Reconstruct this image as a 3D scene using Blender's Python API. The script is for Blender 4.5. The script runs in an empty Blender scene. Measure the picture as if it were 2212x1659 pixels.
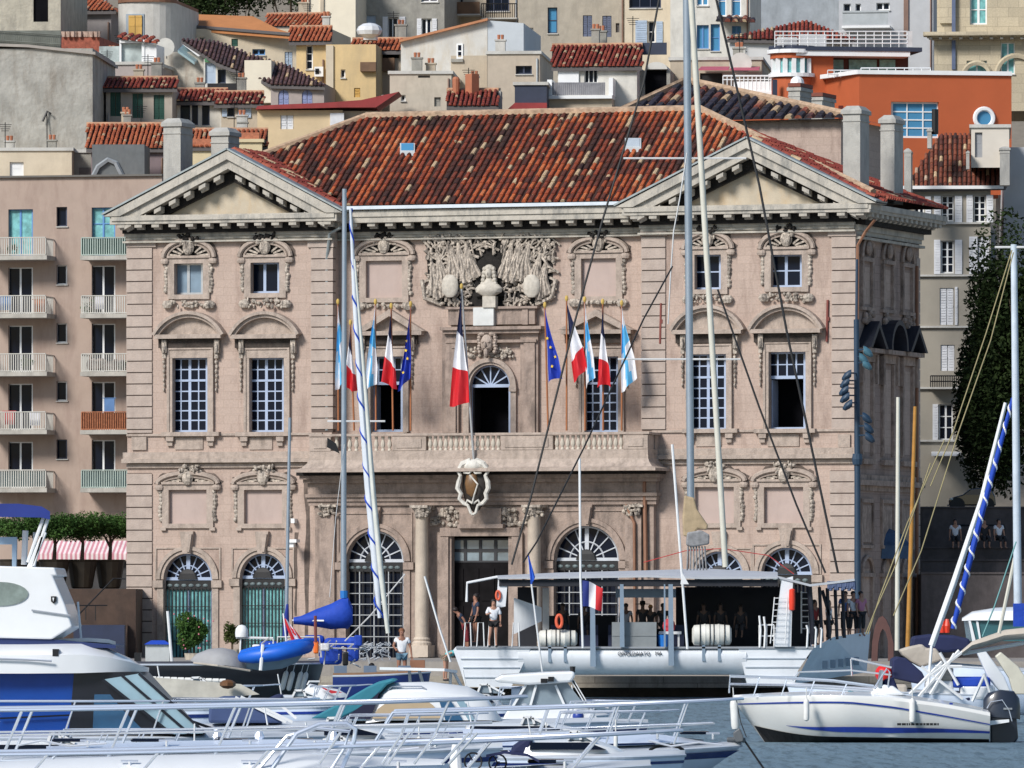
import bpy, math, random
from mathutils import Vector, Matrix
R = math.radians
PI = math.pi
FPX, CX, HY, HC = 17000.0, 1106.0, 1309.0, 3.2      # focal length in photo units, horizon row, eye height in metres
scene = bpy.context.scene
COL = scene.collection

def P(px, py, Y):
    """the point at distance Y seen at (px, py)"""
    return ((px - CX) / FPX * Y, Y, HC - (py - HY) / FPX * Y)

class MB:
    """collects shapes and links them as one mesh object"""
    def __init__(s): s.v = []; s.f = []; s.m = []; s.uv = None; s.cm = 0
    def add(s, vs, fs):
        o = len(s.v); s.v += [tuple(q) for q in vs]
        s.f += [tuple(i + o for i in f) for f in fs]; s.m += [s.cm] * len(fs)
        return s
    def box(s, x0, y0, z0, x1, y1, z1):
        x0, x1 = min(x0, x1), max(x0, x1); y0, y1 = min(y0, y1), max(y0, y1); z0, z1 = min(z0, z1), max(z0, z1)
        return s.add([(x0,y0,z0),(x1,y0,z0),(x1,y1,z0),(x0,y1,z0),(x0,y0,z1),(x1,y0,z1),(x1,y1,z1),(x0,y1,z1)],
              [(0,3,2,1),(4,5,6,7),(0,1,5,4),(1,2,6,5),(2,3,7,6),(3,0,4,7)])
    def bar(s, a, b, w, d):
        """box beam from a to b, width w across, depth d along y"""
        a, b = Vector(a), Vector(b); t = (b - a).normalized()
        up = Vector((0,1,0)) if abs(t.y) < .9 else Vector((0,0,1))
        n = t.cross(up).normalized(); m = t.cross(n).normalized()
        vs = [c + n*(sx*w/2) + m*(sy*d/2) for c in (a, b) for sx, sy in ((-1,-1),(1,-1),(1,1),(-1,1))]
        return s.add(vs, [(0,1,2,3),(7,6,5,4),(0,4,5,1),(1,5,6,2),(2,6,7,3),(3,7,4,0)])
    def quad(s, *q): return s.add(q, [tuple(range(len(q)))])
    def prism(s, pts, d):
        n = len(pts); d = Vector(d); vs = [Vector(p) for p in pts]; vs += [p + d for p in vs]
        return s.add(vs, [tuple(range(n)), tuple(range(2*n-1, n-1, -1))] + [(i, i+n, (i+1) % n + n, (i+1) % n) for i in range(n)])
    def tube(s, pts, r, n=6, r2=None, closed=False):
        pts = [Vector(p) for p in pts]; k = len(pts); vs = []; fs = []
        prev = None
        for i, p in enumerate(pts):
            if closed: t = pts[(i+1) % k] - pts[i-1]
            else: t = pts[min(i+1, k-1)] - pts[max(i-1, 0)]
            if t.length < 1e-9: t = Vector((0,0,1))
            t.normalize()
            ref = prev if prev is not None else (Vector((0,0,1)) if abs(t.z) < .9 else Vector((1,0,0)))
            a = (ref - t * ref.dot(t))
            if a.length < 1e-6: a = Vector((1,0,0)).cross(t)
            a.normalize(); b = t.cross(a); prev = a
            rr = r if r2 is None else r + (r2 - r) * i / max(1, k-1)
            if isinstance(r, (list, tuple)): rr = r[i]
            vs += [p + a*(rr*math.cos(2*PI*j/n)) + b*(rr*math.sin(2*PI*j/n)) for j in range(n)]
        for i in range(k if closed else k-1):
            q = (i+1) % k
            fs += [(i*n+j, i*n+(j+1) % n, q*n+(j+1) % n, q*n+j) for j in range(n)]
        if not closed: fs += [tuple(range(n-1, -1, -1)), tuple((k-1)*n+j for j in range(n))]
        return s.add(vs, fs)
    def lathe(s, c, prof, n=12, sx=1, sy=1):
        vs = []; fs = []; k = len(prof)
        for r, z in prof: vs += [(c[0]+sx*r*math.cos(2*PI*j/n), c[1]+sy*r*math.sin(2*PI*j/n), c[2]+z) for j in range(n)]
        for i in range(k-1): fs += [(i*n+j, i*n+(j+1) % n, (i+1)*n+(j+1) % n, (i+1)*n+j) for j in range(n)]
        fs += [tuple(range(n-1, -1, -1)), tuple((k-1)*n+j for j in range(n))]
        return s.add(vs, fs)
    def ball(s, c, rx, ry=None, rz=None, n=8, k=5):
        ry = ry or rx; rz = rz or rx
        pr = [(math.sin(PI*i/k), -math.cos(PI*i/k)) for i in range(k+1)]
        pr[0] = (.02, -1); pr[-1] = (.02, 1)
        vs = []; fs = []
        for r, z in pr: vs += [(c[0]+rx*r*math.cos(2*PI*j/n), c[1]+ry*r*math.sin(2*PI*j/n), c[2]+rz*z) for j in range(n)]
        for i in range(k): fs += [(i*n+j, i*n+(j+1) % n, (i+1)*n+(j+1) % n, (i+1)*n+j) for j in range(n)]
        return s.add(vs, fs)
    def loft(s, rings, cap=True, close=True):
        n = len(rings[0]); vs = [p for r in rings for p in r]; fs = []
        m = n if close else n-1
        for i in range(len(rings)-1): fs += [(i*n+j, i*n+(j+1) % n, (i+1)*n+(j+1) % n, (i+1)*n+j) for j in range(m)]
        if cap: fs += [tuple(range(n-1, -1, -1)), tuple((len(rings)-1)*n+j for j in range(n))]
        return s.add(vs, fs)
    def grid(s, fn, nu, nv):
        vs = [fn(i/nu, j/nv) for j in range(nv+1) for i in range(nu+1)]
        return s.add(vs, [(j*(nu+1)+i, j*(nu+1)+i+1, (j+1)*(nu+1)+i+1, (j+1)*(nu+1)+i) for j in range(nv) for i in range(nu)])
    def build(s, name, mats, parent=None, smooth=False, fix=True, bevel=0):
        me = bpy.data.meshes.new(name)
        me.from_pydata(s.v, [], s.f); 
        if not isinstance(mats, (list, tuple)): mats = [mats]
        if s.uv and 1 in s.m and len(mats) == 1: mats = [mats[0], GAP]
        for m in mats: me.materials.append(m)
        if len(mats) > 1: me.polygons.foreach_set('material_index', s.m)
        if s.uv:
            ul = me.uv_layers.new(name='UVMap'); 
            for i, l in enumerate(me.loops): ul.data[i].uv = s.uv[l.vertex_index]
        if fix:
            import bmesh
            bm = bmesh.new(); bm.from_mesh(me); bmesh.ops.recalc_face_normals(bm, faces=bm.faces); bm.to_mesh(me); bm.free()
        me.polygons.foreach_set('use_smooth', [smooth]*len(me.polygons))
        me.update()
        o = bpy.data.objects.new(name, me); COL.objects.link(o)
        if smooth == True:
            try: me.set_sharp_from_angle(angle=R(40))
            except Exception: pass
        if bevel:
            b = o.modifiers.new('bevel', 'BEVEL'); b.width = bevel; b.segments = 2; b.limit_method = 'ANGLE'
        if parent: o.parent = parent
        return o

def tag(o, label=None, cat=None, group=None, kind=None):
    if label: o['label'] = label
    if cat: o['category'] = cat
    if group: o['group'] = group
    if kind: o['kind'] = kind
    return o
def empty(name, loc=(0,0,0), rz=0, label=None, cat=None, group=None, parent=None):
    o = bpy.data.objects.new(name, None); COL.objects.link(o); o.location = loc; o.rotation_euler = (0,0,rz)
    o.empty_display_size = .1
    if parent: o.parent = parent
    return tag(o, label, cat, group)
def copy_tree(o, parent=None):
    c = o.copy(); COL.objects.link(c)
    if parent: c.parent = parent; c.matrix_parent_inverse = o.matrix_parent_inverse
    for ch in list(o.children): copy_tree(ch, c)
    return c

class Frame:
    """a building's own axes: u along its front, v into it, w up; g() finds what a photo point hits on the plane v"""
    def __init__(s, px, Y, yaw=0.0):
        s.a = yaw; s.O = P(px, HY, Y); s.c, s.s = math.cos(yaw), math.sin(yaw); s.Y = Y
    def g(s, px, py, v=0.0):
        dx = (px - CX) / FPX; dz = -(py - HY) / FPX
        t = (v + s.O[0]*s.s + s.O[1]*s.c) / (dx*s.s + s.c)
        x, y = dx*t - s.O[0], t - s.O[1]
        return (x*s.c - y*s.s, HC + dz*t)
    def p(s, px, py, v=0.0):
        u, w = s.g(px, py, v); return (u, v, w)
    def root(s, name, label=None, cat=None, group=None): return empty(name, (s.O[0], s.O[1], 0), -s.a, label, cat, group)
    def box(s, mb, x0, y0, x1, y1, v0, v1):
        u0, wt = s.g((x0), y0, v0); u1, _ = s.g(x1, y0, v0); _, wb = s.g((x0+x1)/2, y1, v0); _, wt = s.g((x0+x1)/2, y0, v0)
        return mb.box(u0, v0, wb, u1, v1, wt)
    def rect(s, x0, y0, x1, y1, v=0):
        xm = (x0+x1)/2
        return (s.g(x0, y1, v)[0], s.g(xm, y1, v)[1], s.g(x1, y0, v)[0], s.g(xm, y0, v)[1])

# ------------------------------------------------------------------ materials
MATS = {}
def nt_new(name):
    m = bpy.data.materials.new(name); m.use_nodes = True; nt = m.node_tree
    return m, nt, nt.nodes['Principled BSDF']
def N(nt, t, **kw):
    n = nt.nodes.new(t)
    for k, v in kw.items():
        if k in n.inputs: n.inputs[k].default_value = v
        else: setattr(n, k, v)
    return n
def rgba(c): return (c[0], c[1], c[2], 1)
def M(name, col, rough=.6, metal=0, var=.12, scale=2.0, bump=0, bscale=20, spec=.5, dark=None, dscale=.5, damt=.5, coat=0, emit=0, detail=4):
    """colour with uneven wear: fine noise of +-var, optional large stains of colour 'dark', optional bump"""
    if name in MATS: return MATS[name]
    m, nt, b = nt_new(name); L = nt.links.new
    tc = N(nt, 'ShaderNodeTexCoord')
    n1 = N(nt, 'ShaderNodeTexNoise', Scale=scale, Detail=detail, Roughness=.6); L(tc.outputs['Object'], n1.inputs['Vector'])
    r1 = N(nt, 'ShaderNodeValToRGB'); L(n1.outputs['Fac'], r1.inputs['Fac'])
    e = r1.color_ramp.elements; e[0].position = .3; e[1].position = .7
    e[0].color = rgba([c*(1-var) for c in col]); e[1].color = rgba([min(1, c*(1+var)) for c in col])
    out = r1.outputs['Color']
    if dark is not None:
        n2 = N(nt, 'ShaderNodeTexNoise', Scale=dscale*1.6, Detail=8, Roughness=.72); mp = N(nt, 'ShaderNodeMapping'); mp.inputs['Scale'].default_value = (1.3, 1.3, .38); L(tc.outputs['Object'], mp.inputs[0]); L(mp.outputs[0], n2.inputs['Vector'])
        r2 = N(nt, 'ShaderNodeValToRGB'); L(n2.outputs['Fac'], r2.inputs['Fac'])
        r2.color_ramp.elements[0].position = .48; r2.color_ramp.elements[1].position = .68
        r2.color_ramp.elements[1].color = (damt,)*3 + (1,)
        mx = N(nt, 'ShaderNodeMix', data_type='RGBA'); L(r2.outputs['Color'], mx.inputs[0]); L(out, mx.inputs[6])
        mx.inputs[7].default_value = rgba(dark); out = mx.outputs[2]
    L(out, b.inputs['Base Color'])
    b.inputs['Roughness'].default_value = rough; b.inputs['Metallic'].default_value = metal
    b.inputs['Specular IOR Level'].default_value = spec; b.inputs['Coat Weight'].default_value = coat
    if emit: b.inputs['Emission Color'].default_value = rgba(col); b.inputs['Emission Strength'].default_value = emit
    if bump:
        n3 = N(nt, 'ShaderNodeTexNoise', Scale=bscale, Detail=5); L(tc.outputs['Object'], n3.inputs['Vector'])
        bp = N(nt, 'ShaderNodeBump', Strength=bump, Distance=.05); L(n3.outputs['Fac'], bp.inputs['Height']); L(bp.outputs[0], b.inputs['Normal'])
    MATS[name] = m; return m

def ashlar(name, col, joint, stain, bw=1.1, bh=.42, svar=.16, samt=.55, bump=.25):
    """coursed stone: blocks of slightly different tone, thin joints, streaky stains"""
    m, nt, b = nt_new(name); L = nt.links.new
    tc = N(nt, 'ShaderNodeTexCoord'); sp = N(nt, 'ShaderNodeSeparateXYZ'); L(tc.outputs['Object'], sp.inputs[0])
    ad = N(nt, 'ShaderNodeMath', operation='ADD'); L(sp.outputs[0], ad.inputs[0]); L(sp.outputs[1], ad.inputs[1])
    cb = N(nt, 'ShaderNodeCombineXYZ'); L(ad.outputs[0], cb.inputs[0]); L(sp.outputs[2], cb.inputs[1])
    br = N(nt, 'ShaderNodeTexBrick'); L(cb.outputs[0], br.inputs['Vector'])
    br.inputs['Scale'].default_value = 1; br.inputs['Brick Width'].default_value = bw; br.inputs['Row Height'].default_value = bh
    br.inputs['Mortar Size'].default_value = .014; br.inputs['Mortar Smooth'].default_value = .4; br.inputs['Bias'].default_value = 0
    br.inputs['Color1'].default_value = rgba([c*(1-svar) for c in col]); br.inputs['Color2'].default_value = rgba([c*(1+svar*.6) for c in col])
    br.inputs['Mortar'].default_value = rgba(joint)
    n2 = N(nt, 'ShaderNodeTexNoise', Scale=.55, Detail=9, Roughness=.68)
    mp = N(nt, 'ShaderNodeMapping'); mp.inputs['Scale'].default_value = (2.4, 2.4, .6); L(tc.outputs['Object'], mp.inputs[0]); L(mp.outputs[0], n2.inputs['Vector'])
    r2 = N(nt, 'ShaderNodeValToRGB'); L(n2.outputs['Fac'], r2.inputs['Fac']); r2.color_ramp.elements[0].position = .5; r2.color_ramp.elements[1].position = .72
    r2.color_ramp.elements[1].color = (samt,)*3+(1,)
    mx = N(nt, 'ShaderNodeMix', data_type='RGBA'); L(r2.outputs['Color'], mx.inputs[0]); L(br.outputs['Color'], mx.inputs[6]); mx.inputs[7].default_value = rgba(stain)
    n3 = N(nt, 'ShaderNodeTexNoise', Scale=14, Detail=6, Roughness=.7); L(tc.outputs['Object'], n3.inputs['Vector'])
    r3 = N(nt, 'ShaderNodeMapRange'); L(n3.outputs['Fac'], r3.inputs[0]); r3.inputs[1].default_value = .3; r3.inputs[2].default_value = .7; r3.inputs[3].default_value = .84; r3.inputs[4].default_value = 1.14
    m2 = N(nt, 'ShaderNodeMix', data_type='RGBA', blend_type='MULTIPLY'); m2.inputs[0].default_value = 1; L(mx.outputs[2], m2.inputs[6]); L(r3.outputs[0], m2.inputs[7])
    L(m2.outputs[2], b.inputs['Base Color']); b.inputs['Roughness'].default_value = .85
    bp = N(nt, 'ShaderNodeBump', Strength=bump, Distance=.04); L(n3.outputs['Fac'], bp.inputs['Height']); L(bp.outputs[0], b.inputs['Normal'])
    MATS[name] = m; return m

def tilemat(name, cols, moss=.0):
    """clay tiles: every tile its own tone, from white noise on the tile's number"""
    m, nt, b = nt_new(name); L = nt.links.new
    uv = N(nt, 'ShaderNodeUVMap'); fl = N(nt, 'ShaderNodeVectorMath', operation='FLOOR'); L(uv.outputs[0], fl.inputs[0])
    wn = N(nt, 'ShaderNodeTexWhiteNoise', noise_dimensions='2D'); L(fl.outputs[0], wn.inputs['Vector'])
    sx = N(nt, 'ShaderNodeSeparateXYZ'); L(fl.outputs[0], sx.inputs[0]); wc = N(nt, 'ShaderNodeTexWhiteNoise', noise_dimensions='1D'); L(sx.outputs[0], wc.inputs['W'])
    rp = N(nt, 'ShaderNodeValToRGB')
    tc = N(nt, 'ShaderNodeTexCoord'); nl = N(nt, 'ShaderNodeTexNoise', Scale=.30, Detail=4); L(tc.outputs['Object'], nl.inputs['Vector'])
    ma = N(nt, 'ShaderNodeMath', operation='MULTIPLY_ADD'); L(nl.outputs['Fac'], ma.inputs[0]); ma.inputs[1].default_value = 1.6; ma.inputs[2].default_value = -.80
    a1 = N(nt, 'ShaderNodeMath', operation='MULTIPLY_ADD'); L(wn.outputs['Value'], a1.inputs[0]); a1.inputs[1].default_value = .55; L(ma.outputs[0], a1.inputs[2])
    aa = N(nt, 'ShaderNodeMath', operation='MULTIPLY_ADD', use_clamp=True); L(wc.outputs['Value'], aa.inputs[0]); aa.inputs[1].default_value = .45; L(a1.outputs[0], aa.inputs[2]); L(aa.outputs[0], rp.inputs['Fac'])
    els = rp.color_ramp.elements
    while len(els) < len(cols): els.new(.5)
    for i, (p, c) in enumerate(cols): els[i].position = p; els[i].color = rgba(c)
    n3 = N(nt, 'ShaderNodeTexNoise', Scale=7, Detail=6, Roughness=.7); L(tc.outputs['Object'], n3.inputs['Vector'])
    r3 = N(nt, 'ShaderNodeMapRange'); L(n3.outputs['Fac'], r3.inputs[0]); r3.inputs[1].default_value = .3; r3.inputs[2].default_value = .7; r3.inputs[3].default_value = .55; r3.inputs[4].default_value = 1.25
    # pale lichened tiles, commoner where the slow noise is low
    va = N(nt, 'ShaderNodeVectorMath', operation='ADD'); L(fl.outputs[0], va.inputs[0]); va.inputs[1].default_value = (13.7, 5.3, 0); w2 = N(nt, 'ShaderNodeTexWhiteNoise', noise_dimensions='2D'); L(va.outputs[0], w2.inputs['Vector'])
    q = N(nt, 'ShaderNodeMath', operation='MULTIPLY_ADD'); L(nl.outputs['Fac'], q.inputs[0]); q.inputs[1].default_value = .45; q.inputs[2].default_value = .70
    gt = N(nt, 'ShaderNodeMath', operation='GREATER_THAN'); L(w2.outputs['Value'], gt.inputs[0]); L(q.outputs[0], gt.inputs[1])
    mp_ = N(nt, 'ShaderNodeMix', data_type='RGBA'); L(gt.outputs[0], mp_.inputs[0]); L(rp.outputs[0], mp_.inputs[6]); mp_.inputs[7].default_value = (.50,.36,.22,1)
    m2 = N(nt, 'ShaderNodeMix', data_type='RGBA', blend_type='MULTIPLY'); m2.inputs[0].default_value = 1; L(mp_.outputs[2], m2.inputs[6]); L(r3.outputs[0], m2.inputs[7])
    L(m2.outputs[2], b.inputs['Base Color']); b.inputs['Roughness'].default_value = .8
    MATS[name] = m; return m

def leafmat(name, c1, c2):
    m, nt, b = nt_new(name); L = nt.links.new
    tc = N(nt, 'ShaderNodeTexCoord'); n1 = N(nt, 'ShaderNodeTexNoise', Scale=1.7, Detail=6, Roughness=.8); L(tc.outputs['Object'], n1.inputs['Vector'])
    r1 = N(nt, 'ShaderNodeValToRGB'); L(n1.outputs['Fac'], r1.inputs['Fac']); r1.color_ramp.elements[0].position = .38; r1.color_ramp.elements[1].position = .66
    r1.color_ramp.elements[0].color = rgba(c1); r1.color_ramp.elements[1].color = rgba(c2); L(r1.outputs[0], b.inputs['Base Color'])
    b.inputs['Roughness'].default_value = .8; b.inputs['Specular IOR Level'].default_value = .15; MATS[name] = m; return m

def glassmat(name, col, rough=.08, alpha=1, wavy=.15):
    m, nt, b = nt_new(name); L = nt.links.new
    b.inputs['Base Color'].default_value = rgba(col); b.inputs['Roughness'].default_value = rough; b.inputs['Specular IOR Level'].default_value = .12
    if alpha < 1: b.inputs['Alpha'].default_value = alpha
    tc = N(nt, 'ShaderNodeTexCoord'); n3 = N(nt, 'ShaderNodeTexNoise', Scale=.9, Detail=2); L(tc.outputs['Object'], n3.inputs['Vector'])
    bp = N(nt, 'ShaderNodeBump', Strength=wavy, Distance=.15); L(n3.outputs['Fac'], bp.inputs['Height']); L(bp.outputs[0], b.inputs['Normal'])
    MATS[name] = m; return m

GAP = M('dark gaps between tiles', (.035,.014,.010), .9)
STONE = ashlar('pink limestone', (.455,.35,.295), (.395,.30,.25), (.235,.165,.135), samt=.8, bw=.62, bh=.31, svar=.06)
STONE2 = M('dressed stone', (.41,.335,.285), .8, var=.16, scale=5, dark=(.15,.12,.10), dscale=1.3, damt=.55, bump=.4, bscale=18)
QUOIN = M('quoin stone', (.42,.345,.30), .8, var=.1, scale=3, dark=(.28,.21,.18), dscale=.8, damt=.4, bump=.3, bscale=16)
PORTICO = M('weathered portico stone', (.33,.255,.215), .85, var=.2, scale=3, dark=(.10,.08,.07), dscale=1.1, damt=.7, bump=.4, bscale=14)
CORN = M('pale cornice stone', (.455,.42,.365), .8, var=.14, scale=2.5, dark=(.19,.19,.18), dscale=1.2, damt=.8, bump=.3, bscale=14)
CARVE = M('grimy carved stone', (.46,.40,.34), .9, var=.45, scale=9, dark=(.035,.03,.03), dscale=3.0, damt=1, bump=.7, bscale=22)
FLANK_SHADE = ashlar('shaded grimy flank stone', (.34,.255,.22), (.24,.175,.15), (.13,.095,.08), samt=.8, bw=.62, bh=.31, svar=.12)  # flank stone darkened in colour for its shade, with heavier grime
PLAST = M('smooth pink plaster', (.45,.355,.32), .85, var=.05, scale=1.5, dark=(.35,.27,.24), dscale=.8, damt=.5)
GRIME_SHADE = M('grime and shelf shade stone', (.05,.038,.032), .9, var=.5, scale=4, dark=(.04,.035,.03), dscale=1.5, damt=.8, bump=.4)  # dirt with the shelf shadow mixed into its dark tone
SOOT_SHADE = M('soot and shade black stone', (.014,.012,.011), .95, var=.5, scale=5, bump=.5)  # soot black that also paints the shade under the cornices
TYMP = M('tympanum stone', (.47,.41,.32), .85, var=.12, scale=1.5, dark=(.50,.34,.17), dscale=.7, damt=.5, bump=.2)
COLM = M('column stone', (.52,.44,.36), .7, var=.1, scale=3, dark=(.25,.2,.17), dscale=1, damt=.4, bump=.2)
ZINC = M('zinc sheet', (.30,.34,.35), .45, metal=.3, var=.2, scale=3)
WHITE = M('white paint', (.78,.79,.80), .4, var=.05)
OFFW = M('off white render', (.62,.60,.55), .8, var=.1, dark=(.35,.33,.30), dscale=.7, damt=.5, bump=.2)
BLUEW = M('pale blue window paint', (.36,.44,.60), .45, var=.08)
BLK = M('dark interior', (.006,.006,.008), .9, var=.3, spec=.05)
NAVYG = glassmat('dark navy glass', (.006,.010,.022), .15)
GLASS = glassmat('dark window glass', (.008,.012,.018), .15)
TEALG = M('teal curtain behind glass', (.17,.42,.43), .4, var=.35, scale=4, spec=.3)
BLUEG = glassmat('blue sky glass', (.07,.24,.42), .12)
CURT = M('grey blue blind', (.18,.26,.34), .5, var=.15)
IRON = M('black iron', (.02,.02,.022), .5, metal=.4)
GRAYM = M('grey steel', (.45,.47,.5), .35, metal=.6)
CONC = M('concrete', (.42,.40,.36), .85, var=.15, dark=(.2,.19,.17), dscale=1, damt=.5, bump=.2)
# ------------------------------------------------------------------ building helpers
def wall(mb, F, x0, y0, x1, y1, holes=(), v=0.0, thick=.35, sides=True, back=None):
    """front of a wall with real openings; holes are (x0,y0,x1,y1[,'arch'])"""
    U0, W0, U1, W1 = F.rect(x0, y0, x1, y1, v)
    hs = []
    for h in holes:
        a, b, c, d = F.rect(h[0], h[1], h[2], h[3], v); hs.append((a, b, c, d, len(h) > 4))
    us = sorted({U0, U1} | {q for h in hs for q in (h[0], h[2]) if U0 < q < U1}); ws = sorted({W0, W1} | {q for h in hs for q in (h[1], h[3]) if W0 < q < W1})
    for i in range(len(us)-1):
        for j in range(len(ws)-1):
            uc, wc = (us[i]+us[i+1])/2, (ws[j]+ws[j+1])/2
            if any(h[0] < uc < h[2] and h[1] < wc < h[3] for h in hs): continue
            mb.quad((us[i],v,ws[j]), (us[i+1],v,ws[j]), (us[i+1],v,ws[j+1]), (us[i],v,ws[j+1]))
    for a, b, c, d, arch in hs:
        t = v + thick
        top = d
        if arch:
            r = (c-a)/2; top = d - r; n = 14; um = (a+c)/2
            arc = [(um + r*math.cos(PI*k/n), top + r*math.sin(PI*k/n)) for k in range(n+1)]
            for k in range(n):
                p, q = arc[k], arc[k+1]
                mb.quad((p[0],v,p[1]), (p[0],v,d), (q[0],v,d), (q[0],v,q[1]))
                mb.quad((p[0],v,p[1]), (q[0],v,q[1]), (q[0],t,q[1]), (p[0],t,p[1]))
        else: mb.quad((a,v,d), (c,v,d), (c,t,d), (a,t,d))
        mb.quad((a,v,b), (a,v,top), (a,t,top), (a,t,b)); mb.quad((c,v,b), (c,v,top), (c,t,top), (c,t,b)); mb.quad((a,v,b), (c,v,b), (c,t,b), (a,t,b))
    if sides:
        D = back if back else thick
        mb.quad((U0,v,W0), (U0,v,W1), (U0,v+D,W1), (U0,v+D,W0)); mb.quad((U1,v,W0), (U1,v,W1), (U1,v+D,W1), (U1,v+D,W0)); mb.quad((U0,v,W1), (U1,v,W1), (U1,v+D,W1), (U0,v+D,W1))
    return U0, W0, U1, W1

def window(F, root, x0, y0, x1, y1, nx=2, ny=2, v=.25, fm=None, pm=None, t=.05, fr=.07, arch=False, trans=None, name='window', mid=True, label=None):
    """frame with glazing bars; the pane is its child"""
    fm = fm or WHITE; pm = pm or GLASS
    a, b, c, d = F.rect(x0, y0, x1, y1, v)
    m = MB(); e = .012
    h = d - (c-a)/2 if arch else d
    m.box(a, v, b, a+fr, v+.06, h); m.box(c-fr, v, b, c, v+.06, h); m.box(a+fr, v, b, c-fr, v+.06, b+fr)
    if not arch: m.box(a+fr, v, d-fr, c-fr, v+.06, d)
    um = (a+c)/2
    segs = [(b+fr, h if arch else d-fr, ny)]
    if trans:
        wt = F.g((x0+x1)/2, trans, v)[1]; m.box(a+fr, v-.01, wt-fr*.6, c-fr, v+.07, wt+fr*.6); segs = [(b+fr, wt-fr*.6, ny), (wt+fr*.6, d-fr, 2)]
    for k in range(1, nx):
        u = a + (c-a)*k/nx; wd = fr*.8 if (mid and k*2 == nx) else t/2
        m.box(u-wd, v+.004, b+fr, u+wd, v+.052, (h if arch else d-fr))
    for lo, hi, n in segs:
        for k in range(1, n): w = lo+(hi-lo)*k/n; m.box(a+fr, v+.008, w-t/2, c-fr, v+.046, w+t/2)
    if arch:
        r = (c-a)/2
        m.box(a, v-.005, h-fr, c, v+.065, h+fr*.6)
        for rad in (r-.02, r*.5):
            m.tube([(um+rad*math.cos(PI*k/16), v+.03, h+rad*math.sin(PI*k/16)) for k in range(17)], .035, 4)
        for k in range(1, 8):
            an = PI*k/8; m.bar((um+.15*r*math.cos(an), v+.03, h+.15*r*math.sin(an)), (um+r*math.cos(an), v+.03, h+r*math.sin(an)), t, .04)
    o = m.build(name, fm, root)
    if label: o['label'] = label
    g = MB()
    if arch:
        r = (c-a)/2
        g.prism([(a+.02,v+.045,b), (c-.02,v+.045,b)] + [(um+(r-.02)*math.cos(PI*k/16), v+.045, h+(r-.02)*math.sin(PI*k/16)) for k in range(17)], (0,.02,0))
    else: g.box(a+.02, v+.045, b+.02, c-.02, v+.06, d-.02)
    g.build('pane', pm, o)
    return o

def tiles(mb, poly, down, pitch=.33, L=.42, rad=None, seed=1, base=True):
    """rows of half-round clay tiles over a planar roof polygon; 'down' is the fall direction in its plane"""
    rnd = random.Random(seed); poly = [Vector(p) for p in poly]; dn = Vector(down).normalized()
    nrm = (poly[1]-poly[0]).cross(poly[-1]-poly[0]).normalized()
    if nrm.z < 0: nrm = -nrm
    ac = nrm.cross(dn).normalized(); rad = rad or pitch*.36
    if mb.uv is None: mb.uv = []
    o = poly[0]; pts = [((p-o).dot(ac), (p-o).dot(dn)) for p in poly]
    if base:
        mb.cm = 1; mb.add([p - nrm*.02 for p in poly], [tuple(range(len(poly)))]); mb.uv += [(900.5+seed, 0.5)]*len(poly); mb.cm = 0
    lo, hi = min(p[0] for p in pts), max(p[0] for p in pts); n = int((hi-lo)/pitch)
    K = 5
    for i in range(n+1):
        a = lo + (i+.5)*pitch; xs = []
        for k in range(len(pts)):
            p, q = pts[k], pts[(k+1) % len(pts)]
            if (p[0]-a)*(q[0]-a) < 0: xs.append(p[1] + (q[1]-p[1])*(a-p[0])/(q[0]-p[0]))
        xs.sort()
        for s0, s1 in zip(xs[::2], xs[1::2]):
            s = s0 - rnd.random()*.1; j = 0; wob = rnd.uniform(-.02, .02)
            while s < s1:
                e = min(s+L, s1+.06); r0 = rad*.9; r1 = rad*1.04; jit = rnd.uniform(-.012,.012)
                vs = []
                for ss, rr, lift in ((s, r0, 0.0), (e+.02, r1, .022)):
                    for q in range(K):
                        th = PI*q/(K-1)
                        vs.append(o + ac*(a+wob+jit+rr*math.cos(th)) + dn*ss + nrm*(rr*math.sin(th)*.95+lift-.01))
                mb.add(vs, [(q, q+1, K+q+1, K+q) for q in range(K-1)] + [tuple(range(K, 2*K))])
                mb.uv += [(i+.5+seed*37, j+.5)]*(2*K); s = e; j += 1

def blobs(mb, F, x0, y0, x1, y1, v, n, r, seed=1, dv=.12):
    rnd = random.Random(seed)
    for k in range(n):
        p = F.p(rnd.uniform(x0, x1), rnd.uniform(y0, y1), v - rnd.random()*dv)
        mb.ball(p, r*rnd.uniform(.5,1.3), r*.8, r*rnd.uniform(.5,1.2), 6, 4)

# ------------------------------------------------------------------ the town hall
YAW = R(19)
H = Frame(1106, 300, YAW)
hall = H.root('town_hall', 'pink stone town hall with two pediments and a red tiled roof standing on the quay', 'building')
GB = 1422   # foot of the facade
VC = .8     # the centre is set back
m = MB()
hL = [(376,569,438,636), (541,567,603,633), (372,773,448,933), (538,773,613,933), (364,1058,446,1131), (527,1058,609,1131), (354,1195,459,GB+2,'arch'), (519,1195,618,GB+2,'arch')]
wall(m, H, 275, 500, 717, GB, hL, 0, .45, back=8)
hR = [(1500,550,1557,625), (1665,550,1732,620), (1492,765,1568,928), (1660,760,1740,928), (1501,1052,1585,1130), (1650,1052,1735,1130), (1503,1190,1606,GB+2,'arch'), (1645,1182,1755,GB+2,'arch')]
wall(m, H, 1387, 480, 1845, GB+3, hR, 0, .45, back=8.8)
hC = [(790,563,868,643), (1255,558,1330,640), (800,770,870,933), (1016,788,1103,935,'arch'), (1262,770,1335,933)]
wall(m, H, 700, 480, 1400, 1000, hC, VC, .45)
m.build('wall', STONE, hall)
m = MB()   # portico wall on the ground floor, proud of the wings
wall(m, H, 680, 1012, 1412, GB, [(748,1146,873,GB+2,'arch'), (960,1150,1110,GB+2), (1197,1135,1338,GB+2,'arch')], -.35, .5)
m.build('portico_wall', PORTICO, hall)
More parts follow.
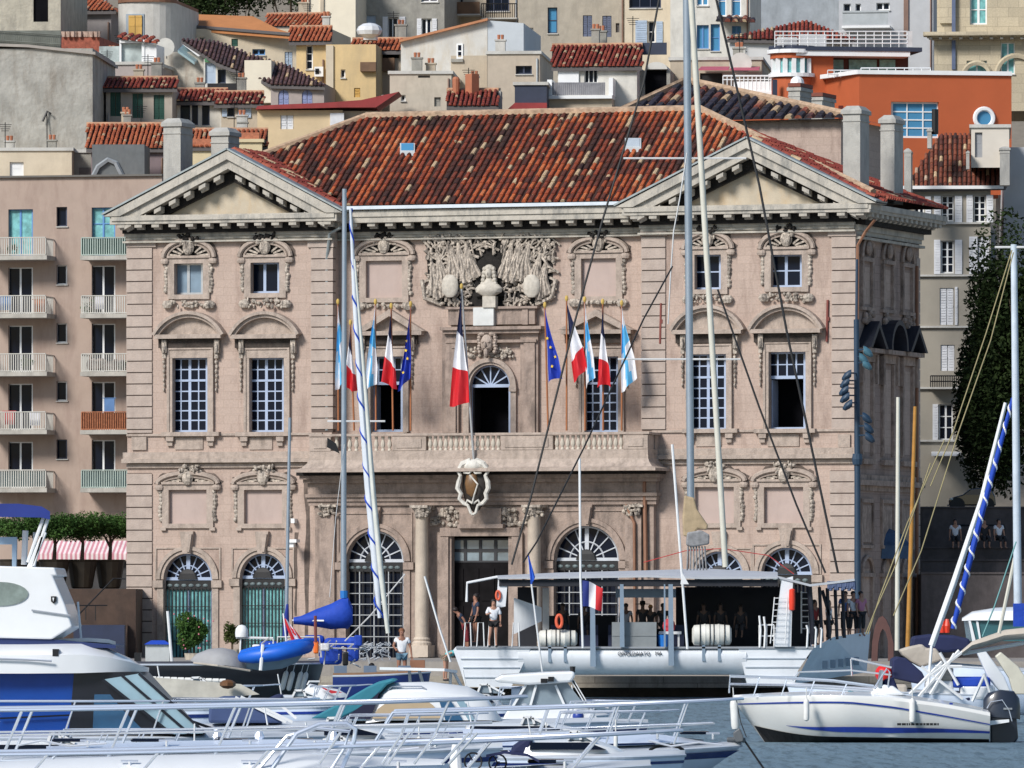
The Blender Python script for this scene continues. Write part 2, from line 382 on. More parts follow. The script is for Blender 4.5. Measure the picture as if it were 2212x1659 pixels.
m = MB()   # blackness of the rooms
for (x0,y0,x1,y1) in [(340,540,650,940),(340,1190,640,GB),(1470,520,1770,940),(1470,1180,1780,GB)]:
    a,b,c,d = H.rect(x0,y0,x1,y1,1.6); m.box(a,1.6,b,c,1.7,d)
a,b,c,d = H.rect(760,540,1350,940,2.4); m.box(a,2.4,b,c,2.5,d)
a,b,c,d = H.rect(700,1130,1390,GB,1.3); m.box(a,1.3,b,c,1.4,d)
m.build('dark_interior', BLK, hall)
# blank panels
for (x0,y0,x1,y1,v) in [(790,563,868,643,VC),(1255,558,1330,640,VC),(364,1058,446,1131,0),(527,1058,609,1131,0),(1501,1052,1585,1130,0),(1650,1052,1735,1130,0)]:
    m = MB(); H.box(m, x0-1, y0-1, x1+1, y1+1, v+.10, v+.3); m.build('blank_panel', PLAST, hall)
# windows
for (x0,y0,x1,y1,nx,ny,fm,pm,tr,lb) in [
    (376,569,438,636,2,1,GRAYM,CURT,None,'upper window with drawn grey blue blind'),
    (541,567,603,633,2,1,BLUEW,NAVYG,None,'upper window standing ajar'),
    (1500,550,1557,625,2,2,BLUEW,NAVYG,None,'upper window behind the tall mast'),
    (1665,550,1732,620,2,2,BLUEW,NAVYG,None,None),
    (372,773,448,933,4,5,BLUEW,NAVYG,822,None),(538,773,613,933,4,5,BLUEW,NAVYG,822,None),
    (1492,765,1568,928,4,5,BLUEW,NAVYG,815,None),(1262,770,1335,933,4,5,BLUEW,NAVYG,828,None)]:
    window(H, hall, x0,y0,x1,y1,nx,ny,.30 if x0<700 or x0>1380 else VC+.3, fm, pm, trans=tr, label=lb)
def half_open(x0,y0,x1,y1,tr,v,leaf=True):
    """tall window whose lower leaves stand open on a dark room"""
    a,b,c,d = H.rect(x0,y0,x1,y1,v); wt = H.g((x0+x1)/2, tr, v)[1]; m = MB()
    m.box(a,v,b,a+.08,v+.06,d); m.box(c-.08,v,b,c,v+.06,d); m.box(a+.08,v,d-.08,c-.08,v+.06,d); m.box(a+.08,v,b,c-.08,v+.06,b+.09); m.box(a+.08,v-.01,wt-.06,c-.08,v+.07,wt+.06)
    for k in range(1,4): u=a+(c-a)*k/4; m.box(u-.03,v+.005,wt+.06,u+.03,v+.05,d-.08)
    w=(wt+d)/2; m.box(a+.08,v+.01,w-.02,c-.08,v+.045,w+.02)
    o = m.build('window', BLUEW, hall); o['label'] = 'tall window with its lower leaves open'
    g = MB(); g.box(a+.02,v+.045,wt,c-.02,v+.055,d); g.build('pane', NAVYG, o)
    if leaf:
        l = MB(); l.box(a+.1,v+.08,b+.1,a+.14,v+.8,wt-.1); l.build('open_leaf', BLUEW, o)
half_open(1660,760,1740,928,815,.3); half_open(800,770,870,933,828,VC+.3)
# balcony door
a,b,c,d = H.rect(1016,788,1103,935,VC+.2); v = VC+.2; m = MB(); r=(c-a)/2; um=(a+c)/2; h=d-r
m.box(a,v,b,a+.08,v+.07,h); m.box(c-.08,v,b,c,v+.07,h); m.box(a,v-.01,h-.05,c,v+.08,h+.07)
for k in range(1,6): an=PI*k/6; m.bar((um,v+.03,h),(um+r*math.cos(an),v+.03,h+r*math.sin(an)),.05,.04)
m.tube([(um+(r-.03)*math.cos(PI*k/16), v+.03, h+(r-.03)*math.sin(PI*k/16)) for k in range(17)], .045, 4)
bd = m.build('balcony_door', BLUEW, hall)
g = MB(); g.prism([(um+(r-.02)*math.cos(PI*k/16), v+.045, h+(r-.02)*math.sin(PI*k/16)) for k in range(17)], (0,.02,0)); g.build('fanlight', NAVYG, bd)
l = MB(); l.box(a+.1,v+.1,b,a+.14,v+.8,h-.1); l.build('open_leaf', IRON, bd)
# arched ground floor windows
for (x0,y0,x1,tr,v,pm) in [(354,1195,459,1254,.28,TEALG),(519,1195,618,1254,.28,TEALG),(1503,1190,1606,1246,.28,NAVYG),(1645,1182,1755,1240,.28,NAVYG),(748,1146,873,1209,0,NAVYG),(1197,1135,1338,1198,0,NAVYG)]:
    a,b,c,d = H.rect(x0,y0,x1,GB,v); r=(c-a)/2; um=(a+c)/2; h=d-r; m=MB()
    m.box(a,v,b,a+.08,v+.06,h); m.box(c-.08,v,b,c,v+.06,h); m.box(a,v-.02,h-.04,c,v+.08,h+.08)
    if v > .1: m.box(um-.05,v,b,um+.05,v+.06,h-.35)
    for rad in (r-.03, r*.52): m.tube([(um+rad*math.cos(PI*k/20), v+.03, h+rad*math.sin(PI*k/20)) for k in range(21)], .03 if rad<r*.6 else .06, 4)
    for k in range(1,8):
        an=PI*k/8; m.bar((um+.3*r*math.cos(an),v+.03,h+.3*r*math.sin(an)),(um+r*math.cos(an),v+.03,h+r*math.sin(an)),.16 if k==4 else .045,.04)
    o = m.build('arched_window', BLUEW if v>.1 else M('pale grey frame',(.5,.53,.58),.5), hall)
    if pm is TEALG: o['label'] = 'arched window with teal curtain behind iron bars'
    g=MB(); g.box(a+.02,v+.05,b,c-.02,v+.06,h-.3); g.build('pane', pm, o)
    g=MB(); g.prism([(um+(r-.02)*math.cos(PI*k/16), v+.05, h+(r-.02)*math.sin(PI*k/16)) for k in range(17)], (0,.01,0)); g.build('fanlight', NAVYG, o)
    g=MB(); g.box(a,v-.06,h-.40,c,v-.02,h-.06)   # carved band of the grille
    g.lathe((um,v-.05,h),[(.02,0),(.42,0),(.34,.22),(.2,.36),(.02,.4)],12,1,.15)
    n = 12 if v>.1 else 7
    for k in range(n+1): u=a+.1+(c-a-.2)*k/n; g.box(u-.02,v-.10,b,u+.02,v-.07,h-.35)
    g2 = g if v>.1 else MB()
    for k in range(1,8 if v<.1 else 4): w=b+(h-.4-b)*k/(8 if v<.1 else 4); g2.box(a+.05,v-.13,w-.015,c-.05,v-.10,w+.015)
    if v<.1:
        for k in range(1,4): u=a+(c-a)*k/4; g2.box(u-.02,v-.13,b,u+.02,v-.10,h-.4)
        g2.build('white_grille', GRAYM, o)
        for k in range(4): pass
    g.build('grille', IRON, o)
    g=MB(); rnd=random.Random(int(x0))
    for k in range(6 if v>.1 else 8):
        u=a+.12+(c-a-.24)*(k+.5)/(6 if v>.1 else 8); g.ball((u,v-.07,h-.24),.11,.04,.07,6,4)
    g.build('carved_band', M('grey green ironwork',(.12,.16,.17),.6,var=.5,scale=12), o)
# main door
a,b,c,d = H.rect(970,1163,1105,GB,.1); m=MB()
m.box(a,.1,b,c,.2,H.g(1040,1215,.1)[1]); 
for k in range(4): u=a+(c-a)*(k+.08)/4; m.box(u,.06,b+.3,u+(c-a)/4*.84,.099,b+2.0); m.box(u,.06,b+2.2,u+(c-a)/4*.84,.099,H.g(1040,1228,.1)[1])
md = m.build('main_door', M('black varnished wood',(.008,.007,.008),.8,var=.4,spec=.1), hall)
window(H, md, 972,1163,1103,1215,4,2,.08,M('dark frame',(.02,.02,.025),.5),M('grey reflecting pane',(.16,.21,.25),.15,var=.4,scale=.8,spec=.8), name='transom', t=.12)
# quoins
def quoin(x0,x1,y0,y1,v=-.06,step=24.6,back=.3,side=False):
    m=MB(); y=y0; k=0
    while y < y1-6:
        e=min(y+step, y1); a,b,c,d=H.rect(x0,y+1.5,x1,e-1.0,v); m.box(a,v,b,c,back,d); y=e
    o=m.build('quoin', QUOIN, hall); m=MB(); a,b,c,d=H.rect(x0,y0,x1,y1,v); m.box(a+.02,v+.035,b,c-.02,back+.01,d); m.build('quoin_joints', M('dark joint',(.09,.065,.055),.9), o); return o
for x0,x1,y0,y1 in [(273,328,534,936),(671,719,534,933),(1385,1437,510,930),(1796,1848,510,930),(273,328,1022,GB-32),(1792,1848,1016,GB-32)]: quoin(x0,x1,y0,y1)
for x0,x1,y0,y1,v in [(272,336,517,534,-.1),(664,720,517,534,-.1),(1383,1440,496,510,-.1),(1788,1849,496,510,-.1),(268,334,1388,GB+2,-.14),(1786,1852,1390,GB+2,-.14)]: m=MB(); H.box(m,x0,y0,x1,y1,v,.3); m.build('quoin_block', QUOIN, hall)
# string course and sill bands
for x0,x1,dy in [(265,700,0),(1400,1850,-8)]:
    m=MB()
    H.box(m,x0,976+dy,x1,990+dy,-.16,.2); H.box(m,x0-3,990+dy,x1+2,999+dy,-.30,.2); H.box(m,x0+8,1001+dy,x1-5,1010+dy,-.10,.2)
    H.box(m,x0+8,936+dy,x1-5,941+dy,-.08,.2); m.build('string_course', STONE2, hall)
for (x0,x1,y,v) in [(340,480,933,0),(500,630,933,0),(1465,1600,926,0),(1620,1768,926,0)]:
    m=MB(); H.box(m,x0+8,y,x1-8,y+9,-.24,.1)
    for xb in (x0+18,x1-34):
        H.box(m,xb,y+9,xb+16,y+20,-.2,.1); H.box(m,xb+2,y+20,xb+14,y+30,-.12,.1)
    H.box(m,x0+38,y+12,x1-42,y+38,-.05,.1); m.build('window_sill', STONE2, hall)
for q in ((284,944,316,972),(1810,938,1836,966)): m=MB(); H.box(m,*q,-.09,-.04); m.build('square_panel', STONE2, hall)
# pedimented surrounds of the tall windows
def tall_surround(x0,y0,x1,y1,px0,px1,pt,pb,v=0,tri=False):
    m=MB(); fw=9
    H.box(m,x0-fw,y0-8,x0,y1+2,v-.10,v+.2); H.box(m,x1,y0-8,x1+fw,y1+2,v-.10,v+.2); H.box(m,x0-fw,y0-8-fw,x1+fw,y0,v-.11,v+.1)
    H.box(m,x0-fw-3,y0-10-fw,x0-fw+2,y1,v-.14,v); H.box(m,x1+fw-2,y0-10-fw,x1+fw+3,y1,v-.14,v); H.box(m,x0-fw-3,y0-13-fw,x1+fw+3,y0-9-fw,v-.15,v)
    gm=MB(); H.box(gm,px0+15,pb+10,px1-15,pb+29,v-.16,v)               # frieze: grime plus the shelf's shadow, painted dark
    H.box(m,px0+6,pb,px1-6,pb+9,v-.42,v)                     # cornice shelf
    um=(px0+px1)/2
    if not tri:
        a=H.p(px0,pb,v-.45); b=H.p(px1,pb,v-.45); t=H.p(um,pt,v-.45); hw=(b[0]-a[0])/2; hh=t[2]-a[2]; Rr=(hw*hw+hh*hh)/(2*hh); cz=t[2]-Rr; cu=(a[0]+b[0])/2; an=math.asin(min(1,hw/Rr))
        def arc(r,vv,n=16): return [(cu+r*math.sin(-an+2*an*k/n),vv,cz+r*math.cos(-an+2*an*k/n)) for k in range(n+1)]
        for r0,r1,va in ((Rr,Rr-.12,v-.45),(Rr-.12,Rr-.24,v-.33)):
            A=arc(r0,va); B=arc(r1,va); A2=arc(r0,v); B2=arc(r1,v)
            m.loft([[A[k],B[k],B2[k],A2[k]] for k in range(len(A))])
        T=arc(Rr-.24,v-.06); m.prism(T,(0,.06,0))
    else:
        a=H.p(px0,pb,v-.42); b=H.p(px1,pb,v-.42); t=H.p(um,pt,v-.42)
        m.prism([a,t,(t[0],t[1],t[2]-.26),(a[0]+.45,a[1],a[2])],(0,.42,0)); m.prism([b,(b[0]-.45,b[1],b[2]),(t[0],t[1],t[2]-.26),t],(0,.42,0))
        m.prism([(a[0]+.4,v-.05,a[2]),(t[0],v-.05,t[2]-.24),(b[0]-.4,v-.05,b[2])],(0,.05,0))
    o=m.build('window_surround', STONE2, hall)
    k=MB()
    for xc in (x0-fw-14, x1+fw+5):
        if xc>x0: k.build('console', CARVE, o); k=MB()
        H.box(k,xc,pb+12,xc+10,pb+40,v-.26,v); H.box(k,xc+1,pb+40,xc+9,pb+52,v-.18,v)
        p=H.p(xc+5,pb+30,v-.27) if 0 else H.p(xc+5,pb+30,v-.27); k.ball(p,.07,.08,.22)
        for q in range(7):
            p=H.p(xc+5+(q%2),pb+60+q*10,v-.06); k.ball(p,.075-.005*q,.08,.085,6,4)
    gm.build('frieze', GRIME_SHADE, o)
    k.build('console', CARVE, o)
for a_ in [(372,773,448,933,327,482,672,722),(538,773,613,933,492,645,672,722),(1492,765,1568,928,1444,1606,658,712),(1660,760,1740,928,1613,1777,656,710)]: tall_surround(*a_)
tall_surround(800,770,870,933,765,916,668,715,VC,True); tall_surround(1262,770,1335,933,1205,1368,668,712,VC,True)
# carved surrounds of the small windows and blank panels
def carved(x0,y0,x1,y1,top,bot,v=0,seed=1,crown=True,low=False):
    m=MB(); xm=(x0+x1)/2
    H.box(m,x0-14,y0-12,x0,y1+10,v-.10,v+.15); H.box(m,x1,y0-12,x1+14,y1+10,v-.10,v+.15); H.box(m,x0,y0-12,x1,y0,v-.10,v+.15); H.box(m,x0,y1,x1,y1+10,v-.10,v+.15)
    H.box(m,x0-16,y0-17,x1+16,y0-12,v-.17,v+.1)
    if low:
        H.box(m,x0-18,y1+8,x0-6,y1+15,v-.12,v); H.box(m,x1+6,y1+8,x1+18,y1+15,v-.12,v)
    # hooded arch with rolled ends
    c=H.p(xm,y0-13,v-.14); e=H.p(x1+24,y0-16,v-.14); t=H.p(xm,top+(8 if low else 5),v-.14); ru=e[0]-c[0]; rw=t[2]-c[2]
    m.tube([(c[0]+ru*math.cos(PI*k/14),v-.14,c[2]+rw*math.sin(PI*k/14)) for k in range(15)],.10,6)
    m.tube([(c[0]+(ru-.17)*math.cos(PI*k/14),v-.10,c[2]+(rw-.15)*math.sin(PI*k/14)) for k in range(15)],.045,5)
    for s in (-1,1): m.lathe((c[0]+s*(ru-.06),v-.1,c[2]-.14),[(.02,-.13),(.16,-.09),(.19,0),(.16,.09),(.02,.13)],10,1,.7)
    o=m.build('carved_frame', STONE2, hall)
    k=MB(); rs=random.Random(seed+40); k.prism([(c[0]+(ru+.10+rs.uniform(-.05,.12))*math.cos(PI*q/22),v-.012,c[2]+(rw+.12+rs.uniform(-.05,.14))*math.sin(PI*q/22)) for q in range(23)],(0,.012,0)); k.build('soot_stain', M('soot stain on stone',(.13,.10,.085),.95,var=.4,scale=3,dark=(.06,.05,.045),dscale=1.5,damt=.9), o)
    k=MB(); k.prism([(c[0]+(ru-.1)*math.cos(PI*q/14),v-.03,c[2]+(rw-.08)*math.sin(PI*q/14)) for q in range(15)],(0,.03,0)); k.build('hood_recess', SOOT_SHADE if not low else GRIME_SHADE, o)
    k=MB()
    for q in range(9): # gadroons in the hood
        an=PI*(q+.5)/9
        if 3<=q<=5: continue
        k.bar((c[0]+ru*.35*math.cos(an),v-.04,c[2]+.03+rw*.3*math.sin(an)),(c[0]+ru*.78*math.cos(an),v-.05,c[2]+.03+rw*.74*math.sin(an)),.07,.08)
    k.ball((c[0],v-.16,c[2]+rw*.55),.24,.16,.30,8,6); blobs(k,H,xm-16,top+2,xm+16,top+16,v-.08,12,.09,seed,.16)
    blobs(k,H,xm-30,top+4,xm+30,top+14,v-.04,12,.08,seed+5,.1)
    k.build('hood_carving', CARVE, o)
    for s in (x0-17,x1+17): 
        k=MB()
        for q in range(8): k.ball(H.p(s+random.Random(seed+q).uniform(-2,2),y0+4+q*(y1-y0-4)/8,v-.05),  .10,.08,.10,6,4)
        k.build('garland', CARVE, o)
    k=MB()
    if not low:
        blobs(k,H,x0-14,y1+14,x1+14,bot-4,v-.04,34,.085,seed+9,.14)
        for s in (-1,1):
            p=H.p(xm+s*((x1-x0)/2+14),(y1+12+bot)/2,v-.12)
            k.lathe((p[0],p[1],p[2]),[(.02,-.16),(.17,-.14),(.24,0),(.17,.14),(.02,.16)],10,1,.6)
        k.build('scroll_carving', CARVE, o)
    if crown:
        k=MB(); blobs(k,H,xm-22,top-8,xm+22,top+4,v-.08,20,.085,seed+3,.22); k.build('crown_carving', SOOT_SHADE if not low else CARVE, o)
sd=1
for a_ in [(376,569,438,636,513,668),(541,567,603,633,512,668),(1500,550,1557,625,497,656),(1665,550,1732,620,494,654)]: carved(*a_,seed=sd); sd+=11
for a_ in [(790,563,868,643,512,668),(1255,558,1330,640,508,656)]: carved(*a_,v=VC,seed=sd); sd+=11
for a_ in [(364,1058,446,1131,1014,1148),(527,1058,609,1131,1014,1148),(1501,1052,1585,1130,1006,1148),(1650,1052,1735,1130,1006,1148)]: carved(*a_,seed=sd,low=True); sd+=11
# archivolts with keystones of the ground floor arches
def archivolt(x0,y0,x1,v,keyt,spr,mt):
    m=MB(); a,b,c,d=H.rect(x0,y0,x1,GB,v); r=(c-a)/2; um=(a+c)/2; h=d-r
    for ro,ri,vv in ((r+.28,r+.13,v-.12),(r+.13,r,v-.06)):
        A=[[(um+q*math.cos(PI*k/18),w,h+q*math.sin(PI*k/18)) for q,w in ((ro,vv),(ri,vv),(ri,v+.05),(ro,v+.05))] for k in range(19)]
        m.loft(A)
    for s0,s1 in ((a-.42,a),(c,c+.42)): m.box(s0,v-.14,h-.32,s1,v+.05,h-.04); m.box(s0+.16 if s0<a else s0,v-.07,b,s1 if s0<a else s1-.16,v+.02,h-.32)
    k0=H.p((x0+x1)/2,keyt,v); w=.20
    m.prism([(um-w*.8,v-.2,d-.02),(um+w*.8,v-.2,d-.02),(um+w*1.4,v-.2,k0[2]),(um-w*1.4,v-.2,k0[2])],(0,.25,0))
    m.prism([(um+w*.15,v-.26,d+.05),(um+w*.7,v-.26,d+.05),(um+w*1.2,v-.26,k0[2]-.1),(um+w*.3,v-.26,k0[2]-.1)],(0,.08,0))
    # panel moulding over the arch
    for q in ((a-.35,c+.35,k0[2]-.62 if v==0 else k0[2]-.2),):
        m.box(q[0],v-.05,q[2]-.05,um-w*1.5,v+.02,q[2]); m.box(um+w*1.5,v-.05,q[2]-.05,q[1],v+.02,q[2]); m.box(q[0],v-.05,h-.02,q[0]+.06,v+.02,q[2]-.05); m.box(q[1]-.06,v-.05,h-.02,q[1],v+.02,q[2]-.05)
    m.build('archivolt', mt, hall)
for a_ in [(354,1195,459,0,1148,0,STONE2),(519,1195,618,0,1148,0,STONE2),(1503,1190,1606,0,1148,0,STONE2),(1645,1182,1755,0,1140,0,STONE2),(748,1146,873,-.35,1096,0,PORTICO),(1197,1135,1338,-.35,1090,0,PORTICO)]: archivolt(*a_)
# centre doorway on the first floor
m=MB(); v=VC
H.box(m,955,715,990,935,v-.18,v+.1); H.box(m,1124,715,1162,935,v-.18,v+.1); H.box(m,962,740,984,935,v-.26,v-.18); H.box(m,1131,740,1155,935,v-.26,v-.18)
H.box(m,950,705,1168,712,v-.5,v); H.box(m,956,712,1164,720,v-.38,v); H.box(m,962,734,1158,740,v-.3,v); H.box(m,975,742,988,752,v-.3,v)
H.box(m,962,662,1160,667,v-.4,v); H.box(m,968,667,1155,701,v-.28,v); H.box(m,990,667,1000,701,v-.34,v); H.box(m,1128,667,1140,701,v-.34,v)
m.build('door_surround', PORTICO, hall)
m=MB(); a,b,c,d=H.rect(1016,788,1103,935,v); r=(c-a)/2; um=(a+c)/2; h=d-r
for ro,ri,vv in ((r+.26,r+.1,v-.16),(r+.1,r,v-.08)):
    m.loft([[(um+q*math.cos(PI*k/18),w,h+q*math.sin(PI*k/18)) for q,w in ((ro,vv),(ri,vv),(ri,v+.05),(ro,v+.05))] for k in range(19)])
for s0,s1 in ((a-.28,a),(c,c+.28)): m.box(s0,v-.2,h-.22,s1,v+.05,h); m.box(s0+.03,v-.12,b,s1-.03,v+.05,h-.22)
m.build('door_arch', STONE2, hall)
m=MB(); blobs(m,H,1010,752,1110,772,v-.04,46,.09,77,.1)
m.build('spandrel_carving', CARVE, hall)
m=MB() # lion-haired mask over the arch
p=H.p(1052,742,v-.3); m.ball(p,.26,.2,.36,10,8); m.ball((p[0],p[1]-.2,p[2]-.05),.05,.1,.12); m.ball((p[0],p[1]-.12,p[2]-.34),.1,.12,.2)
for s in (-1,1):
    m.ball((p[0]+s*.11,p[1]-.16,p[2]+.06),.07,.06,.05); m.ball((p[0]+s*.07,p[1]-.17,p[2]-.18),.08,.06,.03)
    for q in range(7): m.ball((p[0]+s*(.3+.02*(q%3)),p[1]+.03,p[2]+.34-q*.11),.1,.12,.08,6,4)
    m.ball((p[0]+s*.2,p[1],p[2]+.38),.14,.12,.1)
m.build('stone_mask', STONE2, hall)
m=MB(); H.box(m,1022,664,1066,703,VC-.48,VC-.2); m.build('pale_plinth', M('pale marble',(.6,.61,.6),.5), hall)
# trophy relief with the bust
rel=MB(); rnd=random.Random(5); v=VC
RX0,RX1,RY0,RY1=917,1199,508,664
def inshape(x,y):
    t=(x-1058)/141; return abs(t)<=1 and y<RY1-max(0,abs(t)-.75)*90
for k in range(620):
    x=rnd.uniform(RX0,RX1); y=rnd.uniform(RY0,RY1)
    if not inshape(x,y) or (abs(x-1056)<34 and 545<y<664): continue
    p=H.p(x,y,v-rnd.random()*.14); a=rnd.uniform(0,PI); L=rnd.uniform(.08,.3)
    if rnd.random()<.4: rel.ball(p,rnd.uniform(.05,.13),.11,rnd.uniform(.05,.13),6,4)
    else: rel.tube([(p[0]-L*math.cos(a),p[1],p[2]-L*math.sin(a)),(p[0],p[1]-.06,p[2]+.04),(p[0]+L*math.cos(a),p[1],p[2]+L*math.sin(a))],rnd.uniform(.03,.06),5)
for s in (-1,1):          # fanned banners
    for j,(dx,top,bw,bx) in enumerate([(88,520,30,70),(68,524,26,52),(112,545,22,96),(50,522,18,40),(125,560,16,110)]):
        t=H.p(1056+s*dx,top,v-.14); b=H.p(1056+s*bx,top+88,v-.22)
        for q in range(7):
            f=(q-3)/3; rel.tube([t,((t[0]+b[0])/2+f*.16-s*.05,v-.22-.05*(q%2),(t[2]+b[2])/2),(b[0]+f*.42,v-.2-.07*(q%2),b[2]+abs(f)*.25)],[.03,.07,.085],5)
    for q in range(7): 
        x=1056+s*(40+q*15); p=H.p(x,RY0+2+abs(q-3)*3,v-.15); b=H.p(1056+s*(26+q*9),RY0+70,v-.12); rel.tube([p,b],.035,5); rel.ball(p,.07,.06,.13)
for s in (-1,1):
    p=H.p(1056+s*86,655,v-.1); rel.tube([(p[0]+s*1.1,p[1],p[2]+.9),(p[0]+s*.95,p[1]-.1,p[2]+.2),(p[0]+s*.3,p[1],p[2]-.05)],.09,6)
ro=rel.build('trophy_relief', CARVE, hall, smooth=True)
k=MB(); k.prism([H.p(x,y,v-.03) for x,y in ((920,509),(1196,509),(1192,640),(1170,660),(1120,663),(990,663),(940,660),(926,640))][::-1],(0,.03,0)); k.build('relief_ground', SOOT_SHADE, ro)
for s,x in ((-1,972),(1,1148)):
    k=MB(); p=H.p(x,618,v-.36); k.lathe(p,[(.02,-.45),(.16,-.42),(.3,-.27),(.34,0),(.3,.27),(.16,.42),(.02,.45)],14,1,.35); k.build('oval_shield', M('pale carved stone',(.5,.46,.40),.8,var=.2,scale=6), ro, smooth=True)
k=MB(); a,b,c,d=H.rect(1026,552,1088,640,v-.17); um=(a+c)/2; r=(c-a)/2
k.prism([(a,v-.17,b),(c,v-.17,b)]+[(um+r*math.cos(PI*q/14),v-.17,d-r+r*math.sin(PI*q/14)) for q in range(15)],(0,.06,0)); k.build('niche', SOOT_SHADE, ro)
k=MB(); p=H.p(1056,590,v-.42)   # bust: head, wig, shoulders
k.ball(p,.15,.17,.22,10,8); k.ball((p[0],p[1]-.16,p[2]-.02),.03,.05,.06); k.lathe((p[0],p[1],p[2]-.95),[(.12,-.02),(.2,.05),(.52,.22),(.56,.36),(.42,.5),(.2,.62),(.11,.75),(.1,.85)],14,1,.5)
for s in (-1,1):
    for q in range(6): k.ball((p[0]+s*(.17+.02*q),p[1]+.03,p[2]+.16-q*.14),.10,.12,.1,7,5)
k.ball((p[0],p[1]+.05,p[2]+.2),.2,.18,.14)
H.box(k,1042,640,1070,664,v-.55,v-.25)
k.build('bust', M('pale carved stone',(.5,.46,.40),.8), ro, smooth=True)
# pediments, cornices
def run_cornice(mb, pts, prof, d0):
    """sweeps a profile of (out, up) along a path of (u,v,w)"""
    rings=[]
    for i,p in enumerate(pts):
        rings.append([(p[0]+d0[i][0]*o, p[1]+d0[i][1]*o, p[2]+w) for o,w in prof])
    mb.loft(rings)
def modillions(mb, A, B, n, w, dep, h, nrm=(0,-1), skip=0):
    A,B=Vector(A),Vector(B); nn=Vector((nrm[0],nrm[1],0)); t=(B-A).normalized(); H3=Vector((0,0,h)); first=None
    for k in range(n):
        c=A.lerp(B,(k+.5)/n)
        if first is None:
            q=MB(); a=-t*(w/2); b=t*(w/2)
            pr=[(0,0),(dep,0),(dep,-h*.95),(dep*.45,-h*1.0),(dep*.3,-h*1.5),(0,-h*1.5)]
            q.prism([a+nn*o+Vector((0,0,z)) for o,z in pr], b-a); first=q.build('modillion', CORN, mb)
        else: first=first.copy(); COL.objects.link(first)
        first.location=c
OUT=.98
def pediment(xl,xr,wl,wr,xa,base,apex,tyl,tyr,tya):
    """xl,xr: cornice ends; wl,wr: wall ends; base: row of the cornice top"""
    v0=-OUT; A=H.p(xl,base,v0); B=H.p(xr,base,v0); z=A[2]*.5+B[2]*.5
    T=H.p(xa,apex,v0); a=H.g(wl,base,0)[0]; b=H.g(wr,base,0)[0]
    h=.33
    m=MB(); m.box(A[0]+.25,v0+.1,z-h,B[0]-.25,0.5,z); m.box(A[0]+.33,v0+.04,z-h*.62,B[0]-.33,v0+.1,z-.04)
    m.box(a-.06,-.2,z-h-.46,b+.06,.3,z-h-.34); m.box(a-.03,-.12,z-h-.58,b+.03,.3,z-h-.46); m.box(a-.1,-.26,z-h-.70,b+.1,.3,z-h-.63); m.box(a-.01,-.05,z-h-.63,b+.01,.3,z-h-.58)
    co=m.build('cornice', CORN, hall)
    m=MB(); m.box(a-.05,-.40,z-h-.34,b+.05,.3,z-h-.011); m.build('cornice_soffit', SOOT_SHADE, co)  # soot and the shade between modillions put into its black
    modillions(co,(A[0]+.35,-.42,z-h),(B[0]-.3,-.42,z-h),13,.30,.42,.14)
    # raking mouldings
    m=MB(); 
    for P0,sgn in ((A,1),(B,-1)):
        P0=(P0[0],v0,z-.02); d=Vector((T[0]-P0[0],0,T[2]-P0[2])); 
        for up,dn,vv in ((.0,.30,v0),(.30,.62,v0+.14)):
            s0=up*d.length/abs(d.x); s1=dn*d.length/abs(d.x)
            k=abs(d.x/d.z)
            m.prism([(P0[0]+sgn*k*up*1.0+0,vv,P0[2]),(T[0],vv,T[2]-s0),(T[0],vv,T[2]-s1),(P0[0]+sgn*k*s1,vv,P0[2])],(0,.6+(v0+.5-vv)*0+.9,0))
    rk=m.build('raking_cornice', CORN, hall)
    mm=rk
    for P0,sgn in ((A,1),(B,-1)):
        P0=Vector((P0[0],0,z)); d=Vector((T[0],0,T[2]))-P0; 
        s=P0+d*.13; e=P0+d*.97; off=Vector((0,-.42,-.70*d.length/abs(d.x)))
        modillions(mm, s+off, e+off, 7, .30,.42,.16)
    a2=H.p(tyl,base-2,0.02); b2=H.p(tyr,base-2,0.02); t2=H.p(xa,tya,0.02)
    m=MB(); m.prism([(A[0]+.5,.0,z-.01),(T[0],.0,T[2]-.3),(B[0]-.5,.0,z-.01)],(0,.3,0)); m.build('tympanum', TYMP, hall)
    m=MB()
    for q,sg in ((a2,1),(b2,-1)):
        m.prism([(q[0]-sg*.35,-.16,z),(t2[0],-.16,t2[2]+.14),(t2[0],-.16,t2[2]),(q[0],-.16,z)],(0,.15,0))
    m.build('inner_moulding', CORN, rk)
    m=MB() # underside: soot plus the raking cornice's shade, painted black
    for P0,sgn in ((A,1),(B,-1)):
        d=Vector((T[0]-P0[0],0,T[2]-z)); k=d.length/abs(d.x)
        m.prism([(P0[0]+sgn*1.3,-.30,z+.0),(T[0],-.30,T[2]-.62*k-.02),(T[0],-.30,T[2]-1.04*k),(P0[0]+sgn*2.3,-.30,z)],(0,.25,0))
    m.build('shadow_band', SOOT_SHADE, rk)
    # zinc covered roof behind the pediment
    m=MB()
    for P0 in (A,B):
        P0=(P0[0],v0-.06,z); d=Vector((T[0]-P0[0],0,T[2]-z)); n=Vector((-d.z,0,d.x)).normalized(); n = n if n.z>0 else -n
        q=[Vector(P0)+n*.03,Vector((T[0],v0-.06,T[2]))+n*.03,Vector((T[0],v0-.06,T[2]+.07))+n*.03,Vector(P0)+n*.10]
        m.prism(q,(0,1.5,0))
    m.build('zinc_capping', ZINC, rk)
    return A,B,T,z
PA=pediment(222,738,275,717,490,462,325,318,690,360)
PB_=pediment(1328,1892,1387,1845,1612,442,300,1395,1835,330)
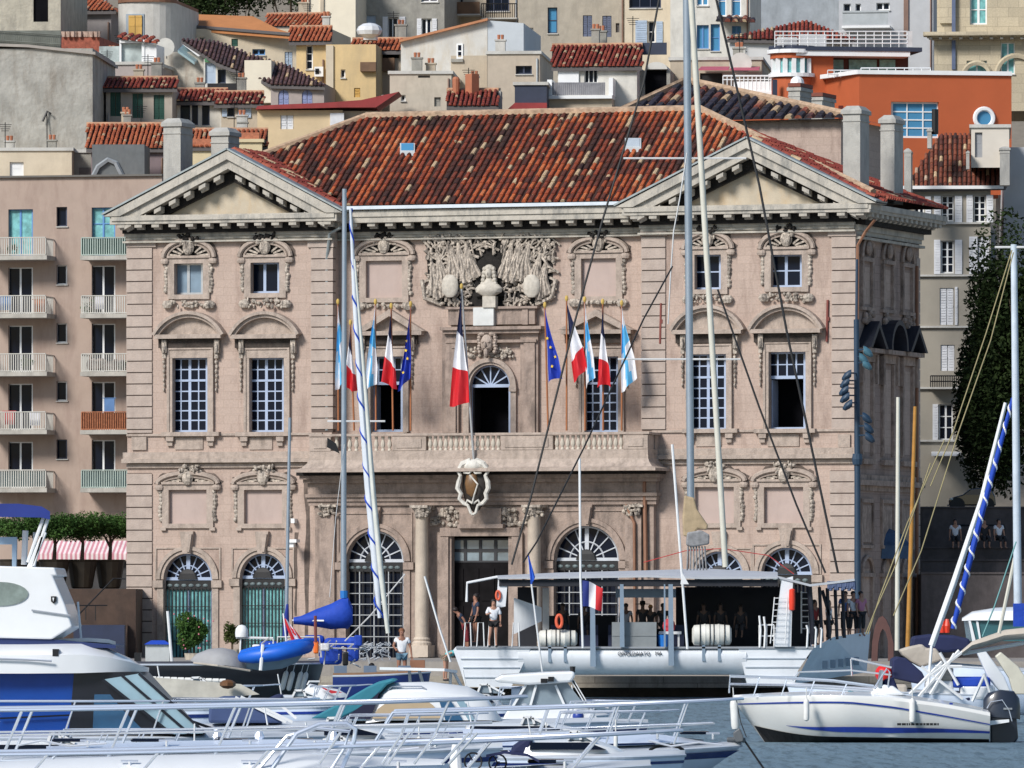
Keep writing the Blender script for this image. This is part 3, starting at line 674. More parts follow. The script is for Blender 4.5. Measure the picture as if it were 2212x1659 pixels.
# centre cornice
m=MB(); z=H.p(1045,448,VC-OUT)[2]; u0=H.g(716,450,VC)[0]; u1=H.g(1389,450,VC)[0]; v0=VC-OUT
m.box(u0-.4,v0+.06,z-.50,u1+.4,VC+.3,z-.02); m.box(u0-.3,v0,z-.28,u1+.3,v0+.06,z-.06)
m.box(u0,VC-.2,z-.94,u1,VC+.2,z-.82); m.box(u0,VC-.12,z-1.04,u1,VC+.2,z-.94); m.box(u0,VC-.26,z-1.15,u1,VC+.2,z-1.09); m.box(u0,VC-.06,z-1.09,u1,VC+.2,z-1.04)
co=m.build('cornice', CORN, hall)
m=MB(); m.box(u0,VC-.40,z-.82,u1,VC+.2,z-.51); m.build('cornice_soffit', SOOT_SHADE, co)
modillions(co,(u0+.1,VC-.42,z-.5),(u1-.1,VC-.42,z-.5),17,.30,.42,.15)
m=MB(); m.box(u0+.45,v0-.14,z+.0,u1-.5,v0+.05,z+.13); m.build('gutter', M('pale metal gutter',(.6,.66,.72),.35), co)
# right flank of the building
DEP=8.8
uR=H.g(1845,1000,0)[0]
fl=MB(); WT=H.g(1845,478,0)[1]; WB=1.2
class Side:   # openings on the flank, in (v, w)
    pass
vs_=[1.55,4.35,7.0]
hol=[]
for vc in vs_:
    hol += [(vc-.55,14.6,vc+.55,16.0),(vc-.6,9.0,vc+.6,12.2)]
hol += [(1.0,1.2,2.0,4.6),(4.0,1.2,5.2,5.0),(6.6,1.2,7.6,4.6)]
vv=sorted({0,DEP}|{q for h in hol for q in (h[0],h[2])}); ww=sorted({WB,WT}|{q for h in hol for q in (h[1],h[3])})
uu=uR+.004
for i in range(len(vv)-1):
    for j in range(len(ww)-1):
        a_,b_=(vv[i]+vv[i+1])/2,(ww[j]+ww[j+1])/2
        if any(h[0]<a_<h[2] and h[1]<b_<h[3] for h in hol): continue
        fl.quad((uu,vv[i],ww[j]),(uu,vv[i+1],ww[j]),(uu,vv[i+1],ww[j+1]),(uu,vv[i],ww[j+1]))
for h in hol:
    for q in (((uu,h[0],h[1]),(uu,h[0],h[3])),((uu,h[2],h[1]),(uu,h[2],h[3])),((uu,h[0],h[1]),(uu,h[2],h[1])),((uu,h[0],h[3]),(uu,h[2],h[3]))):
        fl.quad(q[0],q[1],(q[1][0]-.4,q[1][1],q[1][2]),(q[0][0]-.4,q[0][1],q[0][2]))
fl.quad((uu,DEP,WB),(uu,DEP,WT),(uu-2,DEP,WT),(uu-2,DEP,WB))
fl.build('side_wall', FLANK_SHADE, hall)
for i,vc in enumerate(vs_):
    k=MB(); k.box(uR-.3,vc-.6,8.9,uR-.26,vc+.6,12.3); k.box(uR-.3,vc-.55,14.5,uR-.26,vc+.55,16.1); k.build('side_pane', M('brown shutter wood',(.16,.09,.07),.7) if i!=1 else NAVYG, hall)
    k=MB()
    for s in (-1,1):
        k.box(uR,vc+s*.72-.1,8.9,uR+.12,vc+s*.72+.1,12.4); k.box(uR,vc+s*.95-.1,11.6,uR+.22,vc+s*.95+.1,12.7); k.box(uR,vc+s*.66-.1,14.5,uR+.12,vc+s*.66+.1,16.2)
    k.box(uR,vc-.85,12.42,uR+.14,vc+.85,12.75); k.box(uR,vc-1.15,12.76,uR+.42,vc+1.15,12.92)
    k.box(uR,vc-.9,14.35,uR+.14,vc+.9,14.48); k.box(uR,vc-.8,16.2,uR+.14,vc+.8,16.35)
    k.box(uR,vc-.9,8.55,uR+.2,vc+.9,8.75)
    k.tube([(uR+.1,vc+.8*math.cos(PI*q/12),16.35+.75*math.sin(PI*q/12)) for q in range(13)],.08,5)
    for q in range(14): k.ball((uR+.1,vc+random.Random(q+i).uniform(-.7,.7),14.1+random.Random(q*3+i).uniform(-.25,.2)),.12,.12,.12,6,4)
    k.ball((uR+.12,vc,16.7),.15,.25,.3)
    for s in (-1,1): k.box(uR,vc+s*.78-.08,5.5,uR+.1,vc+s*.78+.08,7.1); k.box(uR,vc+s*.72-.1,1.3,uR+.1,vc+s*.72+.1,4.3)
    k.box(uR,vc-.86,7.1,uR+.12,vc+.86,7.25); k.box(uR,vc-.86,5.38,uR+.12,vc+.86,5.5); k.box(uR,vc-.6,5.6,uR+.05,vc+.6,7.0); k.box(uR,vc-1.0,4.3,uR+.14,vc+1.0,4.45)
    k.tube([(uR+.08,vc+.72*math.cos(PI*q/12),4.45+.6*math.sin(PI*q/12)) for q in range(13)],.08,5)
    so=k.build('side_surround', M('dark flank dressing stone',(.36,.275,.23),.85,var=.3,scale=5,dark=(.08,.06,.05),dscale=1,damt=.8,bump=.4), hall)  # darker, more stained copy of the dressed stone
    k=MB()
    if i==1:
        arc=[(0,vc+1.15*math.cos(PI*q/12),12.93+1.15*math.sin(PI*q/12)) for q in range(13)]
        k.loft([[(uR,a[1],a[2]),(uR+.55,a[1],a[2]),(uR+.55,vc+(a[1]-vc)*.84,12.93+(a[2]-12.93)*.84),(uR,vc+(a[1]-vc)*.84,12.93+(a[2]-12.93)*.84)] for a in arc])
    else:
        for s in (-1,1): k.prism([(uR,vc+s*1.2,12.93),(uR,vc,13.95),(uR,vc,13.7),(uR,vc+s*.9,12.93)],(.55,0,0))
    k.build('lead_hood', M('dark blue lead',(.022,.026,.04),.5,metal=.3), so)
m=MB()
for zz,o in ((8.15,.12),(7.95,.26),(7.75,.08)): m.box(uR,-.05,zz-.2,uR+o,DEP,zz)
m.build('side_string_course', M('dark flank dressing stone',(.36,.275,.23)), hall)
for v0_,v1_ in ((.02,.42),(DEP-.5,DEP-.02)):
    k=MB(); y=WB+.4
    while y<16.4: k.box(uR,v0_,y,uR+.06,v1_,y+.40); y+=.43
    k.build('quoin', QUOIN, hall)
# flank cornice
zc=PB_[3]; m=MB(); 
m.box(uR,-.9,zc-.36,uR+.86,DEP+.8,zc-.02); m.box(uR+.86,-.9,zc-.24,uR+.92,DEP+.8,zc-.04); m.box(uR,.0,zc-.98,uR+.2,DEP,zc-.76); m.box(uR,.0,zc-1.14,uR+.12,DEP,zc-.98); m.box(uR,.0,zc-1.3,uR+.25,DEP,zc-1.2)
co=m.build('side_cornice', CORN, hall)
m=MB(); m.box(uR,0,zc-.76,uR+.45,DEP+.2,zc-.37); m.build('cornice_soffit', SOOT_SHADE, co)
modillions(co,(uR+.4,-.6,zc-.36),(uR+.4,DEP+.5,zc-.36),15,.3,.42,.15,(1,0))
k=MB(); k.loft([[(uR+.02,4.55+r_*math.cos(PI*q/8),5.0+zz) for q in range(9)]+[(uR+.02+r_,4.55,5.0+zz)] for r_,zz in ((1.0,0),(.9,.5),(.5,.95),(.05,1.15))]); k.build('glazed_canopy', M('dark blue glass canopy',(.03,.06,.12),.25,var=.3), hall)
# roofs
TILE=tilemat('old clay tiles',[(0,(.04,.014,.010)),(.22,(.10,.026,.015)),(.45,(.24,.046,.020)),(.66,(.38,.078,.024)),(.88,(.52,.135,.04)),(1,(.52,.20,.09))])
TDARK=tilemat('dark glazed tiles',[(0,(.02,.02,.03)),(.35,(.035,.03,.05)),(.6,(.03,.03,.04)),(.8,(.28,.07,.04)),(.93,(.45,.3,.2))])
TRED=tilemat('red clay tiles',[(0,(.16,.025,.018)),(.4,(.24,.038,.024)),(.7,(.30,.055,.03)),(1,(.36,.09,.05))])
TORG=tilemat('orange clay tiles',[(0,(.32,.08,.035)),(.4,(.42,.11,.045)),(.7,(.50,.14,.055)),(1,(.52,.19,.09))])
RUN=5.6
def hp(px,py,v): return H.p(px,py,v)
e0=hp(716,437,VC-OUT+.05); e1=hp(1400,437,VC-OUT+.05); ze=e0[2]*.5+e1[2]*.5
r0=hp(790,247,RUN); r1=hp(1512,243,RUN); zr=(r0[2]+r1[2])/2
sl=(zr-ze)/(RUN-(VC-OUT)); 
uL=H.g(312,480,0)[0]; uE=uR+.9; vF=VC-OUT
def zp(v): return ze+(v-vF)*sl
m=MB()
uA=H.g(722,440,0)[0]; uB=H.g(1394,440,0)[0]; tiles(m,[(uL,.5,zp(.5)),(uA,.5,zp(.5)),(uA,vF,ze),(uB,vF,ze),(uB,.5,zp(.5)),(uE-.9,.5,zp(.5)),(r1[0],RUN,zr),(r0[0],RUN,zr)],(0,-1,-sl),pitch=.262,L=.46,rad=.088,seed=2)
roof=m.build('roof', TILE, hall, fix=False)
slr=(zr-ze)/(uE-r1[0])
m=MB(); tiles(m,[(uE,vF-.5,ze-.05),(uE,DEP+.8,ze-.05),(r1[0],RUN,zr)],(1,0,-(zr-ze)/(uE-r1[0])),pitch=.30,seed=5)
m.cm=1; m.quad((uE,DEP+.8,ze-.05),(uL,DEP+.8,ze-.05),(r0[0],RUN,zr),(r1[0],RUN,zr)); m.uv+=[(0,0)]*4
m.quad((uL,DEP+.8,ze-.05),(uL,.5,ze-.05),(r0[0],RUN,zr)); m.uv+=[(0,0)]*3; m.cm=0
m.build('hip_roof', TRED, roof, fix=False)
m=MB(); 
m.tube([(r0[0],RUN,zr+.04),(r1[0],RUN,zr+.04)],.15,6); m.tube([(r1[0],RUN,zr+.04),(uE-.1,vF,ze+.12)],.15,6); m.tube([(r0[0],RUN,zr+.04),(uL,.5,zp(.5)+.06)],.13,6)
m.build('ridge_capping', M('mortar bedded ridge tiles',(.40,.28,.19),.9,var=.35,scale=5), roof)
# pediment roofs running back into the slope
for (A,B,T,z),s in ((PA,11),(PB_,12)):
    m=MB(); vb=vF+(T[2]-ze)/sl+.2
    for P0,dn in ((A,(-1,0,-.42)),(B,(1,0,-.42))):
        d=((P0[0]-T[0]),0,(z-T[2])); tiles(m,[(P0[0],-.3,z+.1),(T[0],-.3,T[2]+.06),(T[0],vb,T[2]+.06),(P0[0],vF+max(.5,(z-ze)/sl+.6),z+.1)],d,pitch=.30,seed=s)
    m.build('pediment_roof', TRED, roof, fix=False)
for (x0,y0,x1,y1,mt) in ((864,309,896,326,BLUEG),(1350,298,1385,318,M('grey skylight',(.4,.45,.5),.4))):
    m=MB(); c=[]
    for (x,y) in ((x0,y1),(x1,y1),(x1,y0),(x0,y0)):
        w0=H.g(x,y,3)[1]; vq=3
        for _ in range(12): uq,wq=H.g(x,y,vq); vq=vF+(wq-.16-ze)/sl
        c.append(Vector((uq,vq,wq)))
    m.prism(c,(0,0,-.3)); k=m.build('skylight', M('skylight frame',(.45,.48,.5),.5), roof)
    m=MB(); ce=sum(c,Vector())/4; m.prism([ce+(q-ce)*.82+Vector((0,-.01,.02)) for q in c],(0,0,-.05)); m.build('pane', mt, k)
# chimneys of the hall
def chimney(F,root,x0,y0,x1,y1,v,dep,capw=4,caph=18,mt=None,name='chimney',pots=0):
    m=MB(); a,b,c,d=F.rect(x0,y0,x1,y1,v); hcap=F.g(x0,y0,v)[1]-F.g(x0,y0+caph,v)[1]; k=capw/55.
    m.box(a,v,b,c,v+dep,d-hcap); m.box(a-k,v-k,d-hcap,c+k,v+dep+k,d-hcap*.55)
    m.loft([[(a-k,v-k,d-hcap*.55),(c+k,v-k,d-hcap*.55),(c+k,v+dep+k,d-hcap*.55),(a-k,v+dep+k,d-hcap*.55)],[(a+.1,v+.15,d),(c-.1,v+.15,d),(c-.1,v+dep-.15,d),(a+.1,v+dep-.15,d)]])
    m.box(a-k*.4,v-k*.4,d-hcap*1.9,c+k*.4,v+dep+k*.4,d-hcap*1.75)
    o=m.build(name, mt or CHIM, root)
    for i in range(pots):
        q=MB(); q.lathe((a+(c-a)*(i+.5)/pots,v+dep/2,d),[(.12,0),(.14,.3),(.1,.4)],8); q.build('chimney_pot', M('clay pot',(.4,.15,.08),.8), o)
    return o
CHIM=M('grey rendered chimney',(.42,.41,.38),.9,var=.12,scale=2,dark=(.2,.2,.2),dscale=.9,damt=.6,bump=.3)
for x0,y0,x1,y1,v,dp in [(353,255,390,400,3.2,1.3),(456,275,493,380,4.6,1.2),(1821,228,1858,412,1.6,1.2),(1902,248,1932,440,5.0,1.2)]: chimney(H,hall,x0,y0,x1,y1,v,dp)
# balcony
BV=-1.45
m=MB(); a=H.g(667,940,BV)[0]; c=H.g(1400,940,BV)[0]; wt=H.g(1040,936,BV)[1]; wm=H.g(1040,972,BV)[1]; wb=H.g(1040,1014,BV)[1]; wf=H.g(1040,985,BV)[1]
prof=[(0,wf),(0.0,wf-.12),(-.06,wf-.25),(-.22,wf-.42),(-.42,wb+.02),(-.42,wb-.08)]
for seg in range(len(prof)-1): pass
m.loft([[(a+o,BV+o,w),(c-o,BV+o,w),(c-o,VC,w),(a+o,VC,w)] for o,w in prof])
m.box(a+.02,BV+.02,wm,c-.02,BV+.30,wf+.0)
m.box(c-.28,BV+.3,wm,c-.02,VC,wf)
H.box(m,667,935,1402,940,BV-.05,BV+.34); m.box(c-.3,BV+.34,wt-.09,c+.05,VC,wt)
for x0,x1 in ((667,715),(846,921),(1080,1195),(1345,1400)):
    q0=H.g(x0,940,BV)[0]; q1=H.g(x1,940,BV)[0]; m.box(q0+.03,BV+.0,wm,q1-.02,BV+.30,wt-.09); m.box(q0+.2,BV-.03,wm+.1,q1-.2,BV+0,wt-.2)
for v_ in (-.9,-.2,.45): m.box(c-.26,v_-.25,wm,c-.04,v_+.25,wt-.09)
bal=m.build('balcony', STONE2, hall)
k=MB(); k.lathe((0,0,0),[(.075,0),(.075,.05),(.045,.09),(.095,.2),(.085,.3),(.045,.42),(.07,.47),(.07,wt-.09-wm)],8)
bl=k.build('baluster', M('pale baluster stone',(.52,.47,.40),.8,var=.15), bal, smooth=True); one=False
for x0,x1,n in ((717,846,9),(921,1080,14),(1195,1345,13)):
    q0=H.g(x0,940,BV)[0]; q1=H.g(x1,940,BV)[0]
    for i in range(n):
        if one: bl=bl.copy(); COL.objects.link(bl)
        one=True; bl.location=(q0+(q1-q0)*(i+.5)/n,BV+.15,wm)
# portico entablature, pilasters, columns
m=MB(); v=-.35; u0=H.g(672,1050,v)[0]; u1=H.g(1416,1050,v)[0]
def band(y0,y1,o,mb=m): w1=H.g(1040,y0,v)[1]; w0=H.g(1040,y1,v)[1]; mb.box(u0-o*.5,v-o,w0,u1+o*.5,v+.2,w1)
band(1026,1034,.55); band(1034,1042,.38); band(1042,1066,.16); band(1066,1073,.30); band(1073,1082,.2); band(1082,1091,.12)
m.build('entablature', PORTICO, hall)
m=MB(); band(1018,1026,.7,m); m.build('black_band', SOOT_SHADE, hall)  # plain black band under the balcony slab
for i,(x,y0,y1,w_) in enumerate(((1392,1030,1230,14),(1378,1030,1120,10),(664,1030,1400,8),(1345,1030,1092,9),(735,1030,1092,8),(640,1150,1330,5),(930,1030,1090,12),(1122,1030,1092,12))):
    rs=random.Random(i); vv_=-.38 if 680<x<1400 else -.012; L_=[H.p(x-w_*rs.uniform(.3,1),y0+(y1-y0)*q/9,vv_) for q in range(10)]; R_=[H.p(x+w_*rs.uniform(.3,1)*(1-q/12),y0+(y1-y0)*q/9,vv_) for q in range(9,-1,-1)]
    m=MB(); m.prism(L_+R_,(0,.008,0)); m.build('run_off_stain', M('soot stain on stone',(.13,.10,.085),.95), hall)
for x0,x1 in ((690,722),(1350,1385)):
    m=MB(); H.box(m,x0,1112,x1,GB,v-.14,v+.1); H.box(m,x0-4,GB-30,x1+4,GB+2,v-.2,v+.1); o=m.build('pilaster', PORTICO, hall)
    k=MB(); blobs(k,H,x0-2,1092,x1+2,1112,v-.1,22,.10,x0,.2); H.box(k,x0-3,1090,x1+3,1095,v-.3,v); k.build('capital', CARVE, o)
for x0,x1 in ((897,925),(1139,1168)):
    a=H.g(x0,1300,v-.55)[0]; c=H.g(x1,1300,v-.55)[0]; r=(c-a)/2; uc=(a+c)/2; b=1.25; t=H.g(1040,1120,v-.55)[1]; tt=H.g(1040,1091,v-.55)[1]
    m=MB(); m.lathe((uc,v-.55,0),[(r*1.0,b+.75),(r*1.02,b+1.5),(r*1.0,(b+t)/2),(r*.9,t),(r*.98,t+.04),(r*.9,t+.08)],18)
    o=m.build('column', COLM, hall, smooth=True)
    k=MB(); k.lathe((uc,v-.55,0),[(r*.9,t+.06),(r*.95,t+.2),(r*1.3,tt-.1)],12); blobs(k,H,x0-5,1096,x1+5,1116,v-.6,26,.09,x0,.25); k.box(uc-r*1.4,v-.55-r*1.4,tt-.1,uc+r*1.4,v,tt); k.build('capital', CARVE, o)
    k=MB(); k.box(uc-r*1.45,v-.55-r*1.45,b,uc+r*1.45,v-.1,b+.45); k.lathe((uc,v-.55,0),[(r*1.4,b+.45),(r*1.42,b+.55),(r*1.15,b+.62),(r*1.25,b+.68),(r*1.05,b+.76)],18); k.build('column_base', COLM, o)
# door frame of the portico
m=MB(); H.box(m,945,1150,968,GB,v-.16,v+.2); H.box(m,1105,1150,1128,GB,v-.16,v+.2); H.box(m,950,1140,1122,1158,v-.2,v+.2); H.box(m,968,1158,975,GB,v-.06,v+.3); H.box(m,1098,1158,1105,GB,v-.06,v+.3)
H.box(m,992,1098,1082,1132,v-.3,v); H.box(m,988,1132,1086,1141,v-.42,v); m.build('door_frame', PORTICO, hall)
k=MB(); blobs(k,H,932,1098,990,1136,v-.03,42,.10,3,.14); blobs(k,H,1084,1098,1140,1136,v-.03,42,.10,4,.14); k.build('overdoor_carving', CARVE, hall)
# coat of arms hanging over the door
k=MB(); p=H.p(1024,1052,BV-.15)
k.lathe((p[0],p[1]+.12,p[2]),[(.02,-.98),(.2,-.85),(.42,-.5),(.52,0),(.48,.45),(.3,.8),(.02,.92)],18,1,.35)
o=k.build('coat_of_arms', M('black carved ground',(.018,.013,.010),.6,var=.4,scale=6), hall, smooth=True)
k=MB(); k.lathe((p[0]-.08,p[1]-.06,p[2]+.12),[(.02,-.5),(.2,-.36),(.27,0),(.2,.36),(.02,.46)],16,1,.5); k.build('bronze_oval', M('bronze oval',(.16,.085,.035),.4,var=.3,scale=6), o, smooth=True)
k=MB(); Wm=M('whitewashed carving',(.62,.60,.55),.7,var=.15,scale=8,dark=(.1,.09,.08),dscale=3,damt=.5)
for s in (-1,1):
    k.tube([(p[0]+s*x,p[1]-.08-.05*(i%2),p[2]+z) for i,(x,z) in enumerate([(.1,1.0),(.42,.86),(.60,.6),(.50,.42),(.58,.2),(.62,-.05),(.5,-.25),(.55,-.45),(.38,-.62),(.2,-.7),(.1,-.98),(.0,-1.06)])],[.12,.13,.1,.07,.1,.1,.09,.08,.08,.06,.06,.04],7)
    k.tube([(p[0]+s*.02,p[1]-.12,p[2]-.62),(p[0]+s*.22,p[1]-.14,p[2]-.5),(p[0]+s*.3,p[1]-.1,p[2]-.7)],.05,6)
    k.tube([(p[0]+s*.36,p[1]-.16,p[2]+.55),(p[0]+s*.12,p[1]-.2,p[2]+.52),(p[0]+s*.02,p[1]-.2,p[2]+.66)],.05,6)
k.ball((p[0],p[1]-.05,p[2]+.82),.46,.22,.24,12,8); k.tube([(p[0]-.1,p[1]-.2,p[2]+.45),(p[0]+.24,p[1]-.26,p[2]+.1),(p[0]+.1,p[1]-.26,p[2]-.3),(p[0],p[1]-.2,p[2]-.6)],.035,6)
k.build('crest_border', Wm, o, smooth=True)
# downpipes, rusty brackets, street number plate
for (pts,mt) in (([(735,492,-.4),(712,505,-.15),(706,560,.1),(706,930,.1)],ZINC),([(1890,475,-.4),(1870,500,-.1),(1853,530,-.08),(1851,990,-.08)],M('copper brown pipe',(.25,.12,.07),.6))):
    m=MB(); m.tube([H.p(x,y,v_-.1) for x,y,v_ in pts],.06,6); m.build('downpipe', mt, hall)
m=MB(); m.tube([(uR+.12,DEP-.7,1.3),(uR+.12,DEP-.7,16.3)],.07,6); m.build('downpipe', M('copper brown pipe',(.25,.12,.07)), hall)
m=MB(); m.tube([H.p(1352,1090,-.6),H.p(1370,1130,-.6),H.p(1372,1400,-.6)],.06,6); m.tube([H.p(1392,1030,-.5),H.p(1395,1240,-.5)],.08,6); m.build('downpipe', M('copper brown pipe',(.25,.12,.07)), hall)
for (x,y0,y1) in ((1428,655,742),(1788,648,738)):
    m=MB(); m.tube([H.p(x,y0,-.05),H.p(x-2,y1,-.05)],.05,6); m.box(*[q for q in (H.p(x-3,(y0+y1)/2,-.08)+tuple(Vector(H.p(x+3,(y0+y1)/2,-.08))+Vector((0,.1,.15))))]); m.build('rusty_rod', M('rust red iron',(.2,.05,.04),.7), hall)
sg=MB(); H.box(sg,281,1299,299,1313,-.12,-.062); so=sg.build('street_sign', M('blue enamel',(.03,.16,.5),.3), hall); 
k=MB(); H.box(k,285,1303,288,1306,-.13,-.121); H.box(k,289,1302,291,1309,-.13,-.121); H.box(k,293,1304,296,1309,-.13,-.121); H.box(k,285,1308,295,1310,-.13,-.121); k.build('sign_figures', WHITE, so)
m=MB(); H.box(m,655,940,668,1400,-.0,.1); 
# cctv camera on the wall
cc=MB(); H.box(cc,618,1165,640,1172,-.9,-.5); H.box(cc,622,1172,634,1182,-.8,-.6); H.box(cc,628,1120,636,1130,-.3,0); H.box(cc,626,1167,630,1170,-.5,0); cco=cc.build('security_camera', WHITE, hall)
# ------------------------------------------------------------------ ground, water, hill
WATER,nt_,b_ = nt_new('harbour water'); L_=nt_.links.new
tc=N(nt_,'ShaderNodeTexCoord'); mp=N(nt_,'ShaderNodeMapping'); mp.inputs['Scale'].default_value=(1,.2,1); L_(tc.outputs['Object'],mp.inputs[0])
n1=N(nt_,'ShaderNodeTexNoise',Scale=2.4,Detail=8,Roughness=.72); n2=N(nt_,'ShaderNodeTexNoise',Scale=.5,Detail=3); L_(mp.outputs[0],n1.inputs['Vector']); L_(mp.outputs[0],n2.inputs['Vector'])
ad=N(nt_,'ShaderNodeMath',operation='ADD'); L_(n1.outputs['Fac'],ad.inputs[0]); L_(n2.outputs['Fac'],ad.inputs[1])
bp=N(nt_,'ShaderNodeBump',Strength=1,Distance=1.3); L_(ad.outputs[0],bp.inputs['Height']); L_(bp.outputs[0],b_.inputs['Normal'])
mp2=N(nt_,'ShaderNodeMapping'); mp2.inputs['Scale'].default_value=(1,.07,1); L_(tc.outputs['Object'],mp2.inputs[0]); n3=N(nt_,'ShaderNodeTexNoise',Scale=3.6,Detail=8,Roughness=.75); L_(mp2.outputs[0],n3.inputs['Vector'])
rw=N(nt_,'ShaderNodeValToRGB'); L_(n3.outputs['Fac'],rw.inputs['Fac']); rw.color_ramp.elements[0].position=.40; rw.color_ramp.elements[1].position=.52; rw.color_ramp.elements[0].color=(.15,.25,.33,1); rw.color_ramp.elements[1].color=(.30,.46,.58,1); L_(rw.outputs[0],b_.inputs['Base Color'])  # flecks put the ripples' averaged sky reflection into the colour
b_.inputs['Roughness'].default_value=.42; b_.inputs['IOR'].default_value=1.33
m=MB(); m.quad((-150,20,0),(150,20,0),(150,284,0),(-150,284,0)); tag(m.build('water',WATER),kind='structure')
PAVE=M('quay paving',(.30,.28,.26),.85,var=.15,scale=3,dark=(.15,.14,.13),dscale=.6,damt=.5)
LIP=ashlar('quay stone',(.42,.37,.30),(.16,.13,.11),(.13,.11,.09),bw=2.4,bh=.5,samt=.7)
m=MB(); m.box(-150,280.5,-2,150,335,1.22); tag(m.build('quay_pavement',PAVE),kind='structure')
m=MB(); m.box(-150,275.5,.34,150,280.5,.74); tag(m.build('quay_ledge',LIP),kind='structure')
m=MB(); m.box(-150,276.4,-1,150,280.5,.335); tag(m.build('quay_foundation',M('wet dark stone',(.045,.04,.035),.5,var=.4,bump=.5)),kind='structure')
# hill behind: rises from the quay to the old town
m=MB()
def hillz(x,y):
    t=(y-335)/130; t=max(0,min(1.6,t)); return 1.2+36*t
m.grid(lambda a,b:(-220+440*a,334+330*b,hillz(0,334+330*b)-.02+1.0*math.sin(a*37)*math.sin(b*23)*min(1,b*4)),40,40)
tag(m.build('hillside_ground',M('hillside earth',(.22,.19,.15),.9)),kind='structure')

CREAM=M('cream render',(.58,.50,.38),.85,var=.08,scale=1.5,dark=(.40,.33,.25),dscale=.5,damt=.5,bump=.15)
YELL=M('yellow ochre render',(.62,.46,.24),.85,var=.08,scale=1.5,dark=(.42,.33,.2),dscale=.5,damt=.5,bump=.15)
BEIGE=M('beige render',(.46,.39,.30),.85,var=.1,scale=1.5,dark=(.28,.24,.19),dscale=.6,damt=.5,bump=.15)
GREYR=M('grey stucco',(.30,.29,.26),.9,var=.15,scale=3,dark=(.17,.16,.15),dscale=.8,damt=.6,bump=.3)
PALE=M('pale grey render',(.52,.51,.48),.85,var=.1,scale=2,dark=(.33,.31,.28),dscale=.5,damt=.6,bump=.2)
ROUGH=M('rough old masonry',(.36,.35,.32),.95,var=.22,scale=1.1,dark=(.17,.14,.11),dscale=.8,damt=.6,bump=1.0,bscale=4,detail=10)
PINKR=M('pink apartment render',(.385,.295,.245),.85,var=.06,scale=1.2,dark=(.26,.18,.15),dscale=.5,damt=.7)
ORAN=M('burnt orange render',(.43,.095,.03),.75,var=.05,scale=1)
MAUVE=M('mauve grey render',(.36,.31,.29),.85,var=.08)
SAND=ashlar('sandy ashlar',(.50,.43,.31),(.34,.29,.21),(.30,.26,.2),bw=1,bh=.45,samt=.4,bump=.1)
GRN=M('dark green shutter',(.012,.07,.05),.6); NAV=M('slate blue shutter',(.10,.12,.19),.6); LBL=M('light blue shutter',(.36,.44,.55),.6); WSH=M('white shutter',(.66,.67,.70),.6); OCH=M('ochre shutter',(.55,.33,.08),.6); BLU=M('bright blue paint',(.10,.25,.52),.5); PER=M('periwinkle shutter',(.24,.28,.48),.6)
FASC=M('dark eave board',(.10,.09,.09),.7)
KW={'w':WHITE,'b':BLU,'g':GRAYM,'n':M('navy frame',(.04,.05,.09),.5)}
def shutter(F,root,x0,y0,x1,y1,v,mt,leaves=2,louv=True,name='shutter'):
    m=MB(); a,b,c,d=F.rect(x0,y0,x1,y1,v); w=(c-a)/leaves
    for i in range(leaves):
        s,e=a+w*i+.012,a+w*(i+1)-.012; m.box(s,v,b,e,v+.05,d)
        for q in (b,(b+d)/2-.05,d-.1): m.box(s+.01,v-.012,q,e-.01,v,q+.09)
        if louv:
            z=b+.16
            while z<d-.12: m.box(s+.05,v-.02,z,e-.05,v-.002,z+.03); z+=.11
    return m.build(name,mt,root)
def clutter(F,rt,x0,x1,U0,U1,W1,depth,run):
    """small chimneys, aerials, pipes of an old house"""
    rnd=random.Random(int(x0*7+W1*3)); L=U1-U0
    for i in range(1 if L<2.5 else 2):
        u=U0+L*rnd.uniform(.12,.88); v=max(run,.6)+rnd.uniform(.1,1.2); h=rnd.uniform(.35,.8); w_=rnd.uniform(.14,.26)
        m=MB(); m.box(u-w_,v,W1-.6,u+w_,v+.4,W1+h); m.box(u-w_-.04,v-.04,W1+h,u+w_+.04,v+.44,W1+h+.07); c=m.build('chimney',rnd.choice([PALE,BEIGE,GREYR]),rt)
        m=MB(); [m.lathe((u+dx,v+.2,W1+h+.07),[(.06,0),(.075,.2),(.06,.22)],7) for dx in (-.08,.08)]; m.build('chimney_pot',M('clay pot',(.4,.15,.08),.8),c)
    if rnd.random()<.8:
        u=U0+L*rnd.uniform(.1,.9); v=max(run,.5)+.3; h=rnd.uniform(.9,1.5); m=MB(); m.tube([(u,v,W1-.3),(u,v,W1+h)],.018,4)
        for k in range(4): m.tube([(u-.28+.04*k,v,W1+h-.1-.09*k),(u+.28-.04*k,v,W1+h-.1-.09*k)],.012,4)
        m.build('aerial',IRON,rt)
    if rnd.random()<.7: u=U0+(.12 if rnd.random()<.5 else L-.12); m=MB(); m.tube([(u,-.06,W1-.2 if not run else W1-1.6),(u,-.06,W1-6)],.045,5); m.build('downpipe',rnd.choice([GRAYM,M('brown downpipe cover',(.2,.12,.09))]),rt)
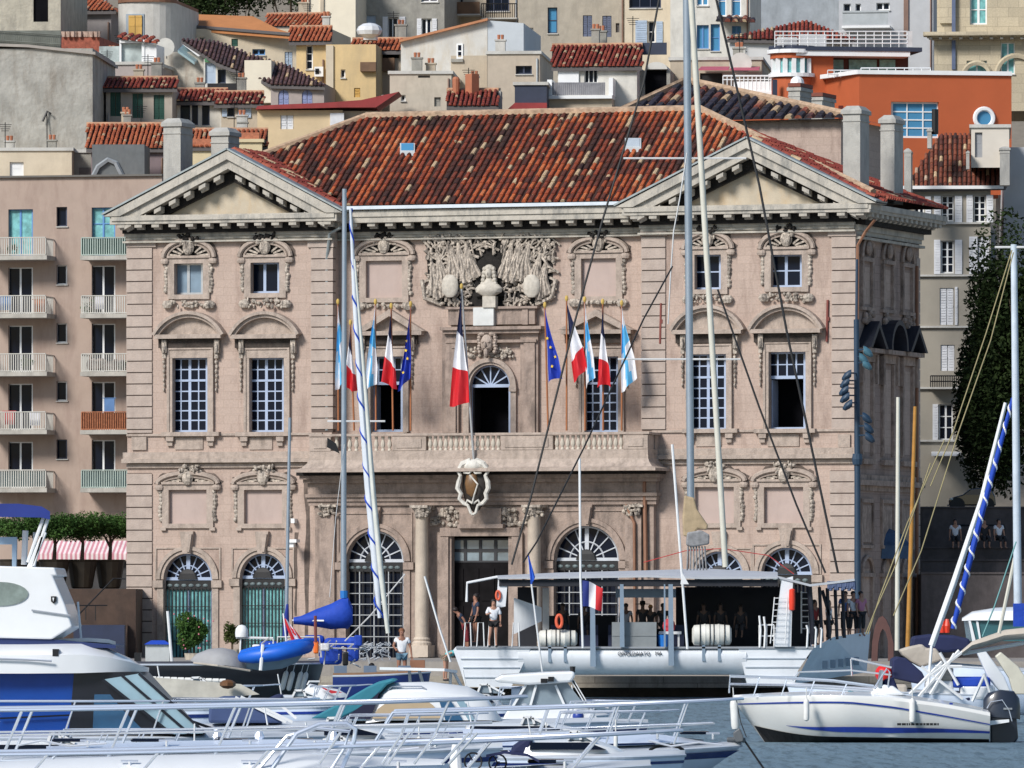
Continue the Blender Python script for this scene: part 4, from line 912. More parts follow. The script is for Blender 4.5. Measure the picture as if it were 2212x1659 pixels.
def bldg(name,label,x0,y0,x1,y1,Y,mt,wins=(),roof=None,yaw=.14,depth=8,cat='house',cap=True,group='houses on the hillside',extra=1.5,F=None):
    F=F or Frame((x0+x1)/2,Y,yaw); rt=F.root(name,label,cat,group)
    holes=[w[:4]+(('arch',) if 'A' in w[4] else ()) for w in wins if w[4][0] in 'gsd']
    yb=y1+extra*50; m=MB(); U0,W0,U1,W1=wall(m,F,x0,y0,x1,yb,holes,0,.3,back=depth); m.quad((U0,depth,W0),(U0,depth,W1),(U1,depth,W1),(U1,depth,W0))
    m.build('wall',mt,rt)
    for w in wins:
        q=w[:4]; k=w[4]
        if k[0]=='g': 
            window(F,rt,*q,nx=int(k[1]) if len(k)>1 else 2,ny=int(k[2]) if len(k)>2 else 2,v=.16,fm=KW[k[3]] if len(k)>3 and k[3] in KW else WHITE,pm=w[5] if len(w)>5 else NAVYG,arch='A' in k,t=.04,fr=.05)
            mm=MB(); F.box(mm,q[0]-1.5,q[3],q[2]+1.5,q[3]+2.2,-.07,.05); mm.build('window_sill',PALE,rt)
        elif k[0]=='s': shutter(F,rt,*q,.06,w[5],2 if q[2]-q[0]>15 else 1)
        elif k[0]=='d': mm=MB(); F.box(mm,*q,.12,.16); F.box(mm,q[0]+(q[2]-q[0])*.2,q[1]+4,q[2]-(q[2]-q[0])*.2,q[1]+(q[3]-q[1])*.45,.11,.12); mm.build('door',w[5],rt)
        elif k[0]=='o': shutter(F,rt,*q,-.06,w[5],1)       # open leaf folded against the wall
        elif k[0]=='b':                                        # boxed-out panel
            mm=MB(); F.box(mm,*q,-.1,.02); mm.build('wall_panel',w[5],rt)
    if roof and roof[0]=='tile':
        _,tm,yr,run,ov=roof[:5]; rx0,rx1=(roof[5],roof[6]) if len(roof)>6 else (x0,x1)
        wr=F.g((x0+x1)/2,yr,run)[1]; a=F.g(rx0,yr,run)[0]; c=F.g(rx1,yr,run)[0]; s=(wr-W1)/run
        P4=[(U0-ov,-ov,W1-s*ov+.08),(U1+ov,-ov,W1-s*ov+.08),(c+(ov if rx1==x1 else 0),run,wr),(a-(ov if rx0==x0 else 0),run,wr)]
        m=MB(); tiles(m,P4,(0,-1,-s),pitch=.2,L=.34,seed=int(x0+y0)); ro=m.build('roof',tm,rt,fix=False)
        m=MB(); n=Vector((0,0,-.16)); m.prism([Vector(p)-Vector((0,0,.05)) for p in P4],n); 
        m.build('eave_board',FASC,ro)
        if rx1!=x1 or len(roof)>7:
            m=MB(); m.prism([(U1+ov,-ov,W1-s*ov+.02),(U1+ov,run*2+ov,W1-s*ov),(c,run,wr-.03)],(-.05,0,-.02)); m.build('hip_end',tm,ro)
        m=MB(); m.tube([(P4[3][0],run,wr+.05),(P4[2][0],run,wr+.05)],.12,6); m.build('ridge',M('ridge mortar',(.45,.25,.15),.9,var=.3),ro)
    elif cap:
        m=MB(); k=.08; m.box(U0-k,-k,W1+.002,U1+k,.3,W1+.14); m.box(U0-k,.3,W1+.002,U0+.25,depth+k,W1+.14); m.box(U1-.25,.3,W1+.002,U1+k,depth+k,W1+.14); m.box(U0+.25,.35,W1-.3,U1-.25,depth,W1-.25); m.build('parapet',PALE if mt is not ORAN else WHITE,rt)
    clutter(F,rt,x0,x1,U0,U1,W1 if not(roof and roof[0]=='tile') else wr,depth,(roof[3] if roof and roof[0]=='tile' else 0)) if (cap or roof) and cat in('house','apartment block') else None
    return F,rt,(U0,W0,U1,W1)
def roofpoly(F,rt,pts,down,mt,pitch=.2,seed=1,name='roof'):
    """pts are photo points with their depth v; all must lie near one plane"""
    q=[F.p(*p) for p in pts]; m=MB(); tiles(m,q,down,pitch=pitch,seed=seed); o=m.build(name,mt,rt,fix=False)
    m=MB(); m.prism([Vector(p)-Vector((0,0,.07)) for p in q],(0,0,-.14)); m.build('eave_board',FASC,o); return o
def planarpts(F,pts,v0,y_e,slope):
    """photo points on the plane w = W(y_e at v0) + slope*(v-v0)"""
    out=[]
    for (x,y) in pts:
        W0=F.g(x,y_e,v0)[1]; v=v0
        for _ in range(30):
            w=F.g(x,y,v)[1]; v+= (w-W0-slope*(v-v0))/slope*.8
        out.append((x,y,v))
    return out
def leaves(mb,c,r,n,size,seed,lobes=9,flat=.6):
    rnd=random.Random(seed); lb=[]
    for i in range(lobes):
        a=rnd.uniform(0,2*PI); e=rnd.uniform(-.7,1); q=rnd.uniform(.35,.75)
        lb.append((c[0]+r[0]*q*math.cos(a),c[1]+r[1]*q*math.sin(a),c[2]+r[2]*q*e,rnd.uniform(.35,.6)))
    lb.append((c[0],c[1],c[2],.65))
    for i in range(n):
        l=rnd.choice(lb); d=Vector((rnd.gauss(0,1),rnd.gauss(0,1),rnd.gauss(0,1))).normalized(); q=(rnd.random()**.35)*l[3]
        p=Vector((l[0]+d.x*r[0]*q,l[1]+d.y*r[1]*q,l[2]+d.z*r[2]*q)); s=size*rnd.uniform(.5,1.3)
        t=Vector((rnd.gauss(0,1),rnd.gauss(0,1),rnd.gauss(0,.7))).normalized(); b=t.cross(Vector((rnd.gauss(0,1),rnd.gauss(0,1),rnd.gauss(0,1)))).normalized()
        mb.quad(p-t*s,p-b*s*.5,p+t*s,p+b*s*.5)
LEAF=leafmat('green foliage',(.018,.04,.012),(.06,.11,.03)); LEAFD=leafmat('dark foliage',(.010,.019,.006),(.038,.062,.018)); LEAFB=leafmat('bush foliage',(.02,.06,.015),(.09,.17,.04)); BARK=M('bark',(.10,.07,.05),.9,var=.3)
# ---- far row, top of the picture
bldg('apartment_block','grey stucco block with white shutters at the top behind the orange roofed yellow house',763,-60,960,90,395,GREYR,[(838,38,860,86,'g21w'),(862,36,876,80,'o',WSH),(826,36,838,84,'o',WSH),(911,40,932,78,'g21w'),(933,40,944,78,'o',WSH),(900,40,911,78,'o',WSH),(788,33,812,62,'d',LBL),(910,-20,946,4,'g21w')],cat='apartment block')
F,rt,_=bldg('apartment_block','dim apartment block with two timber balconies above the white gabled house',950,-60,1120,70,400,BEIGE,[(965,-20,1000,14,'g21n'),(1050,-10,1100,24,'g31n')],cat='apartment block')
for x0,y0,x1,y1,mt in ((956,4,1036,30,M('brown balcony boarding',(.16,.09,.05),.7,var=.2)),(1040,8,1116,38,IRON)):
    m=MB(); F.box(m,x0,y1,x1,y1+3,-1.2,.0); bo=m.build('balcony',PALE,rt); k=MB()
    if mt is IRON:
        n=16
        for i in range(n+1): x=x0+(x1-x0)*i/n; k.tube([F.p(x,y0,-1.15),F.p(x,y1,-1.15)],.02,4)
        k.tube([F.p(x0,y0,-1.15),F.p(x1,y0,-1.15)],.03,5)
    else: F.box(k,x0,y0,x1,y1,-1.18,-1.1)
    k.build('railing',mt,bo)
bldg('apartment_block','tall sand grey block with two slate blue shutters at the top centre',1120,-60,1350,112,390,M('sand grey render',(.38,.34,.28),.9,var=.12,dark=(.22,.2,.17),dscale=.6,damt=.6,bump=.25),[(1183,16,1204,72,'g12n',BLUEG),(1140,60,1152,80,'g11w'),(1330,50,1338,70,'d',FASC),(1259,33,1279,79,'s',NAV),(1301,34,1321,80,'s',NAV)],cat='apartment block',yaw=.1)
bldg('apartment_block','cream block with pale blue grey open shutters just left of the tall mast',1350,-60,1448,122,386,CREAM,[(1400,46,1416,92,'g12w'),(1372,44,1398,97,'o',LBL),(1417,46,1432,92,'o',LBL),(1359,-30,1428,17,'g31n')],cat='apartment block',yaw=.1)
F,rt,_=bldg('apartment_block','off white block with bright blue windows behind the tall mast',1448,-60,1620,128,384,OFFW,[(1505,54,1531,105,'g21b',BLUEG),(1535,52,1555,110,'g12b',BLUEG),(1581,56,1601,73,'g21b',BLUEG),(1505,-20,1530,12,'g21w',BLUEG),(1551,-30,1569,35,'g12w',BLUEG),(1580,-30,1601,35,'g12w',BLUEG)],cat='apartment block',yaw=.1)
m=MB(); tiles(m,[F.p(1548,46,-1.0),F.p(1632,48,-1.0),F.p(1622,36,0),F.p(1548,34,0)],(0,-1,-.3),pitch=.4,seed=4); m.build('canopy_roof',TDARK,rt,fix=False)
bldg('blank_wall_building','plain pale blue grey concrete building above the low red roofed house',1600,-60,1812,80,398,M('blue grey concrete',(.33,.36,.39),.9,var=.14,dark=(.20,.22,.23),dscale=.5,damt=.7),cat='building',yaw=.05)
F,rt,_=bldg('apartment_block','grey apartment block with a long glass balcony above the roof terrace',1812,-60,2016,170,392,M('cool grey render',(.45,.46,.48),.85,var=.06),[(1822,8,1838,26,'g11w'),(1848,8,1860,26,'g11w'),(1893,6,1922,22,'g21w'),(1952,-40,1962,80,'b',M('brown downpipe cover',(.2,.12,.09)))],cat='apartment block')
m=MB(); F.box(m,1818,55,1922,60,-1.3,0); bo=m.build('balcony',WHITE,rt); k=MB(); F.box(k,1820,27,1918,53,-1.25,-1.22); F.box(k,1819,23,1920,27,-1.3,-1.2); k.build('railing',M('frosted balcony glass',(.40,.43,.45),.3),bo)
F,rt,_=bldg('stone_town_house','cream classical stone house with a toothed cornice at the top right corner',2018,82,2260,165,372,SAND,[(2088,131,2132,160,'g21w',TEALG),(2162,92,2192,160,'g21w',TEALG)],cat='town house',yaw=.08,cap=False)
F2=F; m=MB(); U0,W0,U1,W1=wall(m,F2,2024,-60,2260,68,[(2095,-40,2132,53,'x')[:4]],.15,.4,back=6); m.build('upper_wall',SAND,rt)
window(F2,rt,2095,-40,2132,53,2,3,.4,WHITE,TEALG)
m=MB(); F2.box(m,1994,68,2260,76,-.9,.15); F2.box(m,2002,76,2260,80,-.6,.1); F2.box(m,2014,80,2260,86,-.2,.05); F2.box(m,2030,-20,2060,50,-.02,.12); co=m.build('cornice',SAND,rt)
m=MB()
for i in range(11): F2.box(m,2006+i*22,80,2013+i*22,84,-.7,-.1)
m.build('dentil_row',CORN,co)
m=MB()
for cx_,cy_,r in ((2110,165,29),(2195,162,42)):
    p=F2.p(cx_,cy_,-.08); rr=r/46; m.tube([(p[0]+rr*math.cos(PI*k/14),p[1],p[2]+rr*math.sin(PI*k/14)) for k in range(15)],.13,5)
m.build('arch_moulding',SAND,rt)
m=MB(); F2.box(m,2056,-60,2064,150,-.12,-.02); m.build('downpipe',M('slate blue pipe',(.10,.13,.22),.5),rt)
# cream tower left of centre top, trees
bldg('cream_house','plain cream wall house standing right of the dark trees on the skyline',663,-60,768,60,392,M('light cream render',(.70,.64,.52),.85,var=.05),[(692,-60,699,40,'b',BEIGE)],cat='house')
# ---- second row
bldg('low_house','grey wall house with orange tiled roof beside the ruined stone tower',131,22,240,100,372,M('drab grey plaster',(.24,.22,.22),.9),[],('tile',TORG,-12,3.5,.3,131,200),extra=.5)  # one even grey for the wall
F,rt,_=bldg('stone_tower','weathered stone tower with a tall dark doorway in the top left corner',-60,-60,131,78,362,M('weathered tower stone',(.42,.39,.32),.95,var=.15,scale=2,dark=(.2,.19,.17),dscale=1,damt=.6,bump=.6,bscale=8),[(72,-50,104,47,'d',BLK)],cat='tower',yaw=.1)
F,rt,b=bldg('old_stone_wall_building','big windowless building of rough cracked grey masonry on the left',-60,105,200,378,344,ROUGH,[],cat='building',depth=9,cap=False,yaw=.06)
m=MB(); m.prism([F.p(-60,98,-.15),F.p(60,102,-.15),F.p(206,118,-.15),F.p(206,112,-.15),F.p(60,96,-.15),F.p(-60,92,-.15)][::-1],(0,9,0)); m.build('coping',M('coping stone',(.35,.32,.29),.9),rt)
m=MB(); 
for i in range(40): x=-50+i*4.6; m.tube([F.p(x,106,.6),F.p(x,62+ (x+50)*.07,.6)],.012,4)
for y in (64,84): m.tube([F.p(-50,y,.6),F.p(132,y+12,.6)],.025,4)
F.box(m,-50,66,131,104,.7,.72); m.build('mesh_fence',M('grey green netting',(.16,.17,.15),.9,var=.2),rt)
m=MB(); m.tube([F.p(101,240,-.1),F.p(102,345,-.3)],.025,5); m.tube([F.p(92,262,-.2),F.p(102,240,-.15),F.p(110,246,-.2)],.05,5); m.build('wall_pole',IRON,rt)
bldg('low_flat_house','low beige flat roofed house with a white door below the rough masonry',-60,326,155,385,338,CREAM,[(21,350,51,382,'d',WHITE)],cat='house',extra=1,yaw=.03)
bldg('low_annex','small grey annex with stepped walls beside the low beige house',155,330,199,385,339,GREYR,[(171,362,198,380,'b',FASC)],cat='annex',extra=1,yaw=.03)
# round tower house
F=Frame(308,366,.14); rt=F.root('round_tower_house','pale round cornered tower house with ochre shutters','house','houses on the hillside')
a=F.g(246,4,0)[0]; c=F.g(371,4,0)[0]; wt=F.g(308,4,0)[1]; wb=F.g(308,160,0)[1]-4; m=MB(); r=1.2
ring=[(a+r-r*math.cos(t),r-r*math.sin(t)) for t in [PI/2*k/6 for k in range(7)]]+[(c-r+r*math.sin(t),r-r*math.cos(t)) for t in [PI/2*k/6 for k in range(7)]]+[(c,7),(a,7)]
m.loft([[(x,y,z) for x,y in ring] for z in (wb,wt)]); m.build('wall',PALE,rt); m=MB(); m.loft([[(x*1.0,y-.1,z) for x,y in ring] for z in (wt,wt+.15)]); m.build('roof_edge',M('brown roof edge',(.2,.1,.06),.8),rt)
m=MB(); F.box(m,272,30,311,78,-.06,.1); m.build('window_surround',M('blue grey surround',(.30,.36,.42),.8),rt); shutter(F,rt,277,33,307,76,-.14,OCH,2,False)
# terrace house with glass
F,rt,_=bldg('terrace_house','mauve terrace house with glass screens and plants under the round tower house',212,140,336,168,356,MAUVE,[],cap=True,extra=1)
m=MB(); F.box(m,258,90,262,142,0,.15); F.box(m,306,92,312,142,0,.15); F.box(m,312,96,338,142,.05,2); F.box(m,258,86,312,92,-.1,2.2); m.build('pergola',WHITE,rt)
m=MB(); F.box(m,262,94,306,142,.2,.23); F.box(m,214,100,258,140,.3,.33); m.build('glass_screen',M('misty glass',(.35,.40,.40),.15,var=.4,scale=1.5),rt)
m=MB(); tiles(m,[F.p(258,84,-.2),F.p(342,94,-.2),F.p(336,88,1.5),F.p(262,80,1.5)],(0,-1,-.2),seed=9); m.build('tiled_edge',TRED,rt,fix=False)
F,rt,_=bldg('planter_terrace','rust red tiled terrace cluttered with pots beside the netting fence',133,80,215,118,360,M('rust red brickwork',(.28,.08,.05),.9,var=.4,scale=6),[],cat='terrace',cap=False,extra=.6)
m=MB(); rnd=random.Random(8)
for i in range(16):
    p=F.p(138+i*5,80,rnd.uniform(-.2,.3)); m.lathe((p[0],p[1],p[2]),[(.08,0),(.13,.25)],6)
m.build('plant_pot_row',M('mixed pots',(.45,.32,.26),.8,var=.5,scale=3),rt)
# house with green shutters
F,rt,_=bldg('green_shutter_house','grey beige house with three closed dark green shutters',229,190,372,280,348,M('grey beige render',(.38,.34,.29),.85,var=.1,dark=(.28,.22,.19),dscale=.7,damt=.5),[(238,199,261,251,'s',GRN),(286,202,309,255,'s',GRN),(332,205,355,258,'s',GRN)],('tile',TRED,172,1.6,.25),yaw=.06)
bldg('narrow_house','narrow white house squeezed between the rough masonry wall and the green shuttered house',199,200,229,272,350,OFFW,[(200,232,203,268,'b',LBL)],('tile',TRED,170,1.8,.2),extra=1)
# orange flat-roofed long house
F,rt,_=bldg('long_house','long cream house under a smooth orange roof near the skyline',371,62,655,160,372,CREAM,[(545,106,573,119,'g21b',NAVYG),(615,112,632,146,'s',LBL),(430,80,442,96,'g11w'),(500,84,514,100,'s',GRN)],yaw=.04,cap=False)
pts=planarpts(F,[(366,54),(640,76),(600,62),(546,35),(398,30)],-.3,66,.42)
m=MB(); m.prism([F.p(*p) for p in pts],(0,0,-.2)); m.build('roof',M('smooth orange roofing',(.46,.19,.07),.85,var=.08),rt)
m=MB(); m.tube([F.p(*p)[0:3] for p in pts[:2]],.09,6); m.build('gutter',FASC,rt)
F,rt,_=bldg('small_orange_roof_house','small house with a rough orange tiled roof in front of the dark skyline trees',590,56,700,110,376,CREAM,[],('tile',TORG,34,2.5,.3),extra=.4)
# purple roof house
F,rt,_=bldg('purple_roof_house','mauve grey house with a long dark purple roof and arched periwinkle shutters',585,180,700,232,354,MAUVE,[(601,194,624,228,'sA',PER),(652,194,675,228,'sA',PER)],yaw=.1,cap=False,extra=1)
TPUR=tilemat('dark purple tiles',[(0,(.05,.03,.035)),(.4,(.085,.045,.05)),(.75,(.12,.06,.06)),(.95,(.2,.12,.1))])
pp=planarpts(F,[(585,181),(702,184),(620,140),(548,120),(470,90),(392,84),(470,134),(560,168)],-.3,184,.55)
roofpoly(F,rt,[pp[0],pp[1],pp[2],pp[3],pp[4],pp[5],pp[6],pp[7]],(0,-1,-.55),TPUR,seed=3)
m=MB(); F.box(m,528,130,586,222,.3,3); m.build('side_wall',M('light cream render',(.70,.64,.52)),rt)
# jumble of terraces left of the purple roof
F,rt,_=bldg('patched_house','pale house with a skylight lean-to and a satellite dish',340,112,450,200,360,M('patched render',(.50,.47,.41),.9,var=.25,scale=3,dark=(.25,.17,.12),dscale=1.2,damt=.6),[],yaw=.1,cap=False)
m=MB(); m.prism([F.p(384,108,-.6),F.p(420,134,-.6),F.p(436,122,.8),F.p(398,94,.8)],(0,0,-.12)); m.build('skylight',M('pale blue skylight glass',(.30,.42,.45),.2),rt)
m=MB(); p=F.p(358,102,-.6); m.lathe((p[0],p[1],p[2]),[(.2,-.05),(.2,.05)],10); 
m=MB(); m.loft([[(p[0]+r_*math.cos(2*PI*k/16),p[1]-dv,p[2]+r_*math.sin(2*PI*k/16)) for k in range(16)] for r_,dv in ((.42,.1),(.3,0),(.02,-.06))]); m.tube([(p[0],p[1],p[2]),(p[0],p[1]+.3,p[2]-.5)],.03,5); m.build('satellite_dish',M('dish grey',(.55,.54,.5),.6),rt)
m=MB(); m.prism([F.p(392,94,-.4),F.p(430,96,-.4),F.p(452,110,-.4),F.p(428,122,-.4)],(0,1,0)); m.build('white_sheeting',WHITE,rt)
F,rt,_=bldg('green_lintel_house','small terrace house with a green lintel, blue door and cluttered balcony',440,128,530,196,357,OFFW,[(443,136,466,180,'d',LBL),(470,150,488,180,'g11n')],yaw=.1,cap=False)
m=MB(); F.box(m,442,126,487,134,-.1,.1); m.build('green_lintel',M('green paint',(.06,.2,.09),.6),rt)
m=MB(); F.box(m,448,180,528,196,-.9,-.8); m.build('balcony_screen',IRON,rt)
# red roofed building with navy windows
F,rt,_=bldg('navy_window_house','white house with three tall navy windows under a red roof',375,218,478,276,350,OFFW,[(389,222,411,271,'g11n'),(414,222,428,270,'g11n'),(436,222,453,271,'g11n')],('tile',TRED,197,2.0,.3),yaw=.05)
F,rt,_=bldg('blue_shutter_house','low beige house with open light blue shutters beside the white navy windowed house',478,224,556,284,349,BEIGE,[(491,227,507,252,'g11n'),(479,226,491,252,'o',LBL),(514,228,527,254,'o',LBL),(528,228,543,254,'o',LBL)],('tile',TRED,203,2.2,.3),yaw=.05)
# cream house with white shutters and dark red roof
F,rt,_=bldg('cream_white_shutter_house','cream yellow house with white shutters and a dark red roof swept up at the right',556,238,740,310,343,M('warm cream render',(.60,.47,.30),.85,var=.06),[(606,249,634,279,'s',WSH),(713,244,743,277,'b',WSH)],yaw=.03,cap=False)
m=MB(); m.prism([F.p(x,y,-.4) for x,y in ((552,236),(740,232),(812,232),(862,198),(780,216),(700,222),(600,226),(556,229))],(0,3,0)); m.build('roof',M('dark red sheet roof',(.27,.03,.03),.6,var=.15),rt)
m=MB(); F.box(m,738,240,815,320,.2,4); m.build('side_wall',BEIGE,rt)
m=MB(); F.box(m,824,205,833,216,-.3,.2); m.build('chimney',CHIM,rt)
# orange roofs, chapel wall, yellow house
F,rt,_=bldg('orange_roof_house','mauve house with a broad rough orange tiled roof above the grey chapel wall',197,320,356,380,338,M('dark mauve wall',(.22,.17,.18),.9),[],('tile',TORG,272,3.6,.2),extra=.6,yaw=.03,cap=False)  # wall in a plain dark mauve
F,rt,_=bldg('chapel_wall','dark grey chapel wall with a pointed blind arch',199,312,312,382,334,M('dark grey plaster',(.13,.14,.145),.9,var=.15,dark=(.2,.2,.2),dscale=.7,damt=.5),[],cat='chapel',extra=.8,yaw=.03,cap=False,depth=3)
m=MB(); p=[F.p(x,y,-.08) for x,y in ((200,384),(212,360),(233,345),(250,352),(266,384))]; m.tube(p,.11,5); m.build('blind_arch',M('arch grey',(.25,.27,.29),.8),rt)
F,rt,_=bldg('yellow_house','pale yellow house with small tiled vents between the two left chimneys',405,318,574,370,336,M('pale yellow render',(.62,.52,.33),.85,var=.05),[(410,300,457,318,'b',M('terracotta vents',(.42,.15,.08),.8,var=.3,scale=8))],('tile',TORG,284,2.6,.1),yaw=.03,extra=.6)
m=MB(); F.box(m,513,306,566,332,-.5,.2); F.box(m,508,300,570,307,-.6,.3); m.build('roof_box',M('pale yellow render',(.62,.52,.33)),rt); m=MB(); F.box(m,514,286,560,300,-.5,.0); m.build('tiled_vent',M('terracotta vents',(.42,.15,.08)),rt)
# yellow house with ac unit
F,rt,_=bldg('yellow_tall_house','tall yellow ochre house with a pale stair strip in the middle of the old town',704,96,812,240,358,YELL,[(704,98,720,240,'b',CREAM),(736,150,746,168,'g11w'),(765,190,778,210,'s',OCH)],yaw=.08,cap=False)
m=MB(); F.box(m,778,134,812,154,-.3,0); m.build('wooden_balcony',M('brown balcony boarding',(.16,.09,.05)),rt)
F,rt,_=bldg('yellow_side_house','yellow house with tall white windows and an air conditioner',640,88,704,175,360,YELL,[(661,98,676,150,'g13w')],('tile',TORG,62,2.5,.3),yaw=.08)
m=MB(); F.box(m,679,144,698,165,-.4,-.05); ac=m.build('air_conditioner',WHITE,rt); m=MB(); p=F.p(685,153,-.41); m.lathe((p[0],p[1],p[2]),[(.01,0),(.15,.005)],10); F.box(m,681,148,689,160,-.42,-.402); m.build('fan_grille',IRON,ac)
F,rt,_=bldg('loggia_house','house with a dark open loggia under a low orange roof',780,108,868,170,361,BEIGE,[(786,110,862,126,'d',BLK)],('tile',TORG,88,2.2,.4),yaw=.08)
m=MB(); F.box(m,806,125,852,154,-.25,0); m.build('loggia_boarding',M('brown balcony boarding',(.16,.09,.05)),rt)
m=MB(); p=F.p(798,66,-.2); m.ball((p[0],p[1],p[2]),.6,.5,.36,10,6); F.box(m,785,68,812,86,-.3,.5); m.build('white_dormer',M('white dormer paint',(.6,.62,.65),.5),rt)
# white gabled house
F=Frame(960,352,.1); rt=F.root('white_gable_house','big pale house with a sloping gable and one small window above the hall ridge','house','houses on the hillside')
m=MB(); m.prism([F.p(x,y,0) for x,y in ((866,260),(866,90),(1053,44),(1053,260))],(0,.3,0)); m.build('wall',M('patchy pale render',(.56,.55,.52),.9,var=.12,scale=1,dark=(.47,.39,.28),dscale=.35,damt=.95,bump=.2),rt)
m=MB(); m.prism([F.p(1053,44,.02),F.p(1131,50,.02),F.p(1131,250,.02),F.p(1053,250,.02)],(0,8,0)); m.build('side_wall',M('pale blue grey render',(.48,.52,.56),.85,var=.04),rt)
m=MB(); m.prism([F.p(862,91,-.3),F.p(862,86,-.3),F.p(1053,39,-.3),F.p(1053,44,-.3)],(0,8,0)); m.build('roof_edge',M('terracotta edge',(.45,.2,.1),.8),rt)
window(F,rt,986,94,1000,127,1,2,-.06,WHITE,NAVYG); m=MB(); F.box(m,974,127,1000,134,-.15,0); m.build('window_sill',GREYR,rt)
m=MB(); F.box(m,974,120,1052,250,-.05,0); m.build('beige_patch',BEIGE,rt)
bldg('beige_block','plain beige block with one dark slot window beside the white gabled house',1053,117,1166,245,349,M('warm beige render',(.47,.40,.32),.85,var=.08,dark=(.35,.29,.23),dscale=.6,damt=.5),[(1114,142,1149,160,'g21n'),(1070,190,1082,208,'g11w'),(1132,198,1142,212,'d',FASC)],yaw=.08)
bldg('low_beige_wall_house','long low beige house wall standing just above the town hall ridge',842,160,975,258,346,M('warm grey render',(.50,.44,.36),.85,var=.1,dark=(.33,.28,.22),dscale=.6,damt=.6),[(903,163,929,168,'d',FASC),(938,210,952,230,'d',GREYR),(866,205,876,218,'g11w')],yaw=.05)
F,rt,_=bldg('brown_roof_shed','shed with a mossy brown tiled roof behind the town hall ridge',970,230,1072,262,338,GREYR,[(975,232,995,246,'g11w')],('tile',TRED,198,2.4,.1),yaw=.05,extra=.3)
m=MB(); m.lathe(F.p(985,196,2),[(.14,-.2),(.16,.5),(.1,.6)],8); m.lathe(F.p(1020,165,2),[(.3,-1.2),(.3,.1)],4); m.build('chimney_pot',M('clay pot',(.4,.15,.08)),rt)
F,rt,_=bldg('dark_roof_cabin','dark blue rooftop cabin with a red sloping roof below it',1112,184,1181,246,341,M('dark slate cladding',(.03,.04,.07),.7),[],cat='cabin',yaw=.05,extra=.3)
m=MB(); m.prism([F.p(x,y,-.6) for x,y in ((1092,240),(1181,240),(1181,222),(1112,222))],(0,.6,0)); m.build('roof_apron',M('dark red sheet roof',(.27,.03,.03)),rt)
m=MB(); F.box(m,1070,196,1082,244,-.8,.4); m.build('chimney',CHIM,rt)
# terrace house with mossy red roof
F,rt,_=bldg('mossy_roof_house','white house with a mossy dark red roof and a grey timber terrace fence',1205,143,1376,246,344,OFFW,[(1206,148,1250,178,'b',WHITE),(1262,148,1292,180,'g31w'),(1212,222,1221,230,'g11w'),(1224,222,1233,230,'g11w'),(1270,222,1279,230,'g11w'),(1283,222,1292,230,'g11w')],('tile',TRED,101,3.2,.25),yaw=.12,depth=6)
m=MB()
for i in range(26): F.box(m,1193+i*4.4,178,1196.8+i*4.4,205,-1.1,-1.05)
m.build('timber_fence',M('grey weathered timber',(.20,.20,.22),.85,var=.25),rt)
m=MB(); F.box(m,1178,206,1322,213,-1.3,0); F.box(m,1182,172,1192,206,-1.2,0); F.box(m,1315,168,1324,206,-1.2,0); m.build('terrace_slab',WHITE,rt)
m=MB(); F.box(m,1182,213,1322,250,-1.0,0); m.build('lower_wall',BEIGE,rt)
F,rt,_=bldg('grey_vault_house','grey house with a pale vaulted roof over a dark garage opening',1376,152,1448,245,345,GREYR,[(1393,152,1440,205,'d',BLK)],yaw=.1,cap=False)
m=MB(); a_=F.p(1394,150,-.1); c_=F.p(1442,150,-.1); r=(c_[0]-a_[0])/2; m.loft([[(a_[0]+r-r*math.cos(PI*k/10),q,a_[2]+.55*r*math.sin(PI*k/10)*1.2) for k in range(11)] for q in (-.2,3)]); m.build('vaulted_roof',M('dish grey',(.55,.54,.5)),rt)
m=MB(); F.box(m,1384,92,1440,118,2,2.1); m.build('dark_panel',M('dark slate cladding',(.03,.04,.07)),rt)
F,rt,_=bldg('penthouse_terrace','beige rooftop house with pink awnings and a white railed terrace behind the tall mast',1448,130,1645,230,347,BEIGE,[(1512,158,1560,196,'d',IRON)],cat='house',yaw=.08)
for x0,x1 in ((1509,1574),(1576,1640)):
    m=MB(); m.prism([F.p(x0,152,-1.6),F.p(x1,152,-1.6),F.p(x1+2,146,-.2),F.p(x0+6,146,-.2)],(0,0,.05)); m.build('awning',M('pink awning cloth',(.45,.10,.15),.8),rt)
m=MB(); p=F.p(1600,138,-.6); m.loft([[(p[0]+r_*math.cos(2*PI*k/16),p[1]-dv,p[2]+r_*math.sin(2*PI*k/16)) for k in range(16)] for r_,dv in ((.5,.1),(.35,0),(.02,-.06))]); m.build('satellite_dish',M('dish grey',(.55,.54,.5)),rt)
m=MB(); F.box(m,1562,196,1668,202,-1.8,-.2); F.box(m,1585,176,1665,196,-1.75,-1.7); 
for x in range(1562,1668,9): m.tube([F.p(x,164,-1.75),F.p(x,198,-1.75)],.025,4)
m.tube([F.p(1562,164,-1.75),F.p(1666,164,-1.75)],.04,5); m.tube([F.p(1562,172,-1.75),F.p(1666,172,-1.75)],.025,5); m.build('white_railing',WHITE,rt)
# red roofed low house
F,rt,_=bldg('low_red_roof_house','white house with a low pointed red tiled roof behind the roof terrace',1576,84,1840,175,362,M('cool white render',(.60,.60,.60),.8,var=.05),[],yaw=.05,cap=False)
pq=planarpts(F,[(1568,82),(1850,86),(1741,44)],-.3,84,.45); roofpoly(F,rt,pq,(0,-1,-.45),TRED,seed=8)
m=MB(); m.tube([F.p(1602,84,-.3),F.p(1602,124,-.3)],.025,5); m.tube([F.p(1590,112,-.3),F.p(1614,112,-.3)],.02,5); m.tube([F.p(1584,106,-.3),F.p(1602,92,-.3)],.02,5); m.build('aerial',IRON,rt)
